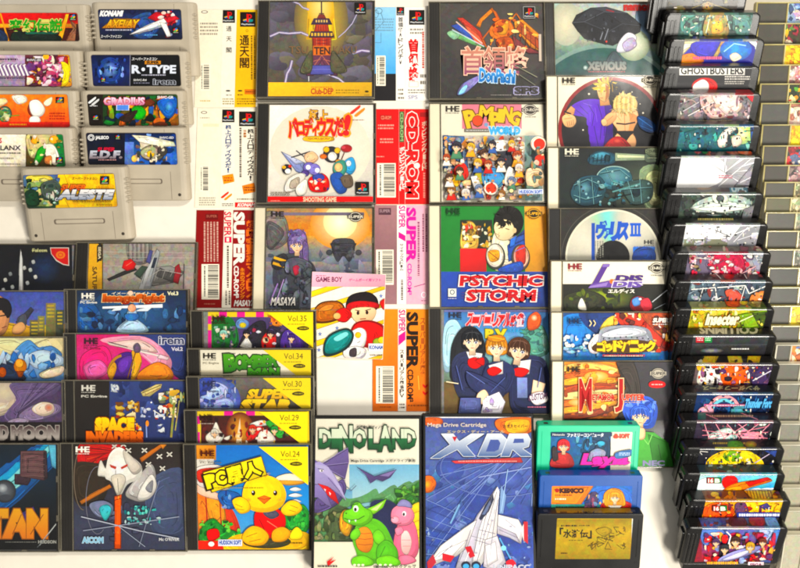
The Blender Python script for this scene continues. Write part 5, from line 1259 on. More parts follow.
# ================================================================ DISC CASES, LEFT
GL = 'disc cases stepped over one another in the left columns'
def a(A):
    A.G(-50, 240, 72, 350, '16161a 14161e 101828 0c1020'); A.E(44, 268, 16, 16, '1e3660', '101624', d=.2); A.P([(20.6, 249), (22.4, 259), (22.8, 290), (18.6, 290), (19.6, 259)], 'dcdcd8', .05); A.L_([(21, 252), (21, 290)], .7, 'fff')
    for x, y in ((5, 280), (10, 274), (12, 287), (30, 270), (35, 277), (33, 262), (27, 283), (3, 290), (24, 268)): A.S([(x - 1.6, y - 1), (x + 1, y - 2), (x + 2, y + 1), (x - .6, y + 2)], ('c8ccc8', '8a8e92', 'e4e4dc')[int(x) % 3], .1)
    A.tiny(32, 249, 47, 252, 1, 'c8c890', 2); A.T('Falcon', 32.5, 248.6, 47, 252, 'd0d09a', .02)
    A.P([(50, 247.5), (69, 247.5), (69, 266), (63, 265), (56, 261), (51, 254)], 'e8e0d4', 0); A.P([(50.8, 248.3), (68.2, 248.3), (68.2, 265), (63, 264), (56.5, 260), (51.6, 254)], 'd82818', 0); A.E(60.5, 255, 4.6, 3.8, 'f08a28', d=0); A.O(60.5, 255, 2.6, 2.2, .8, 'e04a1c')
jewel('dark disc case with a white streak in space and a red corner badge', -44, 76, 243.5, a, 0, xs=16, vb=290, base='tray', group=GL)

def a(A):
    A.R(88, 240, 103, 350, 'e0ae1c', .08); A.T('SEGA', 98, 245, 101, 260, 'f4e8c0', .03, '181410', .25, rot=90); A.R(97.4, 245, 101.6, 261, '181410', 0); A.T('SEGA', 98.3, 247, 100.8, 259, 'f4e8c0', .04, rot=90); A.T('SATURN', 92.5, 267, 96.8, 296, '5a4008', .03, rot=90); A.R(102, 240, 103.5, 350, '4a3a0c', 0)
    A.G(103, 240, 195, 350, 'a89e92 b0a89c 948c84 7c7670'); A.S([(128, 240), (150, 240), (148, 262), (130, 262)], '8c8680', .2)
    for i in range(11): A.R(128 + i * 2.1, 241, 129 + i * 2.1, 258 + (i * 5) % 6, ('6a6662', 'b0aaa2')[i % 2], .1)
    for y in (252, 257, 266): A.L_([(104, y), (192, y + 1)], .4, 'd4cec4', .1)
    A.P([(107, 279), (134, 267), (137, 270), (109, 281)], '2c2a2a', .05); A.P([(122, 268), (124, 261), (131, 259), (136, 264), (134, 269), (127, 271)], 'd02c1c', .05); A.L_([(126, 266), (132, 262)], .6, 'f08a70')
    A.P([(136, 276), (150, 268), (170, 266), (184, 272), (176, 282), (152, 286)], '6a6864', .06); A.P([(150, 268), (170, 266), (184, 272), (166, 273)], '8e8c88', .05)
    A.P([(157, 249), (160, 252), (156, 268), (150, 290), (138, 290), (144, 274), (152, 260)], 'a4a6a8', .05); A.P([(157, 249), (152, 260), (144, 274), (138, 290), (143, 290), (150, 272)], 'd0d2d2', .03); A.P([(154, 258), (157, 258), (154, 268), (151, 268)], '2c3444', .03)
    A.P([(146, 262), (150, 250), (153, 251), (150, 264)], '50528a', .04); A.P([(134, 274), (142, 266), (148, 267), (140, 278)], '3c4c40', .05); A.P([(160, 268), (176, 276), (172, 282), (156, 276)], '4a4846', .05); A.P([(173, 282), (175, 267), (179, 264), (181, 272), (178, 284)], '98242c', .05); A.L_([(184, 264), (183, 290)], .9, '444446'); A.L_([(138, 284), (160, 270), (182, 274)], .5, 'c8c4bc')
    for k in range(9): A.L_([(142 + k * 4, 284 - k), (146 + k * 4, 270 - (k % 3))], .4, ('3a3836', 'b0aca6')[k % 2])
jewel('disc case with a yellow side strip and grey winged machines', 76, 197.5, 242, a, 0, xs=13, vb=289, base='traygrey', group=GL)

def a(A):
    A.G(-60, 291, 66, 400, '4a5ab0 6a78c0 8a88b0 4a5a40'); A.S([(-50, 330), (0, 322), (40, 328), (66, 324), (66, 345), (-50, 345)], 'd8a81c', .2)
    for x, y, w in ((46, 303, 10), (56, 310, 8), (30, 320, 15), (38, 316, 7)): A.R(x, y, x + w, 336, ('6a6a48', '8a8450', '4c5440')[w % 3], .2); [A.R(x + 1.5, y + 2 + k * 3.6, x + w - 1.5, y + 3.6 + k * 3.6, 'd0b850', .1) for k in range(4)]
    A.P([(16, 322), (31, 307), (34, 310), (23, 326)], '3a3c48', .1); A.S([(18, 318), (26, 314), (26, 326), (18, 328)], '50525e'); A.S([(14, 326), (22, 322), (26, 328), (20, 334), (13, 333)], 'e8b078', .05)
    A.S([(-16, 320), (-8, 296), (6, 300), (10, 316), (4, 334), (-14, 336)], 'e0a070', .05); A.S([(-14, 306), (-4, 298), (8, 300), (12, 310), (8, 318), (2, 310), (-14, 314)], '181418', .05); A.L_([(0, 316), (7, 315)], 1.2, '1c1414'); A.L_([(2, 328), (7, 326)], .8, '7a3a2a')
jewel('disc case with a dark haired man before yellow lit towers at dusk', -56, 66, 290.5, a, 9.5, vb=335, base='tray', group=GL, d=.2)

def a(A):
    A.G(76, 289, 190, 400, '1c2c4a 20406a 244a7c 1a3048'); A.E(130, 312, 40, 26, '3a70a8', '20416c', d=.12); A.S([(80, 300), (96, 306), (104, 326), (90, 332), (78, 326)], '1c5aa0', .2); A.B(80, 300, 186, 331, 50, '16305a 3a6aa0 0e2040 5a8ab8 24507a', 4, 93, .18)
    A.he(82, 293, 13, 'e8e4d8'); A.T('PC Engine', 81, 301, 97.5, 304, 'e4e0d4', .03); A.T('Vol.3', 168, 291.5, 178.5, 295, 'e8e4c0', .04)
    A.P([(103, 306.5), (163, 304), (163, 307.5), (103, 308.5)], 'e8ecf0', 0); A.T('ImageFight', 103.5, 294.5, 163.5, 303.5, 'd0682c', .09, 'f4d8a0', .04, sh=.1, c2='8a2c14'); A.T('イメージファイト', 112, 292, 150, 294.6, 'e4d8c0', .03, sh=.2)
    A.P([(114, 309), (124, 306), (121, 310), (112, 311)], 'dce4ea', 0); A.P([(140, 309), (154, 306), (148, 311), (136, 311)], 'dce4ea', 0)
    A.S([(128, 312), (131, 306), (134, 306), (137, 312), (138, 322), (127, 322)], '9ab8d0', .1); A.E(132.5, 308, 4, 4, 'd89a7a', d=.1); A.S([(118, 328), (128, 320), (138, 320), (148, 328), (146, 332), (120, 332)], 'a8c4d8', .15); A.S([(126, 314), (139, 314), (137, 320), (128, 320)], '3a6aa8'); A.E(131, 293, 2.6, 2.4, 'e8c8b0', d=0)
jewel('black disc case with orange metallic lettering over a blue armoured figure', 64.5, 187.5, 289, a, 9.5, vb=332, base='tray', group=GL)

def a(A):
    A.G(-60, 336, 66, 440, 'f0e0a8 8ab0d8 4a88cc 2a60ac 244a80'); A.S([(-40, 345), (0, 336), (30, 346), (50, 338), (66, 342), (66, 356), (0, 360)], 'f2e2b0', .06); A.S([(14, 352), (28, 340), (40, 348), (52, 346), (62, 356), (40, 364), (20, 362)], '5a94d0', .12)
    A.S([(28, 356), (44, 350), (64, 358), (60, 366), (36, 368)], 'c8dcec', .1); A.B(-4, 350, 62, 378, 30, '3a78c0 88b4dc 2458a0 c0d8ec', 5, 95, .12)
    A.S([(-4, 372), (4, 362), (14, 364), (24, 374), (24, 380), (-6, 380)], '1a2c4a', .15); A.P([(3, 363), (6, 355), (7, 364)], 'b8c8dc'); A.E(21, 366, 6.4, 7, 'b06a2c', d=.1); A.E(20, 363, 4, 4.4, 'd8984a', d=.1); A.P([(17, 371), (25, 371), (22.5, 377), (19.5, 377)], '7a3a1c'); A.E(3, 372, 4, 5, '9a4a28'); A.S([(40, 374), (50, 369), (64, 366), (62, 374), (46, 378)], 'c8bca0', .15)
jewel('disc case with a brown balloon drifting in a bright cloudy sky', -58, 65.5, 336.5, a, 9.5, vb=379, base='tray', group=GL, d=.12)

def a(A):
    A.G(76, 333, 190, 440, 'e02a7c e84a90 d84a8a 7a3a80'); A.S([(130, 333), (190, 333), (190, 380), (170, 372), (150, 350)], '2c3a74', .12); A.S([(100, 340), (140, 336), (160, 346), (172, 362), (164, 374), (136, 352)], 'f0a0b8', .1); A.S([(108, 344), (140, 340), (158, 352), (140, 350)], 'f8d0c8', .06)
    A.S([(82, 356), (104, 346), (112, 360), (102, 376), (82, 380)], 'f01c80', .1); A.S([(84, 366), (100, 360), (108, 372), (90, 380)], 'e86aa8', .1); A.S([(140, 372), (158, 362), (172, 370), (170, 380), (140, 380)], 'e8901c', .15)
    A.S([(114, 368), (118, 356), (128, 352), (138, 356), (138, 366), (130, 380), (114, 380)], '4a2480', .12); A.S([(118, 366), (122, 358), (132, 356), (130, 368), (122, 374)], '6a3aa8', .1)
    A.O(124, 376, 17, 22, 2.6, 'c8902c', 20, 190, 262); A.S([(132, 352), (138, 350), (142, 362), (136, 378), (131, 380), (135, 364)], 'e8b040', .12); A.S([(108, 372), (114, 362), (117, 368), (112, 380)], 'd8a040', .1); A.L_([(136, 352), (128, 378)], 1.2, '8a5a1c')
    A.L_([(108, 342.5), (138, 350.5)], 1.6, 'e8dcd0'); A.L_([(138, 350.5), (169, 358)], 1.8, 'f4ece4'); A.L_([(109, 342), (128, 347)], .7, '3a2a40'); A.S([(134, 346), (138, 343), (141, 347), (140, 352), (135, 352)], '6a5a70'); A.P([(160, 354), (170, 357.5), (168, 360), (158, 358)], 'e8c8d0')
    A.he(84.5, 338, 14, '3a1428'); A.T('PC Engine', 84.5, 347, 101, 350, 'a81c58', .03); A.T('irem', 159.5, 336.5, 184, 344, '24305c', .02, 'e4e4f0', .05); A.T('Vol.2', 172, 347, 183, 350.5, 'e8e4f0', .04)
jewel('black disc case with a purple helicopter on a hot pink cover', 63.5, 188, 333, a, 9.5, vb=379, base='tray', group=GL)

def a(A):
    A.G(-60, 381, 64, 490, '4a3a5c 5a486a 3a2a38 1c1418'); A.S([(-30, 384), (10, 383), (19, 398), (12, 412), (-20, 416)], 'd8c8b0', .1); A.E(4, 392, 13, 11, 'ece0c0', 'd0c0b0', d=.05); A.S([(10, 384), (40, 382), (60, 384), (54, 394), (30, 402), (18, 412), (12, 424), (4, 416), (16, 400)], '6a5880', .12)
    for k in range(6): A.L_([(18, 412), (32 + k * 6, 383)], .8, ('8a78a0', '4a3a60')[k % 2])
    A.S([(20, 414), (36, 404), (58, 404), (60, 412), (40, 420), (22, 420)], '8a789a', .1); A.S([(33, 407), (42, 402), (53, 404), (54, 412), (44, 416), (34, 412)], 'e8d4c0', .08); A.E(49, 407.5, 4, 3.6, 'e0805a', 'd8b0a0', d=0); A.S([(8, 422), (18, 418), (30, 420), (20, 426)], 'a898b0', .1)
    A.R(-60, 422, 64, 492, '1a1214', .08)
    A.T('MOON', 12.5, 426.5, 58.5, 438.5, '4a2c30', .06, 'b8b0a8', .05, c2='d0c8c0'); A.T('D', 1, 426.5, 8, 438.5, '4a2c30', .06, 'b8b0a8', .05, c2='d0c8c0')
jewel('disc case with a pale moon, violet rays and silver outlined capitals', -61, 64.5, 381.5, a, 9.5, vb=440, base='tray', group=GL)

def a(A):
    A.R(75, 380, 110, 445, '221c18', .05); A.G(109.5, 380, 188, 445, '3a4a86 34427a 2c386c'); A.B(110, 380, 187, 440, 26, '2c3a74 46589a 24305e', 7, 97, .12)
    A.he(81.5, 385, 14, 'f0ece0'); A.T('PC Engine', 81.5, 395, 107, 398, 'e8e4d8', .04)
    def bit(cx, cy, r, cs, sd): A.B(cx - r, cy - r, cx + r, cy + r, 16, cs, r * .42, sd, .1)
    A.P([(141, 392), (156, 384.5), (162, 384), (161, 388), (150, 396), (143, 396)], 'e0cc8a', .15); A.L_([(142, 393), (161, 385)], .8, '6a5a2a'); A.L_([(145, 395), (160, 388)], .6, '8a3a2c')
    A.S([(112, 386), (116, 384), (119, 387), (118, 392), (112, 391)], 'e4e8ec', .2); bit(115, 388, 4, 'f0f4f6 4a5a90 c8d0dc', 1)
    bit(126, 412, 10, 'e8c860 c8902c f4e4b0 7a4a1c e8e8e0 a8341c', 2); bit(134, 406, 6, 'e0b048 8a5a20 f0e0a0', 3); bit(146, 412, 5, 'e8ecf2 7a8ac8 c8d0e8', 4); bit(161, 428, 4, 'e8ecf0 50609a', 5); bit(137, 428, 5, 'e8e0d8 c8342c f0b040', 6)
    bit(168, 400, 9, 'd8d0b8 8a9a6a c86a3a f0e8d8 5a5a50', 7); bit(178, 396, 8, '9aa878 e0d8b0 c8a04a 6a7a50', 8); bit(162, 412, 7, 'e8e4dc b8c0d8 a83a2c', 9); bit(172, 412, 5, 'd8c080 7a6a40 e8e0c8', 10)
    A.L_([(175, 402), (172, 437)], 2.2, '8a8a4a', .2); A.L_([(180, 400), (176, 430)], 1.2, 'a8a060', .2); A.L_([(154, 410), (164, 416)], .8, 'e8e4d8'); A.L_([(147, 424), (147.5, 437)], 1.2, '8a9ad0'); A.E(148, 423, 1.6, 3, 'e89048', d=0); A.E(118, 424, 1, 1, 'fff', d=0); A.E(152, 402, .8, .8, 'fff', d=0)
    A.T('SPACE', 97, 418.5, 134, 431.5, 'f6d41c', .09, '8a4a0c', .05, c2='f0a018'); A.T('INVADERS', 88, 432, 143, 443, 'e8781c', .09, '6a2a08', .04, c2='a03a10')
jewel('black disc case with tiny floating robots and yellow block lettering', 61.5, 187.5, 380, a, 9.5, vb=440, base='tray', group=GL, d=.1)

def a(A):
    A.G(-70, 442, 60, 550, '16222c 10283c 14202a 0c0e10 0a0a0c'); A.P([(-70, 540), (-70, 508), (0, 475), (40, 442), (60, 442), (60, 460), (20, 500), (-30, 540)], '1c5c9c', .1); A.P([(-70, 524), (-20, 498), (20, 470), (44, 444), (56, 444), (40, 470), (-10, 510)], '3aa0c8', .1); A.P([(-30, 512), (14, 480), (48, 446), (52, 448), (20, 486), (-20, 514)], '8ad8d8', .06); A.P([(48, 442), (58, 442), (58, 470), (52, 466)], '6ab8d0', .1)
    A.P([(15, 474), (31, 474), (31, 480), (28, 485), (15, 484)], '3c2a34', .1); A.P([(21, 451), (46, 450.5), (47.5, 478), (44, 480), (20.5, 476)], '6a4a4c', .1); A.P([(44, 452), (47, 451), (48, 478), (44.5, 479)], '3a2a30', .1)
    for y in range(455, 478, 3): A.L_([(22, y), (34, y - 1), (45, y + .5)], .5, ('8a6a68', '4a3438')[y % 2])
    A.E(5, 491, 11.5, 11.5, '7a8088', '2a2c30', d=.05); A.E(3, 488, 5, 4.4, 'd4dadc', '7a8088', d=0); A.E(6, 497, 6, 3, '484c54', d=0); A.P([(46, 510), (50, 506), (51, 536), (46, 536)], '2c1c10', .1)
    A.P([(20, 514), (34, 506), (36, 512), (30, 530)], '3c3470', .1)
    for k, (t, x0, x1) in enumerate((('T', -12, 6), ('A', 7, 28), ('N', 29.5, 46))): A.T(t, x0, 511.5, x1, 535, 'f0b41c', .09, 'a8641c', .03, c2='e88a1c')
    for q in (((13, 534), (22, 514)), ((31, 534), (44, 514)), ((-4, 532), (2, 516))): A.L_(q, .7, '8a4a10')
    A.T('HUDSON', 39, 540, 57, 543, 'b8b8b0', .04); A.tiny(6, 541, 37, 542.4, 1, '8a8a84', 3); A.L_([(40, 545), (58, 522)], 1, 'c8ccc8'); A.L_([(38, 547), (50, 533)], .6, '6a7074')
jewel('disc case with floating stone cubes, a chrome ball and gold letters', -70, 59.5, 443.5, a, 8.2, vb=544, base='tray', group=GL, d=.1)

def a(A):
    A.G(72, 442, 186, 550, '2c241c 342c2c 3a3a48 44485e 3c4058'); A.S([(150, 480), (184, 470), (186, 530), (160, 540), (146, 510)], '46506e', .1)
    A.S([(78, 464), (80, 444), (104, 442), (124, 446), (122, 456), (104, 460), (98, 466), (84, 470)], 'd41c14', .1)
    for k in range(7): A.P([(118 - k * 3, 450 + k), (78 + k * 2, 442 + k * 4), (80 + k * 2, 444 + k * 4)], ('f04a24', 'b01410')[k % 2], .08)
    A.S([(74, 466), (90, 462), (110, 470), (104, 500), (88, 506), (75, 500)], '33281c', .1)
    A.P([(80, 501), (110, 484), (112, 487), (82, 504)], 'c8782c', .05); A.P([(140, 458), (160, 444.5), (162, 447), (142, 462)], 'c8742a', .05); A.P([(158, 441.5), (168, 443), (163, 449)], 'd88a3a', .05)
    A.O(84, 478, 10, 32, .8, '8a7a68', 20, 90, 270); A.O(98, 500, 12, 34, .6, '8a8a98', 20, 60, 280)
    A.S([(144, 470), (152, 464), (156, 474), (154, 488), (146, 500), (134, 500), (126, 492)], 'b8b4b0', .06); A.S([(142, 486), (152, 474), (157, 486), (150, 498), (138, 499)], 'e4e0d8', .05); A.S([(146, 488), (153, 480), (152, 492)], '8a8a90', .06)
    A.S([(98, 474), (101, 460), (106, 468), (112, 468), (108, 476), (102, 476)], 'e8e4d8', .05); A.S([(106, 470), (110, 454), (120, 447), (132, 456), (142, 466), (140, 478), (128, 484), (122, 494), (118, 496), (112, 482), (106, 478)], 'f0ece2', .05)
    A.S([(124, 450), (134, 458), (142, 468), (134, 474), (126, 462)], 'd4ccc0', .05); A.P([(110, 464), (117, 466.5), (116, 469), (111, 467)], 'c84a3a', 0); A.P([(121, 467), (128, 463.5), (128, 466), (122, 469)], 'c84a3a', 0); A.L_([(116, 470), (116, 486)], .7, 'a8a094'); A.S([(112, 476), (122, 474), (126, 480), (119, 495), (114, 486)], 'dcd4c4', .05); A.L_([(118, 478), (119, 492)], .6, '8a8478')
    A.P([(115, 496), (122, 494), (121.5, 548), (115, 548)], 'e0641c', .06); A.P([(118, 496), (120, 495), (119.5, 548), (117.5, 548)], 'f0944a', .05); A.B(108, 500, 140, 542, 12, '50526a 3c3e54 6a6c84', 5, 99, .1); A.P([(115.5, 500), (121.5, 498), (121, 548), (115.5, 548)], 'dc5c18', .06)
    for x, y in ((115, 446), (129, 450), (145, 450), (160, 456), (170, 454), (149, 464), (163, 468), (124, 444)):
        for k in (45, 135): A.L_([(x - 3.6 * math.cos(math.radians(k)), y - 3 * math.sin(math.radians(k))), (x + 3.6 * math.cos(math.radians(k)), y + 3 * math.sin(math.radians(k)))], 1.1, 'dcd8cc')
        A.E(x, y, 1.5, 1.4, 'b8b4a8', d=0)
    A.S([(90, 504), (104, 500), (114, 506), (110, 516), (98, 516)], '6a7088', .1); A.S([(100, 508), (108, 504), (112, 510), (106, 520)], '4aa8b0', .1)
    A.B(124, 505, 158, 514, 26, '4aa8a0 7ad0c0 2a6a70', 1.8, 101, .05); A.B(120, 516, 162, 524, 20, 'b8ccc8 4a9a98 7aa8a8', 1.8, 102, .05); A.L_([(82, 516), (140, 530), (180, 538)], .9, 'b8bcc8'); A.L_([(84, 530), (180, 516)], .7, '9aa0b0'); A.L_([(120, 526), (146, 546)], .5, 'a8b0c0'); A.L_([(140, 546), (160, 480)], .5, '8a90a0')
    A.he(76.5, 446, 14, 'f0ece0'); A.T('AICOM', 83.5, 536.5, 104, 542, '8ab8d0', .06, 'd8e8f0', .03); A.T("Mc O'RIVER", 160, 537, 180, 540, 'c8c8c8', .03)
jewel('disc case with a white mask headed creature on an orange staff', 59, 187.5, 443, a, 8.2, vb=545, base='tray', group=GL, d=.1)

# ---------------------------------------------------------------- yellow cornered cases
GH = 'disc cases with a yellow folded corner'
def volume(A, v, n, x0=197, x1=309, k=.98):
    A.P([(x1 - 44, v), (x1 + 6, v), (x1 + 6, v + 38)], 'f4dc10', 0)
    A.T('Vol.' + n, x1 - 22, v + 4.2, x1 - 3, v + 10, '3a3408', .0); A.tiny(x1 - 22, v + 12, x1 - 4, v + 13.6, 1, '8a7c10', 2)
    A.S([(x1 - 12, v + 16), (x1 - 6, v + 14.6), (x1 - 1, v + 16), (x1 - 1, v + 18), (x1 - 6, v + 19), (x1 - 12, v + 18)], '4a420c', 0); A.tiny(x1 - 10, v + 16, x1 - 2, v + 17.6, 1, 'c8b820', 4)
def a(A):
    A.R(208, 311, 314, 420, 'f0d414', 0); A.R(213, 317, 309, 420, '4a3a6a'); A.S([(211, 322), (232, 318), (238, 346), (211, 350)], '1c6a2c')
    for x in (219, 237, 256): A.R(x, 311, x + 8, 317, 'e83a9a', 0)
    A.R(208, 316, 211.5, 350, 'e83a9a', 0); A.R(208, 324, 211.5, 330, 'f0d414', 0)
    A.S([(240, 350), (244, 334), (256, 322), (266, 324), (262, 350)], '24202c'); A.S([(262, 350), (270, 326), (282, 330), (286, 350)], '2a2438'); A.P([(240, 346), (247, 336), (252, 344), (252, 350)], 'f0ece4'); A.S([(262, 340), (268, 332), (276, 336), (274, 350), (264, 350)], 'd8342c'); A.E(266, 340, 3, 3, 'f0c8a0')
    A.S([(236, 322), (242, 318), (249, 322), (247, 328), (238, 328)], '6a90c8'); A.E(243, 325, 3.4, 2.6, 'd8c040'); A.S([(272, 316), (282, 314), (286, 320), (280, 326), (272, 324)], 'e8882c'); A.B(268, 314, 290, 326, 12, 'f0b040 c8601c f4dca0', 2.4, 5)
    A.B(214, 326, 236, 347, 30, '8ab0a0 2a4a3a e8e0d0 3a7a4a 6a5a7a', 2.6, 6); A.S([(282, 350), (284, 332), (298, 330), (304, 350)], '4a2c86'); A.L_([(288, 332), (292, 350)], .8, 'c8b8e0')
    A.B(240, 322, 296, 349, 22, '18141c 5a4a7a e8e4ec a83a4a', 2.2, 7); A.head(247, 334, 3, '1a1620'); A.head(271, 334, 3.2, '2a1c30', 'e8b890'); A.head(292, 338, 3.2, '3a2468'); A.head(224, 334, 3.4, '8ac0b0'); volume(A, 311, '35', x1=310); A.he(213, 315.5, 13, '2a2010'); A.tiny(213, 322, 230, 324, 1, '2a2010', 6)
jewel('case with a yellow cover edge, magenta blocks and caped dark figures', 193, 313, 310.5, a, 12.5, vb=347, base='tray', group=GH)

def a(A):
    A.R(196, 349, 312, 460, 'f2ecd8', 0); A.R(196, 370, 312, 460, 'e0d8c0', 0)
    A.W([('B', 225, 355, 10, 15.5, -4), ('O', 235.5, 356, 8.5, 13, 0), ('M', 244, 356, 11, 12, 0), ('B', 256, 356, 7, 11, 0), ('E', 263.5, 356, 6.5, 10.5, 2), ('R', 270, 355.5, 7.5, 10.5, 3)], '5cae1c', .06, '1c3a10', .07, '2f7a14')
    A.E(232, 358, 1.6, 1, 'c8f080', d=0); A.W([('M', 249, 368.5, 11, 9, 0), ('A', 260, 368.5, 10, 9, 0), ('N', 270, 368, 9, 9, 0)], '4a9a18', .06, '1c3a10', .06)
    volume(A, 349, '34', x1=306); A.he(203, 353, 13, '2a2418'); A.T('PC Engine', 203, 362, 219, 364.5, '9a9280', .02); A.tiny(223, 352.5, 236, 354.3, 1, '5a5448', 4)
jewel('case with a cream cover, bubbly green letters and a yellow corner', 188.5, 312, 348.5, a, 13.5, vb=375, base='tray', group=GH)

def a(A):
    A.R(196, 376, 312, 490, '6a625a', .1); A.G(196, 376, 312, 408, '78706a 4a443e'); A.E(216, 402, 25, 25, '8aa0e0', '4a5aa8', d=.2); A.S([(200, 392), (214, 382), (228, 388), (222, 398), (206, 402)], 'b8c4f0', .25); A.S([(206, 404), (226, 398), (234, 404), (228, 414), (206, 414)], 'a0b0e4', .25); A.S([(199, 380), (212, 378), (206, 392), (198, 396)], '3a4aa0', .2); A.B(200, 380, 236, 407, 26, 'c8d0f0 5a6ab8 3a4a98 8a98d8', 3, 8, .2)
    A.T('SUPER', 247.5, 389.5, 287, 398, 'f4dc1c', .06, '5a4a0c', .04, sh=.3, c2='e0a818'); A.T('STAR', 241, 400, 289, 411, 'f4d81c', .08, '5a4a0c', .04, sh=.3, c2='d89a14')
    volume(A, 376.5, '30', x1=305); A.he(203, 381, 13, '2a3058'); A.T('PC Engine', 203, 390, 219, 392.5, '2a3058', .02)
jewel('case with a blue planet and slanted yellow lettering on brown grey', 187.5, 312, 376.5, a, 14.5, vb=407, base='tray', group=GH)

def a(A):
    A.R(194, 410, 312, 520, 'f0d414', 0)
    for x in (224, 246, 264): A.R(x, 410, x + 9, 415.5, 'e83a9a', 0)
    A.R(194, 416, 200, 424, 'e83a9a', 0); A.R(194, 432, 200, 520, 'e83a9a', 0); A.G(201, 415.5, 307, 450, '3a1c14 5a1c10 3a1014'); A.E(240, 430, 14, 18, 'f0a848', '6a2010', d=.1); A.P([(236, 444), (240, 418), (242, 444)], 'f8e4c0', 0); A.E(239, 436, 4, 3, 'fff4d0', 'f0b050', d=0)
    A.S([(206, 436), (212, 430), (216, 422), (220, 430), (224, 436), (218, 444), (208, 442)], 'ece4d4'); A.E(214, 434, 3, 3, 'f0d0b0'); A.S([(224, 438), (232, 435), (228, 440)], 'e8e0d0')
    A.S([(246, 434), (252, 426), (262, 424), (260, 432), (252, 440)], 'd83020'); A.E(253, 430, 3.6, 3.6, 'f0c898', d=.05); A.S([(250, 424), (262, 420), (270, 424), (258, 426)], 'e0e0d8'); A.S([(266, 422), (278, 420), (288, 432), (280, 438), (272, 430)], '3a9a3c'); A.S([(260, 432), (268, 430), (276, 440), (266, 444), (258, 442)], 'e8e0d4')
    A.B(240, 420, 290, 444, 40, 'd84a20 f0c060 2a1010 8a2418 f4e8d8 3a6a2c', 2.2, 9); A.B(202, 418, 236, 444, 14, '2a1010 6a1c14 481410', 2.6, 10); A.head(215, 433, 3.4, 'e8e0d0'); A.head(253, 429, 3.6, 'c83a20'); A.head(275, 430, 3.4, '2f8a3c'); volume(A, 410, '29', x1=302); A.he(200, 414.5, 13, '2a1810'); A.tiny(201, 422, 214, 424, 1, '9a8a80', 3)
jewel('case with a fiery red battle scene in a yellow and pink striped border', 184, 311.5, 410, a, 14.5, vb=443, base='tray', group=GH)

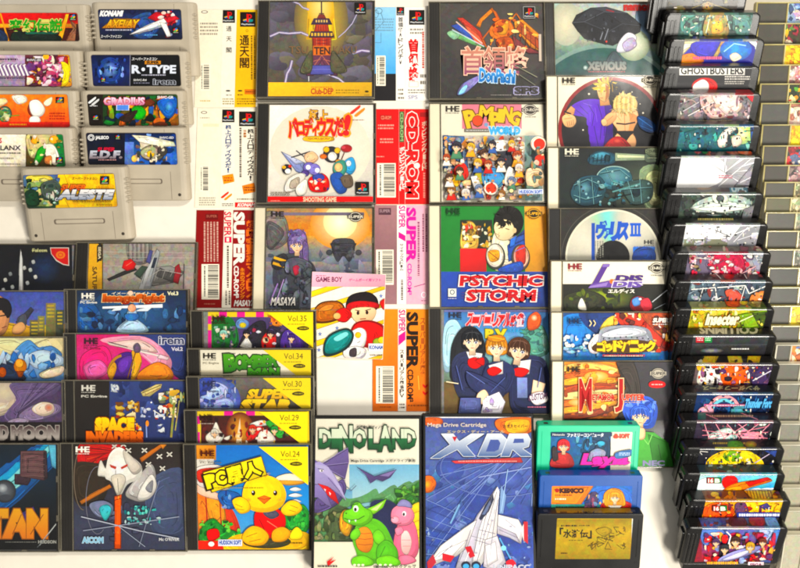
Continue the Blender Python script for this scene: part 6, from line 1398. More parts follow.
def a(A):
    A.R(194, 445, 310, 550, '2a80d0', .06); A.G(196, 446, 310, 548, '2478cc 3a98e0 6ab8e8'); A.R(196, 445, 216, 460, 'e89a2c', .05); A.R(196, 459, 214, 468, 'f0ece0', 0)
    A.S([(196, 474), (204, 476), (206, 486), (218, 494), (220, 516), (232, 508), (240, 540), (200, 548), (190, 520)], 'e04a1c', .15); A.S([(196, 486), (206, 492), (212, 510), (208, 536), (194, 540)], 'f0842c', .15); A.S([(206, 496), (220, 496), (226, 520), (214, 530)], 'f0a03c', .15); A.L_([(206, 494), (208, 536)], 1.2, 'b02c14'); A.L_([(220, 498), (222, 534)], 1, 'b02c14'); A.S([(196, 484), (220, 494), (222, 500), (200, 494)], 'f4c8b0', .05)
    A.S([(196, 468), (222, 466), (230, 488), (200, 486)], 'ece4dc', .05); A.S([(198, 470), (218, 468), (216, 478), (200, 482)], 'd8402c', .1)
    A.S([(218, 496), (224, 490), (240, 494), (238, 506), (226, 508)], '2c62a8', .15); A.B(222, 490, 240, 508, 10, '5a90d0 1c3a70 8ab0e0', 2.2, 4)
    A.S([(278, 476), (290, 473), (302, 476), (306, 482), (290, 485), (276, 481)], 'f6ecd0', .05); A.S([(276, 480), (306, 481), (298, 484), (284, 484)], 'd8a048', .05)
    for y, w in ((489, 6), (495, 7), (501, 6)): A.S([(296 - w, y), (296, y - 2.4), (296 + w, y), (296, y + 1.6)], 'eef2f0', .03)
    A.S([(286, 510), (304, 504), (312, 520), (304, 534), (288, 528)], '2f9a3c', .15); A.B(284, 508, 307, 532, 22, '4ab84a 1c6a2a 8ad060', 3, 5, .15); A.S([(204, 524), (214, 518), (224, 526), (240, 534), (220, 544), (200, 540)], '2c8a34', .15); A.B(200, 520, 244, 540, 24, '3aa83c 1a5a24 70c850', 2.8, 6, .15)
    A.R(194, 540, 310, 550, 'd83a1c', .1); A.S([(232, 536), (270, 530), (308, 532), (310, 550), (230, 550)], 'd8a82c', .1); A.E(268, 541, 24, 6.5, '3a3a28', d=.1)
    # plain yellow round masses and a red block in place of the mascot
    A.S([(256, 512), (270, 506), (284, 512), (286, 526), (274, 537), (258, 532)], 'd82c1c', .05); A.S([(264, 512), (274, 509), (280, 514), (272, 518)], '4a4a5a', .08); A.L_([(260, 518), (266, 530)], .7, '6a1410'); A.L_([(268, 520), (280, 528)], .6, 'f08a70')
    A.S([(243, 493), (247, 481), (257, 475), (270, 475), (281, 481), (287, 493), (283, 505), (270, 511), (254, 510), (245, 503)], 'f4c63a', .05); A.spikes(264, 477, 4, 3, 215, 325, 6, 6, 'f0b428', 4)
    A.E(254, 492, 2, 2.6, '2a1a10', d=0); A.E(276, 492, 2, 2.6, '2a1a10', d=0); A.E(253.4, 491, .7, .8, 'fff', d=0); A.E(275.4, 491, .7, .8, 'fff', d=0); A.P([(258, 497), (265, 494.5), (272, 497), (265, 503)], 'e8701c', .05); A.L_([(258, 497), (265, 498.4), (272, 497)], .6, '7a2c08'); A.E(249, 499, 3, 2, 'f09a50', 'f4c63a', d=0); A.E(281, 499, 3, 2, 'f09a50', 'f4c63a', d=0)
    A.S([(246, 530), (254, 525), (264, 528), (270, 536), (264, 544), (250, 544), (243, 538)], 'f0b030', .05); A.L_([(247, 536), (258, 532)], .6, '8a5a14'); A.L_([(250, 541), (262, 538)], .6, '8a5a14'); A.S([(274, 530), (284, 526), (292, 532), (286, 540), (274, 540)], 'e8a028', .05)
    A.S([(282, 508), (290, 500), (299, 501), (303, 508), (296, 514), (286, 514)], 'f2c23a', .05); A.S([(233, 500), (242, 496), (250, 502), (250, 510), (240, 512)], 'f2c23a', .05)
    for q in (((236, 503), (243, 506)), ((237, 508), (245, 509)), ((291, 504), (299, 507)), ((290, 509), (297, 511))): A.L_(q, .5, '8a5a14')
    A.S([(292, 532), (298, 526), (304, 532), (302, 538), (292, 538)], 'f0d050', .05)
    A.P([(203, 471), (262, 455), (268, 474), (212, 492)], '5a4208', 0); A.P([(204, 472), (261.5, 456), (267, 473.5), (213, 491)], 'f4dc2c', .03)
    for i, (t, x, y, w, h) in enumerate((('P', 207, 474, 9, 12), ('C', 217, 471, 9, 12), ('原', 228, 466.5, 14, 13.5), ('人', 245, 462, 15, 13))): A.T(t, x, y, x + w, y + h, 'f4e03c', .06, '2a2008', .1, ang=-16)
    A.tiny(214, 486, 264, 487.5, 1, '8a7a10', 4)
    A.S([(208, 530), (218, 528), (220, 536), (210, 540)], 'd82c24', .05); A.E(212, 543, 3, 2.4, 'f4f0e8', d=0); A.R(219, 538.5, 243, 545, 'dfe4f0', 0); A.T('HUDSON SOFT', 220, 539.5, 242, 543.5, '2a4aa0', .05); A.tiny(286, 541, 305, 543, 1, '5a4a10', 3)
    volume(A, 446, '24', x1=303); A.he(201, 449.5, 14, '4a1c10'); A.T('PC Engine', 201, 460.5, 222, 463, '5a544a', .02)
jewel('full yellow cornered case with a bright desert island cartoon cover', 181, 313, 444, a, 12.5, vb=546, base='tray', group=GH, d=.05)

# ================================================================ TALL BOXES AT THE BOTTOM
def a(A):
    A.R(312, 418, 424, 575, 'f4eeda', 0); A.R(349, 465, 424, 542, '5ab0d8', .03); A.G(349, 465, 424, 520, '78b4d4 a8d0dc d0e4dc', d=.03); A.G(312, 490, 352, 542, '78b0d0 a4ccd8 b8d4d4', d=.05)
    A.R(312, 508, 424, 543, '5a7a4a', .15); A.S([(312, 500), (330, 500), (345, 508), (372, 504), (396, 494), (424, 482), (424, 543), (312, 543)], '5a8a5a', .15); A.S([(345, 509), (380, 503), (388, 520), (350, 524)], '8ab8c8', .06); A.S([(330, 508), (350, 510), (362, 524), (352, 542), (328, 542)], '4a5a3a', .15)
    A.S([(392, 504), (410, 488), (424, 482), (424, 515), (396, 520)], '2f6a2a', .25); A.B(394, 486, 421, 512, 26, '4a8a34 1c4a1c 6aa848', 4, 3, .2); A.B(314, 510, 345, 540, 26, '6a7a4a 3a4a2a 8a8a60', 4, 4, .2); A.S([(340, 516), (346, 510), (352, 520), (348, 536), (340, 530)], 'd8a03c', .2); A.R(312, 542, 424, 575, 'f2ecd6', 0)
    A.T('超爆竜伝説ディノランド', 357, 425.6, 389, 429, '1a1a1a', .03)
    ls = [(ch, x, y, w, h, 0) for ch, x, y, w, h in (('D', 320, 430, 11, 17.5), ('I', 333.5, 430, 4.4, 17.5), ('N', 340, 427, 12, 24), ('O', 353.5, 430, 12, 17.5), ('L', 369.5, 430, 9, 18), ('A', 379, 427, 12.5, 23), ('N', 392.5, 430, 10.5, 18), ('D', 404.5, 430, 10.5, 17.5))]
    A.W(ls, 'dfe8d0', .04, '163a22', .045)
    sb = A.edges
    A.edges = sb + [(0, -1, -A.L(370, 438.5)[1])]
    A.rc = .01
    for ch, x, y, w, h, g in ls: A.T(ch, x, y, x + w, y + h, '3a8a54', .04, c2='14502a')
    A.edges = sb; A.rc = 0
    A.T('Mega Drive Cartridge メガドライブ専用', 351, 459.5, 414.5, 463, '222', .02)
    A.P([(312, 458), (319, 463), (327, 463), (338, 453), (348, 448), (349, 462), (345, 480), (337, 476), (328, 470), (316, 476), (312, 474)], '6c5c92', .05)
    for q in (((320, 466), (348, 449)), ((322, 467), (348, 464)), ((324, 468), (344, 479))): A.L_(q, .8, '40345e'); A.L_([(x, y - .8) for x, y in q], .5, 'a294c4')
    A.S([(316, 500), (330, 490), (342, 480), (346, 490), (338, 504), (322, 512), (313, 512)], '5c4c80', .06)
    A.P([(312, 464), (320, 462), (328, 467), (335, 476), (341, 488), (346, 501), (338, 494), (330, 488), (320, 485), (312, 484)], 'a095c2', .03); A.P([(318, 484), (328, 487), (335, 493), (339, 505), (331, 499), (324, 492)], 'd8342c', .03); A.P([(312, 485), (319, 485), (326, 493), (332, 508), (326, 505), (318, 498), (312, 498)], '8878ae', .03)
    A.P([(312, 464), (328, 467), (341, 488), (346, 501), (332, 480), (322, 472)], 'beb4da', .02); A.L_([(328, 478), (340, 492)], .5, '5a4a80'); A.E(321.5, 471, 2, 1.5, 'f4f0f0', d=0); A.E(322, 471.3, .8, .9, '1a1020', d=0); A.L_([(318, 469), (324, 470)], .7, '40345e'); A.P([(324, 489), (326, 490), (325.4, 492)], 'fff', 0); A.P([(329, 492), (331, 494), (330, 496)], 'fff', 0)
    A.P([(357, 468), (364, 472), (374, 477), (379, 476), (396, 470), (390, 478), (382, 482), (376, 480), (370, 484), (366, 476)], '5c4c80', .03); A.P([(379, 476), (396, 470), (388, 477)], '8a7aac', .02); A.L_([(357, 468), (374, 477), (396, 470)], .6, '3a2c58'); A.L_([(346, 487), (351, 491), (356, 486)], .9, '6a7a8a')
    # navy ridge, pink beast behind, green beast in front
    A.S([(370, 506), (380, 500), (391, 502), (400, 512), (396, 530), (402, 556), (388, 562), (380, 540)], '1f2448', .05)
    for y in (508, 517, 526, 535, 543): A.S([(409, y), (416, y - 5), (422, y - 4), (421, y + 3), (412, y + 6)], 'ecc828', .04)
    A.S([(397, 524), (404, 518), (412, 522), (416, 536), (416, 552), (408, 561), (396, 560), (392, 544)], 'e0708c', .04); A.S([(390, 517), (392, 509), (400, 505), (409, 508), (413, 516), (409, 524), (400, 526), (393, 523)], 'e88aa2', .04); A.E(394, 520, 4, 3.4, 'f0a8b8', d=.04); A.S([(396, 506), (401, 500), (408, 502), (411, 508), (403, 507)], '8a86b4', .05)
    A.E(403, 514, 2, 2.6, 'fff', d=0); A.E(402.6, 514.6, 1.1, 1.6, '1a1014', d=0); A.L_([(391, 523), (396, 524.5), (400, 523)], .6, '7a2a40'); A.E(392, 518.4, .6, .5, '7a2a40', d=0); A.S([(400, 534), (406, 531), (410, 542), (406, 554), (400, 550)], 'f6ccc8', .03); A.L_([(400, 540), (409, 540)], .4, 'c07a80'); A.L_([(401, 546), (409, 546)], .4, 'c07a80'); A.S([(394, 529), (400, 527), (402, 532), (396, 536)], 'e88aa2', .04); A.S([(398, 556), (408, 555), (414, 561), (400, 564)], 'e27a94', .04)
    A.S([(355, 527), (362, 520), (374, 519), (384, 526), (391, 540), (395, 554), (389, 562), (362, 562), (355, 550), (352, 538)], '66b820', .05); A.P([(364, 510), (374, 506), (386, 499), (382, 508), (374, 514), (366, 516)], '8acc3c', .04); A.P([(370, 510), (383, 502), (376, 511)], 'd8e8a0', .02)
    A.S([(343, 516), (345, 511), (351, 509), (353, 504), (359, 503), (364, 508), (371, 512), (371, 520), (362, 526), (352, 525), (344, 521)], '78c828', .04); A.E(355.5, 509, 2.6, 3.2, 'fff', d=0); A.E(355, 509.8, 1.3, 1.9, '141408', d=0); A.L_([(352, 505), (358, 504)], .8, '2a5a10'); A.L_([(344, 518.4), (350, 520.6), (358, 519.4), (364, 516)], .7, '24500c'); A.E(346, 513.6, .8, .6, '24500c', d=0); A.P([(348, 520), (350, 520.6), (349, 523)], 'fff', 0); A.P([(354, 520.2), (356, 519.8), (355.4, 522.4)], 'fff', 0)
    A.S([(357, 530), (365, 527), (371, 533), (372, 544), (367, 552), (358, 549), (355, 539)], 'ec9420', .03)
    for y in (533, 538.5, 544): A.L_([(357, y), (364, y + .8), (371, y)], .6, 'a4580c')
    A.S([(351, 532), (357, 528), (360, 534), (355, 540), (350, 538)], '78c828', .04); A.S([(372, 534), (378, 530), (384, 538), (380, 545), (374, 542)], '78c828', .04); A.S([(376, 548), (385, 540), (395, 548), (395, 560), (378, 562)], '5cb01c', .05); A.L_([(379, 556), (384, 546)], .5, '2a5a10')
    A.S([(352, 558), (362, 555), (372, 560), (370, 565), (353, 565)], '78c828', .04); A.S([(376, 558), (388, 555), (398, 560), (396, 565), (378, 565)], '78c828', .04)
    for x in (354, 358, 362, 379, 384, 389): A.E(x, 564.4, 1.5, 1.1, 'f6f0dc', d=0)
    A.P([(327, 561), (334, 556), (330, 561), (336, 559), (328, 566)], 'd82c24', 0); A.tiny(318, 564, 337, 567, 1, '222', 4); A.T('1M+64K バックアップ', 373, 564, 414, 568, '555', .02)
keep_case('black box with a cream cover, a winged creature and green and pink beasts', 313, 421.5, 415.5, a, H=147)

def a(A):
    A.G(424, 418, 532, 575, '4a5896 5a6cac 5064a8 4258a4 3c54a8 4a66b8', d=.14); A.B(425, 470, 531, 572, 60, '5a70b4 4054a0 6a80c0 3a4c94 7a90c8 4a7ab0', 6, 33, .12); A.B(425, 520, 531, 572, 60, '8aa0d0 34468c 5a86b8 9ab0d8 6a7a9a', 1.6, 34, .1)
    for k, (x, y, r) in enumerate(((450, 470, 14), (480, 500, 18), (510, 480, 12), (440, 520, 16), (505, 530, 18), (462, 552, 14))): A.E(x, y, r, r * .8, ('5068b8', '3a4ea0', '5a70c0')[k % 3], '3a4c92', d=.12)
    for k in range(9): A.L_([(500, 462), (428 + k * 2, 560 - k * 14)], .6, ('8aa0d8', '5a72b8')[k % 2])
    for k in range(8): A.L_([(470 + k * 10, 495 + k * 2), (531, 440 + k * 9)], .7, ('90a8dc', '4a62a8')[k % 2])
    A.L_([(478, 478), (530, 468)], 1, 'a0b0e0'); A.L_([(440, 480), (530, 430)], .6, '6a80c0'); A.L_([(426, 500), (480, 470)], .8, '7a8cc8'); A.O(500, 468, 60, 30, 1, '6a7cb8', 30, 60, 230)
    A.S([(424, 418), (440, 418), (442, 424), (430, 426), (424, 424)], 'd8681c', .12); A.S([(498, 419), (533, 418), (534, 430), (516, 436), (498, 430)], 'e0741c', .15); A.S([(506, 421), (528, 420), (526, 432), (508, 432)], 'f0b030', .12); A.S([(424, 478), (432, 477), (436, 484), (432, 492), (424, 492)], 'e07420', .12); A.E(427, 485, 4, 4, 'f4c050', 'e0801c', d=.05)
    A.T('Mega Drive Cartridge', 427.5, 423, 486, 428, 'e8dcd0', .02); A.T('エックス・ディー・アール', 447, 430.3, 504, 433.3, 'd8c8a0', .03); A.T('カオスセイバー', 503, 424.5, 527, 428, '4a2a10', .02)
    # chrome initials
    def chrome(*q): A.P(q, '1c2444', 0)
    X = [(441, 434), (453, 434), (459, 442), (471, 434), (484, 434), (466, 446), (475, 457), (463, 457), (457, 450), (440, 459), (430, 459), (450, 445)]
    Dd = [(487, 434), (501, 434), (506.5, 440), (504, 452), (496, 457), (477, 457)]
    Rr = [(509, 434), (527, 434), (530, 440), (528, 447), (522, 449), (533, 457), (520, 457), (512, 450), (509, 457), (500, 457)]
    for L in (X, Dd, Rr):
        A.face([(x + (1.2 if x > 480 else -.6), y + 1) for x, y in L], [C('161c3a')] * len(L), 0)
        A.face(L, [tuple(m + (q - m) * min(1, max(0, (y - 434) / 23)) for m, q in zip(C('e8eef4'), C('46669a'))) for x, y in L], 0)
        A.L_(L + L[:1], .5, 'f4f8fc')
    A.face([(490, 440), (498, 440), (500, 443.5), (498, 450), (494, 452), (485.5, 452)], [C('4a5c9e')] * 6, 0); A.face([(514, 439), (523, 439), (523.5, 443), (512.5, 443.5)], [C('4a5c9e')] * 4, 0)
    A.face([(441, 446), (530, 443), (529, 446), (438, 450)], [C('e8b0b0'), C('6a2030'), C('a03040'), C('30101a')], 0) if 0 else None
    A.P([(452, 437), (457, 437), (454.5, 442)], 'c83038', 0); A.P([(451, 461.5), (520, 458), (522, 463), (455, 464)], 'd0484a', .03); A.tiny(458, 461, 516, 462.4, 1, 'f0c8c0', 4)
    # starfighter
    for k in range(7): A.L_([(426, 500 + k * 9), (470 - k * 3, 520 + k * 6)], .5, ('8aa4dc', '3a4c90')[k % 2])
    A.P([(457, 516), (452, 522), (456, 510), (463, 496)], '4a6aa0', 0); A.L_([(450, 524), (459, 505)], 1.6, '8ab8e0'); A.P([(498, 514), (500, 486), (505, 496), (502, 514)], '8aa8d0', 0); A.L_([(500, 512), (507, 470)], .8, 'b0d0f0')
    A.P([(496.5, 487), (498.5, 492), (497, 506), (495, 540), (478, 568), (455, 568), (462, 545), (478, 514), (492, 494)], 'e6e2e0', .05); A.P([(496.5, 487), (488, 502), (478, 530), (470, 568), (455, 568), (463, 543), (478, 514)], 'c4c0cc', .05)
    A.P([(476, 520), (464, 528), (440, 546), (429, 562), (428, 568), (440, 562), (456, 556), (466, 548)], 'dedad8', .05); A.P([(466, 540), (440, 552), (430, 562), (452, 556)], 'f0ecea', .05); A.P([(497, 515), (517, 520), (522, 530), (519, 544), (512, 536), (496, 532)], 'e4e0e0', .05); A.P([(496, 526), (514, 534), (519, 544), (508, 538), (496, 534)], 'b8b4c0', .05)
    A.P([(522, 522), (526, 522), (526, 544), (521, 540)], 'c83a40', 0); A.P([(519, 530), (522, 524), (522, 542)], 'e8e4e4', 0); A.P([(427, 562), (433, 554), (436, 562), (428, 572)], 'c03844', 0); A.P([(442, 553), (454, 556), (450, 562), (442, 560)], 'd0303a', 0); A.P([(464, 547), (470, 546), (474, 556), (469, 558)], 'c8303a', 0)
    A.P([(478, 519), (484, 506), (492, 494), (493, 500), (488, 512), (480, 521)], '2a3048', 0); A.P([(481, 515), (489, 501), (490, 504), (484, 515)], '6a7aa0', 0); A.L_([(496, 492), (482, 540), (474, 568)], .6, '8a8694'); A.L_([(494, 510), (484, 545)], .5, 'a09ca8'); A.L_([(470, 536), (492, 542)], .5, '9a96a4')
    A.P([(484, 540), (496, 536), (504, 562), (494, 572), (482, 566)], 'd0ccd2', .05); A.P([(484, 546), (494, 542), (496, 560), (486, 566)], 'eeeaea', .05)
    for q in (((492, 494), (484, 520), (478, 545)), ((497, 500), (492, 530), (488, 560)), ((470, 530), (464, 548), (458, 562)), ((478, 530), (494, 534)), ((474, 540), (490, 545)), ((452, 545), (438, 557)), ((504, 520), (514, 528)), ((498, 530), (516, 538))): A.L_(q, .45, '77738a')
    for x, y in ((486, 524), (482, 534), (490, 520), (474, 552), (508, 526)): A.R(x, y, x + 2.4, y + 1.6, 'b8b4c4', 0)
    A.L_([(495, 500), (491, 520)], .8, 'ffffff'); A.L_([(468, 552), (462, 566)], .8, 'ffffff')
    for x in (465, 475): A.E(x, 565, 4.6, 4, '20283e', d=0); A.E(x, 566, 3, 2.6, '5ab0e0', d=0)
    A.L_([(498, 538), (512, 565)], 1.4, '6ab0e0'); A.E(502, 548, 2.6, 2.6, '9adcf4', d=0); A.S([(504, 562), (510, 559), (514, 564), (508, 568)], 'd83040', 0); A.T('UNIPACC', 492, 564.5, 527, 569, 'c8ccd8', .05)
keep_case('black box with a dark blue cover and a white fighter craft climbing', 422.5, 533.5, 413.5, a, H=149)

# ================================================================ SMALL CARTRIDGES AT THE BOTTOM
def a(A):
    A.R(545, 430, 612, 480, '1c5a8a'); A.R(611, 430, 634, 480, 'efe8d4', 0); A.S([(585, 440), (600, 434), (610, 440), (608, 462), (590, 464), (584, 452)], '163a5a', .2); A.B(576, 436, 610, 464, 24, '2a7aa8 0e2a44 6ab0c8 103a5a', 3, 3, .2); A.S([(590, 452), (598, 448), (606, 452), (600, 462), (590, 460)], '8a8aa8'); A.E(601, 443, 4, 2.4, '48a8c8')
    A.R(551, 431.5, 612, 436, '163858', 0); A.T('Nintendo', 552.5, 433.2, 564.5, 435.2, 'ddd', .02, '163858', .3); A.T('ファミリーコンピュータ', 567, 433, 603, 436.5, 'e8eef4', .05, sh=.1); A.T('dB-SOFT', 613.5, 433.8, 629.5, 437.8, 'c8503c', .06)
    A.S([(553, 456), (560, 452), (570, 454), (573, 466), (551, 466)], 'a83030', .15); A.head(563.5, 446, 5.5, 'd02838', 'f0c8a0'); A.S([(552, 448), (556, 447), (558, 458), (553, 460)], '2c2428')
    A.T('Layla', 581, 453.5, 626, 466.5, 'e83aa8', .05, '7a1450', .035, sh=.3); A.L_([(592, 465.5), (632, 462)], .8, 'e83aa8'); A.S([(616, 452), (632, 449), (631, 455), (617, 458)], '3a6aa0', .1); A.tiny(619, 451.5, 630, 455, 2, 'cde', 4)
def e(B):
    B.R(540, 415, 640, 430, '2a8a70', .05)
fc_cart('mint green cartridge with a red haired figure and a pink script title', 541, 637.5, 425.5, 'green', a, lab=(551, 432, 630, 470), a=20)

def a(A):
    A.R(545, 484, 634, 525, '2f6ab4'); A.P([(545, 485), (594, 485), (580, 506), (545, 506)], 'e8861c', .08); A.S([(592, 490), (612, 486), (630, 492), (632, 510), (600, 510)], '3a6ac0', .15); A.R(545, 504, 600, 525, '3a8a80', .15)
    A.T('KEMCO', 560, 488.5, 583.5, 492.8, '3a1408', .08); A.E(557, 490.3, 2.2, 2, 'a82818', d=0); A.tiny(555, 494, 572, 496, 1, '7a3a08', 3); A.tiny(555, 497, 566, 500.5, 1, 'f4e8c8', 8)
    A.S([(586, 500), (592, 492), (598, 494), (596, 508), (586, 508)], '4a3a5a'); A.S([(600, 508), (606, 500), (622, 500), (632, 504), (632, 512), (602, 512)], 'b8202c', .15); A.S([(604, 494), (612, 488), (622, 491), (626, 504), (620, 506), (606, 506)], 'd8903c', .15); A.head(615, 497.5, 4.8, 'e0a040', 'f4d8b0'); A.B(584, 494, 604, 510, 16, '8a4a6a 2a3a6a d8a878 6a8ab0', 2.2, 4); A.P([(608, 505), (622, 505), (616, 511)], 'f0ece4', 0)
    A.tiny(556, 505.5, 588, 509, 2, '1c3a30', 5)
def e(B):
    B.R(540, 460, 640, 480, '123a7a', .05); B.tiny(560, 474, 628, 477, 1, '5a7ab0', 3)
fc_cart('royal blue cartridge with an orange cornered label, between the green and black ones', 542, 641, 475.5, 'blue', a, lab=(552, 486, 630, 523), a=20)

def a(A):
    A.G(555, 516, 632, 562, '8a7210 b89a20 a88c1a 8a7414', d=.12); A.R(557, 518, 631, 519, 'c8ac30', .05)
    A.tiny(561, 524, 577, 527.2, 1, '2a2208', 9); A.tiny(579, 524.5, 590, 526.5, 1, '4a3c10', 3)
    A.T('「', 560, 528, 563, 534, '1c1604', .05); A.T('水滸伝', 563.5, 529.5, 588, 537.5, '1c1604', .03); A.T('」', 588.5, 531, 591.5, 538, '1c1604', .05); A.tiny(569, 539.5, 583, 540.8, 1, '4a3c10', 5)
    rd = random.Random(4)
    for cx, cy, s in ((602, 533, 7), (612, 538, 9), (604, 544, 9), (619, 532, 6), (594, 545, 6), (622, 546, 5)):
        for k in range(5):
            x, y = cx + rd.uniform(-s, s) * .6, cy + rd.uniform(-s, s) * .5
            A.L_([(x + rd.uniform(-s, s) * .6, y + rd.uniform(-s, s) * .5) for _ in range(4)], .55, ('4a3c0c', '6a5614')[k % 2])
    A.S([(596, 530), (606, 527), (612, 531), (604, 536)], '9a8218', .1); A.tiny(561, 552, 568, 554, 1, '3a3008', 7)
def e(B):
    B.G(555, 500, 640, 516, '6a5610 8a7018', d=.1); B.T('水滸伝', 574, 511.5, 600, 515.5, '1c1604', .04); B.R(560, 511.5, 567, 515.5, '2a2208', 0); B.tiny(606, 512, 626, 515, 2, '3a3008', 3)
fc_cart('matt black cartridge with a gold label of ink sketched warriors', 540, 641.5, 514, 'blackm', a, e, lab=(557, 518.5, 630, 559), a=21, W=99, H=58)

# ================================================================ LONG COLUMN OF BLACK CARTRIDGES
def blobs(cs, n=34, z=4.0, d=.3):
    def f(A):
        u0, v0, u1, v1 = f.box
        A.B(u0, v0, u1, v1, n, cs, z, f.seed, d); A.B(u0, v0, u1, v1, n, cs, z * .45, f.seed + 9, d)
    f.box = None; f.seed = 1
    return f
TINT = None
def cart(n, label, ul, v, front, end, strip, bg='222', ebg='141414', mat='gloss'):
    ur = ul + 99.5
    x0, x1 = ul + 16, ul + 91
    def fr(A):
        for q in front:
            if q[0] == 'b': A.B(x0, v, x1, v + 26, q[1], q[2], q[3], n * 7 + 1, .25)
            elif q[0] == 'f': q[1](A, x0, v)
        bs = ' '.join(q[2] for q in front if q[0] == 'b' and q[1])
        if bs and n not in (6, 12):
            A.B(x0, v, x1, v + (38 if n == 19 else 22), 60 if n < 19 else 110, bs + ' 121014 ece6da 1c1418', 1.2, n + 40, .1)
            rd = random.Random(n)
            for _ in range(5 if n < 19 else 10):
                x, y = rd.uniform(x0, x1), rd.uniform(v, v + 18)
                A.L_([(x, y), (x + rd.uniform(-9, 9), y + rd.uniform(-5, 5)), (x + rd.uniform(-12, 12), y + rd.uniform(-7, 7))], rd.uniform(.3, .6), rd.choice(bs.split() + ['121014', 'f4f0e8']))
        for q in front:
            if q[0] == 't': q[1](A, x0, v)
    def en(B):
        for q in end:
            if q[0] == 'b': B.B(x0, v - 12, x1, v + 1, q[1], q[2], q[3], n * 5 + 3, .25)
            elif q[0] in 'ft': q[1](B, x0, v - 11)
    it = md_cart(label, ul, ur, v, fr, en, strip, bg=bg, ebg=ebg, vb=v + 24, mat=mat)
    return it
def rev(s, a, b, c, y0=3.4, y1=8):
    return ('f', lambda B, x, y: B.T(s, x + a, y + y0, x + b, y + y1, c, .05, rot=180))
def txt(s, a, b, y0, y1, c, o=None, sh=0):
    return ('t', lambda A, x, y: A.T(s, x + a, y + y0, x + b, y + y1, c, .05, o, .06, sh=sh))
def shp(pts, c, d=.1):
    return ('f', lambda A, x, y: A.S([(x + p, y + q) for p, q in pts], c, d))
def pl(pts, c, d=.1):
    return ('f', lambda A, x, y: A.P([(x + p, y + q) for p, q in pts], c, d))
def ln(pts, w, c):
    return ('f', lambda A, x, y: A.L_([(x + p, y + q) for p, q in pts], w, c))
def el(a, b, r, s, c, c2=None):
    return ('f', lambda A, x, y: A.E(x + a, y + b, r, s, c, c2))
def rc(a, b, e, f_, c):
    return ('f', lambda A, x, y: A.R(x + a, y + b, x + e, y + f_, c, .05))
def tn(a, b, e, f_, n, c):
    return ('t', lambda A, x, y: A.tiny(x + a, y + b, x + e, y + f_, n, c, n + int(a)))

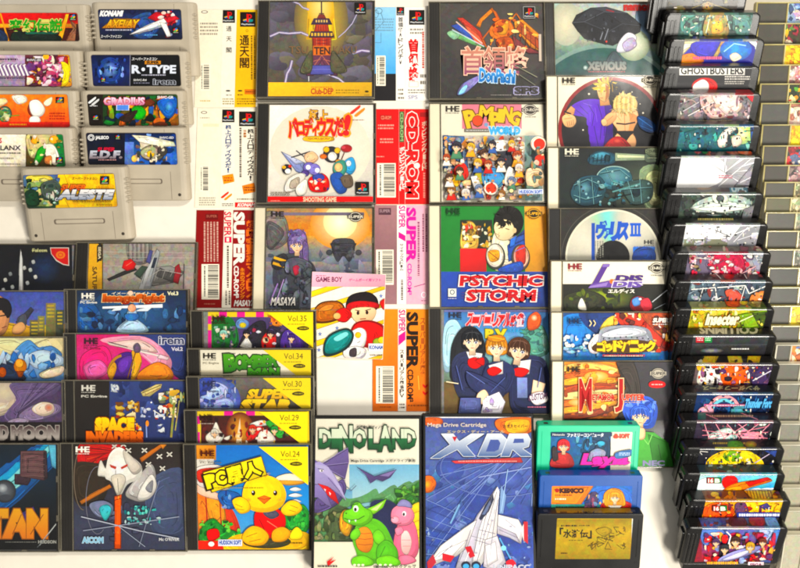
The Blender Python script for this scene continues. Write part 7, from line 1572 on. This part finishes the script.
badge = [rc(3, 10, 18, 16, '1c1c1c'), rc(4, 10.6, 10, 15.6, 'c82c28'), rc(10.6, 10.6, 17.4, 15.6, '1f8a3a'), txt('16', 4.8, 9.4, 11.4, 15, 'f4f0e8'), txt('B', 11.6, 16, 11.4, 15, 'f4f0e8')]
def badge_at(dx, dy): return [('t', lambda A, x, y, q=q: q[1](A, x + dx, y + dy)) for q in badge]
CARTS = [
 ('black cartridge at the very top of the long column with a dim brown label', 652, -14, [('b', 24, '2a2418 4a3c1c 6a5a20 1c1814', 4), el(40, 20, 6, 5, 'b8901c', '4a3c18'), ln([(24, 22), (40, 16), (62, 24)], .6, '8a7a40')], [('b', 10, '2a2418 3a3018', 3)], '3a3220 2a2418 4a4030', '2a241c'),
 ('black cartridge whose label shows teal statues around a golden glow', 664, 13, [rc(-2, 0, 80, 30, '1f3a36'), shp([(2, 2), (14, 1), (22, 10), (18, 22), (2, 20)], '3f7a70', .3), shp([(54, 2), (70, 4), (74, 20), (56, 20)], '4a7a72', .3), ('b', 34, '2c5a54 6a9a8a 18302e b0c8a8 3f6a60', 3), shp([(28, 0), (44, 0), (48, 22), (24, 22)], '9a8a48', .3), el(37, 12, 8, 9, 'f4d860', '8a7a38'), shp([(33, 10), (41, 8), (43, 18), (32, 20)], 'e8b020', .2), ln([(30, 1), (26, 20)], .8, 'd8e8d0'), ln([(46, 1), (50, 16)], .8, 'c8e0d8')], [('b', 14, '3a5a54 9ab0a0 5a7a70', 3)], '3f6a62 7a9a88 c8b868 6a9a88 3a6058', '1f3a36'),
 ('black cartridge with a blue and violet space label and a round blue planet', 668, 39.5, [rc(-2, 0, 78, 30, '2c2c9a'), pl([(-2, 0), (14, 0), (4, 10), (-2, 16)], 'd8c8a0', .2), pl([(-2, 4), (16, 4), (4, 8), (-2, 12)], 'f4e8d0', .1), shp([(-2, 16), (10, 14), (20, 22), (-2, 24)], 'e0802c', .2), shp([(8, 4), (30, 0), (40, 8), (24, 18), (10, 14)], '3a34b0', .15), pl([(38, 0), (43, 0), (33, 18), (29, 18)], 'a89058', .2), el(52, 10, 16, 11, '3a9ae0', '1c5ab8'), ln([(40, 12), (50, 4), (62, 6)], 1, 'a8d8f4'), shp([(46, 16), (52, 13), (58, 18), (50, 22)], 'f0dcc0', .1), pl([(62, 0), (76, 0), (76, 20), (72, 8)], 'd8dce4', .1), pl([(70, 0), (78, 0), (78, 8)], 'c83030', .1), tn(9, 15.5, 38, 21, 1, 'f06a90')], [('b', 16, '8a7a60 3a3a8a c8b8a0 5a2a2a', 3)], 'c8b8a8 5a58b8 4a4ab0 4a90d8 d8d0d8', '2c2c9a'),
 ('black cartridge titled in white capitals above a red and white round emblem', 663, 66.5, [rc(-2, 0, 80, 30, '1c1b1e'), rc(.5, -.4, 66, 8.6, 'f4f0e8'), ('f', lambda A, x, y: A.T('GHOSTBUSTERS', x + 2, y + .8, x + 64.5, y + 7.6, '161616', .035)), ('f', lambda A, x, y: A.E(x + 26, y + 20, 13, 9, 'd02428')), shp([(14, 20), (19, 15), (25, 13), (30, 18), (28, 28), (16, 28)], 'f0ece8', .03), tn(46, 9, 72, 13.6, 2, 'd8d4cc'), tn(46, 14, 66, 18, 2, 'b8b4ac')], [tn(14, 4, 60, 8, 1, '8a7a5a')], '222 222 222', '1c1b1e'),
 ('black cartridge with a pale pink and grey mechanical label and a red corner', 664, 93.5, [('b', 20, '7a7478 98888c 5a5458', 5), shp([(20, 4), (46, 0), (58, 8), (50, 22), (30, 24)], 'd8b0a8', .2), shp([(32, 2), (56, 1), (62, 14), (48, 22)], 'e8ccc4', .2), ('b', 26, '8a7478 c8a8a4 4a4448 e8dcd8 6a2a30', 2.6), pl([(64, 0), (80, 0), (80, 14), (74, 10)], 'd02438', .15), ln([(2, 18), (26, 4)], 1, 'c8c4c8'), ln([(8, 22), (34, 8)], 1, 'e8e0e0'), ln([(0, 10), (20, 2)], .8, 'a8a4a8')], [rc(56, -2, 80, 14, 'a01c2c'), ('b', 14, '9a7a78 c8a8a4 6a5a5c', 3), tn(14, 4, 50, 8, 1, '5a2a2a')], 'a09498 c8aaa6 d8c0bc b82030', '7a7276', '5a4a4c'),
 ('black cartridge with a teal label and a bone white curl against a yellow moon', 664, 125, [('f', lambda A, x, y: A.G(x - 2, y, x + 78, y + 28, '0f4a50 126a78 0e3a44')), ('b', 30, '1a7a84 0e4a54 4aa8a0 0c3038 7ac0b0', 3.4), el(62, 8, 12, 11, 'f4f0a0', '8ab870'), el(62, 8, 6, 6, 'fcf8c8', 'e8e890'), shp([(40, 14), (46, 4), (56, 2), (58, 8), (50, 12), (52, 20), (42, 22)], '1a2a30', .1), shp([(38, 16), (43, 6), (52, 2), (56, 4), (48, 9), (47, 20), (40, 22)], 'e8dcd0', .1), shp([(52, 12), (60, 10), (62, 18), (54, 22)], 'd8c8b8', .1), pl([(70, 0), (80, 0), (80, 24), (72, 24)], '2a4a8a', .15)], [tn(10, 4, 52, 8, 1, 'a8a070'), ('b', 8, '123a40 0c2a30', 4), tn(10, 3.5, 52, 8, 1, 'c8b878')], '2a6a70 3a7a80 8ab0a8 a8c890 3a6aa0', '0f4a50', '12282a'),
 ('black cartridge with a white starburst label under a strip of red and green', 665, 156.5, [rc(-2, 0, 80, 36, 'b0aeb2'), shp([(-2, 0), (30, 0), (46, 10), (36, 28), (-2, 34)], 'f8f8f8', .02), shp([(0, 2), (24, 0), (34, 12), (26, 26), (0, 28)], 'ffffff', 0)] + [pl([(44, 16), (44 + 40 * math.cos(t), 16 - 22 * math.sin(t)), (44 + 40 * math.cos(t + .1), 16 - 22 * math.sin(t + .1))], c, .05) for t, c in ((.1, 'f0f0f4'), (.5, 'd8d8e0'), (.9, 'f8f8fc'), (1.5, 'e0e0e8'), (2.2, 'ececf0'), (-.4, 'c8c8d0'), (-.9, 'e8e8f0'))] + [pl([(54, 30), (72, 8), (80, 4), (80, 30)], '8a888e', .2), ln([(38, 30), (70, 2)], .7, 'fff'), ln([(44, 16), (60, 2)], .6, 'fff'), ln([(60, 26), (76, 18)], .8, 'e8e8ee'), tn(38, 18, 52, 22, 2, 'c86a7a')], [el(17, 5, 4, 3.4, 'b02c38'), el(25, 5.5, 4, 3, '3a8a3c'), el(54, 5, 9, 4, 'd8701c', 'a8301c'), ('b', 12, '5a2430 7a3a3a 2a2428 a84a2c', 3), shp([(60, 1), (72, 2), (70, 9), (58, 8)], 'e0642c', .2)], 'f8f8f8 f4f4f6 d8d8dc a8a4a8', 'c4c2c6', '1c181a'),  # the white over this label is glare put into its colours
 ('black cartridge with a silver white jet label and a small cyan box of letters', 666, 193, [('b', 26, '3a4440 5a6864 2a2c2c 7a8880', 4), shp([(10, 14), (26, 4), (52, 2), (70, 8), (62, 18), (30, 22)], 'a8b8ac', .2), pl([(8, 14), (38, 6), (70, 12), (72, 16), (40, 18)], 'd0dcd0', .2), pl([(8, 15), (40, 13), (70, 15), (40, 19)], 'eef4ec', .1), shp([(30, 2), (42, 0), (46, 8), (34, 10)], 'dce0d0', .15), el(38, 5, 4, 3, '4a5a54'), pl([(62, 16), (80, 8), (80, 26), (60, 26)], '6a6a6c', .15), ln([(2, 19), (58, 21)], 2, '1a2420')], [rc(48, 2, 66, 11, '2a7a90'), ('f', lambda B, x, y: B.T('UPL', x + 50, y + 3, x + 64, y + 10, 'd8f0f4', .05)), el(22, 5, 9, 3.5, 'a8783c', '4a3420'), ('b', 8, '3a2c20 5a4630', 2.4)], '4a5450 a8a890 98a8a0 5a6a68', '3a4440'),
 ('black cartridge with a white label fading to grey streaks below gold reversed letters', 670, 224, [rc(-2, 0, 80, 30, '9a9aa0'), pl([(-2, 0), (56, 0), (44, 16), (-2, 16)], 'f6f6f6', .02), rc(-2, 15, 42, 30, '7a7c68'), ('b', 12, 'c8c8ce 8a8a90 b0b0b6', 4), pl([(-2, 0), (50, 0), (40, 13), (-2, 13)], 'fafafa', 0), ln([(40, 14), (70, 1)], .9, 'fff'), ln([(48, 18), (62, 3)], .7, 'f0f0f4'), ln([(52, 16), (76, 8)], .6, 'e8e8f0')], [tn(12, 2, 48, 9, 1, 'd8c878'), tn(12, 1.5, 48, 3.4, 1, '8a7c40')], 'f4f4f4 f0f0f0 d0d0d4 8a8a90', 'b0b0b4', '1a1a18'),  # pale half of the label is painted glare
 ('black cartridge with a mauve label crowded with crimson shapes', 673, 252.5, [rc(-2, 0, 80, 30, '6a6074'), pl([(54, 0), (80, 0), (80, 26), (64, 26)], '8a8a94', .2), ('b', 26, '8a7a8a 5a4a5e a898a4', 5), shp([(26, 0), (50, 0), (58, 14), (44, 24), (24, 20)], 'a82c44', .2), ('b', 44, 'd03a50 f0b0b4 7a1c30 e8e0dc 8a7a5a c87a8a f4dcd8', 3)], [rc(-2, -2, 80, 14, '6a6258'), ('b', 30, '8a8278 a85a5a 5a4a44 c8b8a8 7a3a44', 3.4)], '8a8290 b85a6a d8a0a8 a83a50 9a98a4', '6a6074', '5a5450'),
 ('black cartridge with a slate label split by white cracks around a red orb', 675, 281, [rc(-2, 0, 80, 30, '4a5866'), ('b', 40, '6a7a8a 3a4450 98a8b4 8a3a34 2a3038 c8c8c8', 4), shp([(34, 10), (44, 8), (52, 16), (42, 22)], 'c0584a', .2), shp([(62, 12), (76, 10), (76, 22), (60, 22)], 'c87a4a', .2), ln([(0, 8), (24, 6), (26, 18), (30, 16)], 1, 'f0f0ec'), ln([(26, 6), (54, 4), (58, 12), (76, 4)], 1, 'f0f0ec'), ln([(12, 6), (8, 20)], .8, 'e8e8e4'), ln([(54, 4), (50, 20)], .8, 'e8e8e4')], [rc(-2, -2, 80, 14, '3a3436'), ('b', 26, '5a4a4c 2a2426 8a4a44 6a6a70', 3.4), el(38, 5, 6, 5, 'd83a28', '8a201c'), ln([(22, 1), (30, 9)], .8, 'e8e0dc'), ln([(52, 1), (56, 9)], .8, 'e8e0dc')], '6a7a88 98a0a8 b86a5c 8a98a4 7a8894', '4a5866', '2a2628'),
 ('black cartridge with a yellow green jungle label and a white script title', 676, 308.5, [('f', lambda A, x, y: A.G(x - 2, y, x + 78, y + 26, 'd8c85a a8a030 d8882c')), ('b', 40, 'e8d86a 8a9a2c d8a82c 6a7a1c f0e8a0 c8702c', 4), pl([(46, 6), (76, 0), (76, 16), (52, 22)], '7a9a2c', .2), txt('insecter', 13, 45, 5, 15, 'f6f2d0', '6a5a14', .25), ln([(44, 14), (66, 4)], 1, 'e8ecc0'), pl([(60, 4), (80, 2), (80, 20), (70, 22)], '3a4a1c', .2)], [rc(-2, -2, 80, 14, '8a8a5a'), ('b', 26, 'a8a870 6a7a3a c87a2c d8c87a 4a5a2c', 3.4), shp([(34, 1), (46, 2), (48, 9), (36, 9)], 'd8642c', .2), el(52, 5, 4, 3, 'f0c02c')], 'b8b46a d8c86a e8b84a a8b85a 5a6a30', 'c8b84a', '6a6c44'),
 ('black cartridge with a plain dark label, tiny red and green badge and reversed grey letters', 678, 335.5, [rc(-2, 0, 80, 30, '202124'), ('f', lambda A, x, y: A.G(x - 2, y + .5, x + 80, y + 20, '3a3c40 26272a 18181a')), rc(2, 1, 10, 7, 'b82c34'), rc(10.6, 1, 18, 7, '1f8a44'), tn(3, 2, 9, 5.5, 2, 'f0d0d0'), tn(11.4, 2, 17, 5.5, 2, 'd0f0d0'), tn(38, 12, 56, 14.5, 1, 'e8e8e4'), ('f', lambda A, x, y: A.E(x + 18, y + 15, 12, 2.4, '8a8c90', '2a2b2e')), ln([(-2, 9), (78, 9)], .4, '50545a')], [rev('COLUMNS', 6, 64, 'd8ceb0', 2, 9)], '4a4c50 3c3e42 34363a', '202124', '1a1816'),
 ('black cartridge with a yellow, black and orange street scene label', 681, 364, [rc(-2, 0, 80, 30, '5a4a4a'), shp([(6, 0), (22, 0), (26, 14), (12, 24), (0, 18)], 'e8e4dc', .25), shp([(26, 2), (48, 0), (54, 14), (40, 24), (26, 20)], 'e8643a', .2), ('b', 40, '2a1c24 f0e8d8 d84a2c 4a2c5a e8b040 1c1418 8a5a7a', 3.2), shp([(54, 6), (72, 2), (74, 20), (58, 22)], '3a2a50', .25), ln([(56, 16), (74, 6)], .8, 'e8e0f0')], [rc(-2, -2, 80, 14, '1c1814'), pl([(4, 10), (8, 0), (24, 0), (18, 10)], 'd8b030', .2), pl([(30, 0), (44, 0), (46, 10), (32, 10)], 'e0c050', .2), pl([(52, 0), (66, 0), (62, 10), (50, 10)], 'e8b82c', .2), ('b', 14, '1c1418 e8c84a 3a2c1c d8d0b0', 2.4)], 'c8b8a0 e8a878 d8885a 6a5a70 4a4450', '5a4a4a', '1c1814'),
 ('black cartridge with a navy label, a pink lit arch and pale blue lettering', 682, 393.5, [rc(-2, 0, 80, 30, '142a54'), ('b', 24, '1c3a70 0e1c3a 2a5a8a', 5), ('f', lambda A, x, y: A.O(x + 26, y + 18, 17, 17, 3, 'e8a0a8', 30, 180, 360)), ('f', lambda A, x, y: A.O(x + 26, y + 18, 13.5, 13.5, 3, '7ac8d8', 30, 180, 360)), rc(6, 10, 50, 12.5, 'b0507a'), tn(8, 10, 48, 12, 1, 'f0d0e0'), txt('Thunder Force', 46, 75, 5, 13, '6ab8e8', '143a6a', .25), shp([(2, 14), (14, 12), (14, 22), (0, 22)], 'd8a0b0', .2), shp([(34, 14), (46, 12), (54, 22), (36, 22)], '4a8a94', .2)], [rc(-2, -2, 80, 14, '141c28'), rev('サンダーフォース', 5, 62, 'a8a880', 3.4, 7.8)], '2a4a7a a8b0c8 9ab0c8 3a6a9a 2a4a6a', '142a54', '141a24'),
 ('black cartridge with pink wire lines over a dark teal and white label', 682, 421.5, [rc(-2, 0, 80, 30, '2c2434'), ('b', 30, '3a4a4c 1c1a24 6a8a88 4a2a3c 8a4a5a', 4), shp([(12, 12), (30, 6), (40, 14), (28, 22), (12, 20)], 'c8dcd4', .25), shp([(44, 12), (62, 10), (66, 22), (44, 22)], 'd890a0', .25), ('b', 20, 'e8f0e8 4a8a80 e0a0b0 2a1c28', 2.4)] + [ln([(6 + k * 11, 1), (12 + (k * 17) % 60, 20)], .7, 'f0a0b0') for k in range(7)] + [ln([(4, 18 - k * 5), (70, 4 + k * 6)], .6, 'e88a9c') for k in range(3)], [rc(-2, -2, 80, 14, '2a1c24'), tn(12, 3.4, 56, 7.6, 1, 'c8a080'), ln([(2, 1), (20, 9)], .8, 'e08a98'), ln([(40, 1), (60, 9)], .8, 'e08a98'), rc(0, 2, 8, 9, '2a6a60')], 'a0788a d8c8d0 c8b8c4 b88a9a', '2c2434', '2a1c24'),
 ('black cartridge with a big yellow half disc on its black label', 685, 448.5, [rc(-2, 0, 80, 30, '181820'), ('b', 14, '1c2a5a 10101a 2a2a3a', 4), ('f', lambda A, x, y: A.E(x + 34, y + 18, 30, 17, 'f0c818')), shp([(22, 6), (30, 2), (40, 5), (36, 12), (26, 12)], '6a9a2c', .2), shp([(40, 2), (52, 4), (56, 14), (46, 18), (40, 10)], 'd8c01c', .2), ('b', 0, 'fff', 1), ('f', lambda A, x, y: A.B(x + 20, y + 3, x + 52, y + 20, 26, '2a2a20 e8e0c0 f4d83a 5a8a30 1c1c1c', 2.2, 5)), ln([(54, 14), (70, 4)], .8, 'c8b8d0'), pl([(60, 0), (78, 0), (78, 10)], '2a3a7a', .2)], [rc(-2, -2, 80, 14, '12121a'), tn(12, 4, 46, 7.4, 1, 'b8a048'), shp([(28, 4), (40, 4), (42, 10), (28, 10)], '4a8a2c', .2), el(50, 7, 6, 3.4, 'd8b820', '6a5a14')], '2a2a3a c8c060 d8c850 6a6a50 3a3a5a', '181820', '12121a'),
 ('black cartridge with a sky blue label and a red propeller plane', 685.5, 474, [('f', lambda A, x, y: A.G(x - 2, y, x + 40, y + 24, 'c8e8ec 8ac8dc 5ab0d0')), ('f', lambda A, x, y: A.G(x + 16, y, x + 80, y + 24, '8ad4e4 4aa8d0 2a88c0')), shp([(-2, 6), (16, 4), (22, 14), (-2, 18)], 'e8f4f4', .05), shp([(-2, 16), (20, 15), (40, 20), (76, 14), (76, 26), (-2, 26)], 'e8f0ee', .1), shp([(22, 4), (30, 1), (36, 5), (35, 12), (26, 15), (21, 10)], 'd8242c', .1), shp([(20, 18), (34, 9), (64, 5), (70, 7), (50, 13), (30, 20)], 'e0782c', .15), pl([(44, 8), (66, 3), (70, 5), (48, 12)], 'c8202c', .1), shp([(26, 14), (40, 12), (38, 19), (24, 20)], 'f0a040', .1)] + badge_at(2, -7), [rc(-2, -2, 80, 14, '2a3a44'), ('b', 22, '4a6a78 8aa0a8 3a2a34 6a3038', 3.4)], 'c8e4e8 b8dce4 8ac8dc 6ab8d4', '6ab8d4', '2a363c'),
 ('black cartridge with an orange flame label, blue white subtitle and badge', 691, 500.5, [('f', lambda A, x, y: A.G(x - 2, y, x + 78, y + 24, 'f0b030 e8881c d8601c')), shp([(-2, 6), (16, 2), (28, 12), (10, 22), (-2, 20)], 'e05a1c', .25), pl([(34, 0), (78, 0), (70, 16), (48, 20), (40, 10)], 'f4c02c', .15), ('b', 30, 'f4b840 d84a1c f0d060 b8381c e89030 6a2a3a', 3), shp([(28, 4), (38, 2), (42, 16), (32, 20)], '5a3a5a', .25), ('f', lambda A, x, y: A.P([(x + 52, y + 5), (x + 60, y + 2), (x + 64, y + 6), (x + 58, y + 9)], '3a3468', .1)), ('t', rc(30, 11, 76, 20.5, '2a3a8a')[1]), tn(32, 11, 75, 16, 1, 'f8f8fc'), tn(33, 15.6, 73, 20, 1, 'b8c4f4')] + badge_at(2, -6), [rc(-2, -2, 80, 14, '7a4a2c'), ('b', 24, 'e08a2c 5a3a4a f0c040 8a3a1c 3a2a3a', 3.4), pl([(36, 0), (70, 0), (62, 11), (46, 11)], 'e8b02c', .2)] + [ln([(40 + k * 3, 0), (42 + k * 3, 10)], .6, '6a3a1c') for k in range(9)], 'd8843a c87a4a e8b83c f0c84a e0a83a', 'e08a2c', '6a442c'),
 ('black cartridge nearest the viewer, its whole red, blue and violet label showing', 688, 528, [('f', lambda A, x, y: A.G(x - 2, y, x + 78, y + 42, '5a70b0 6a4a8a a02438 8a1c28')), shp([(-2, 0), (20, 0), (22, 12), (6, 18), (-2, 14)], '5a78c0', .15), el(66, 6, 12, 14, '6a98e0', '3a5ab0'), shp([(56, 0), (70, 0), (64, 14), (58, 12)], 'a8b8e0', .2), ('b', 0, 'fff', 1), ('f', lambda A, x, y: A.B(x, y + 4, x + 74, y + 36, 90, 'c82430 e83a3a 7a1420 3a4a8a e8d8d0 5a2a5a d8a04a 2a1c2a a83048 8a98c8', 4.4, 77)), ('f', lambda A, x, y: A.B(x, y + 6, x + 74, y + 36, 60, 'f4e0c8 e84a44 2a1820 e0b060 b0b8d8', 1.8, 78)), shp([(16, 28), (34, 20), (56, 16), (52, 22), (30, 30), (14, 34)], '8a88c0', .2), shp([(18, 30), (34, 23), (50, 19), (34, 28)], 'c8c8e8', .1), ('t', lambda A, x, y: [A.head(x + p, y + q, r, h) for p, q, r, h in ((31, 12, 4.4, '3a1c14'), (46, 17, 4, 'c8983c'), (20, 19, 4, '20242c'), (58, 12, 3.6, '6a2418'), (11, 12, 3.4, '4a2c5a'))]), ln([(20, 0), (26, 6), (24, 14)], 1.2, 'e8ecf8'), ('t', rc(44, 31, 60, 36.5, 'e8d0d8')[1]), ('t', lambda A, x, y: A.T('SEGA', x + 46, y + 32.4, x + 58, y + 35.4, '7a3a5a', .05)), tn(2, 29.5, 34, 34.5, 1, 'f0b030')], [rc(-2, -2, 80, 14, '4a5488'), el(8, 6, 12, 7, '5a80c8', '3a5298'), ('b', 34, '6a3a4a a84a54 d8a888 4a5a98 2a2438 8a8ab8', 3), shp([(26, 1), (40, 1), (42, 9), (28, 10)], '5a2a34', .2), shp([(46, 1), (60, 1), (60, 9), (48, 9)], 'a02c38', .2), shp([(62, 0), (74, 2), (76, 10), (64, 10)], '6a98d8', .2)], '6a80b8 b8b0b8 c8a8a8 a090b0 8aa8d8', '8a2434', '4a5488'),
]
for n, q in enumerate(CARTS):
    cart(n, *q)

# ================================================================ CLEAR CARD CASES, RIGHT EDGE
KROWS = [
 (2, '46443f', '9ab0c8', '5a78a8 c8a8b0 e8e0d8 3a4a6a 8aa0c8', 788, 'first clear card case at the top right with a pale blue card'),
 (23, '403e39', '3a3a24', '2a1c18 c8702c e8b040 5a7a3c 8a2c3a d8c8a8', 785, 'clear card case with a dark card of orange and green figures, second from the top'),
 (44, '464238', 'e8c41c', 'f0d02c d8a01c c87a1c f4dc4a', 785, 'clear card case with a bright yellow card, third from the top'),
 (64.5, '403d38', 'c8b0a8', 'e8d0c8 8a5a54 c88a8a f0e8e0 6a4a4a', 789.5, 'clear card case with a pinkish brown card, just below the topmost yellow card'),
 (83.5, '3e3b36', '2a3a24', '1c2818 d8a02c c8302c 5a9a3c e8e0a8', 788.5, 'clear card case with a dark green card dotted red and gold'),
 (103, '4a4a48', 'd8c0a8', 'e8d8c8 a86a5a c89a7a 7a5a4a f0e4d8', 790, 'clear card case with a lighter grey insert beside a peach card'),
 (124.5, '3e3d3a', 'e8c81c', 'f4dc2c e0b01c d8901c', 790.5, 'clear card case with a yellow card and a black insert, below the peach card'),
 (145.5, '403d38', 'c8343c', '8a1c28 e8e0d8 2a2a30 d85a5a 5a6a8a', 787, 'clear card case with a red and white card'),
 (165, '3a3632', '8a6a70', 'b89a9a 5a4448 d8c8c0 2a2428 a87a80', 788.5, 'clear card case with a dusky mauve card'),
 (182, '46443f', 'b0a888', '8a8260 d8d0b0 5a543c', 795, 'clear card case with a wide charcoal insert and a khaki card'),
 (197.5, '56543e', 'b8b090', '9a9470 d8d0b0 6a6444', 791, 'clear card case with an olive insert and a narrow khaki card'),
 (212.5, '484642', '8a8a78', '6a6a5a a8a890 c8c0a8', 796, 'clear card case with a wide black insert just under the olive one'),
 (231, '3e3c38', '8a8270', '5a5444 b8b098 8a8468', 798, 'clear card case with a wide brownish black insert, no card showing but its rim'),
 (249.5, '444240', '7a7a70', '5a5a50 a8a898', 794, 'clear card case with a grey black insert beside a stone grey card'),
 (268, '3a3a38', '9a9480', '7a745c c8c0a8', 799, 'clear card case with a wide dark insert, beside the cartridge with the red orb label'),
 (287.5, '40403c', '8a8a7a', '6a6a58 b0b09a', 799, 'clear card case with a wide dark insert, beside the yellow green jungle cartridge'),
 (306, '464440', 'd8c02c', 'e8d04a b89a1c f0e080', 791, 'clear card case with a mustard yellow card, beside the jungle cartridge'),
 (326, '44423e', '8a8878', '6a685a b0ae9c', 800, 'clear card case with a wide dark insert under the mustard yellow card'),
 (345, '4a4844', 'c87a3c', 'a8542c e8b070 5a6a9a d8c8a8', 791, 'clear card case with a rust orange and blue card'),
 (364, '5a5850', 'a8a490', '8a8672 c8c4b0', 800, 'clear card case with a dull brown grey insert, beside the street scene cartridge'),
 (384, '6a6860', 'a8a490', '8a8672 c8c4b0', 800, 'clear card case with a mid grey insert, beside the pink arch cartridge'),
 (404, '706e66', 'b0ac98', '98947e c8c4b0', 801, 'clear card case with a mid grey insert, beside the pink wire cartridge'),
 (424, '7a786e', 'b8b4a0', '98947e c8c4b0', 801, 'clear card case with a pale grey insert, above the half disc cartridge'),
 (445, '8a8678', 'c0bca8', 'a8a48e d0ccb8', 802, 'clear card case with a pale grey insert, beside the half disc cartridge'),
 (466, '96927f', 'c8c4b0', 'b0ac98 d8d4c0', 802, 'clear card case with a washed out grey insert, beside the propeller plane cartridge'),
 (488, 'a29e8a', 'd0ccb8', 'b8b4a0 d8d4c0', 803, 'clear card case with a washed out beige insert, beside the orange flame cartridge'),
 (511, 'a8a490', 'd0ccb8', 'b8b4a0 d8d4c0', 803, 'clear card case with a pale beige insert, second from the bottom'),
 (535, 'b0ac98', 'd8d4c0', 'c0bca8 e0dcc8', 804, 'bottom clear card case in the right edge row, palest of all'),
]
for n, (v, ins, cc, pal, split, lab) in enumerate(KROWS):
    card_case(lab, 756 + (v + 10) * .046 + (4 if v > 330 else 0), v, ins, (cc, n * 3 + 1, pal), split, 24 if v > 330 else 20)

# ================================================================ CAMERA AND LIGHT
cam = bpy.data.cameras.new('camera')
co = bpy.data.objects.new('camera', cam)
COL.objects.link(co)
cam.sensor_width = 36
cam.lens = 36 * D / 800
cam.clip_start = 0.01
cam.clip_end = 50
co.matrix_world = Matrix.Translation(CAM * P) @ Matrix.Rotation(TILT, 4, 'X')
sc.camera = co

w = bpy.data.worlds.new('World')
sc.world = w
w.use_nodes = True
bg = w.node_tree.nodes['Background']
wn, wl = w.node_tree.nodes, w.node_tree.links
tc = wn.new('ShaderNodeTexCoord')
nz = wn.new('ShaderNodeTexNoise'); nz.inputs['Scale'].default_value = 3.2; nz.inputs['Detail'].default_value = 1.5
wl.new(tc.outputs['Generated'], nz.inputs['Vector'])
rp = wn.new('ShaderNodeValToRGB')
rp.color_ramp.elements[0].position = .36; rp.color_ramp.elements[1].position = .66
rp.color_ramp.elements[0].color = (.4, .37, .33, 1); rp.color_ramp.elements[1].color = (1.7, 1.64, 1.54, 1)
wl.new(nz.outputs[0], rp.inputs[0]); wl.new(rp.outputs[0], bg.inputs[0])
bg.inputs[1].default_value = 0.32

def lamp(name, loc, aim, size, power, col):
    l = bpy.data.lights.new(name, 'AREA')
    l.shape = 'DISK'; l.size = size; l.energy = power; l.color = col
    o = bpy.data.objects.new(name, l)
    COL.objects.link(o)
    o.location = loc
    o.rotation_euler = (Vector(aim) - Vector(loc)).to_track_quat('-Z', 'Y').to_euler()
    return o
lamp('room_lamp', (1.25, -1.35, 2.0), (0, 0.02, 0), 0.8, 71, (1.0, 0.955, 0.865))
lamp('ceiling_lamp', (0.72, 0.66, 1.75), (-0.1, 0.05, 0), 0.26, 23, (1.0, 0.945, 0.85))

sc.view_settings.view_transform = 'Standard'
sc.view_settings.look = 'None'
sc.view_settings.exposure = 0
sc.render.engine = 'CYCLES'
sc.cycles.transparent_max_bounces = 12
sc.cycles.max_bounces = 6
sc.cycles.filter_width = 1.9
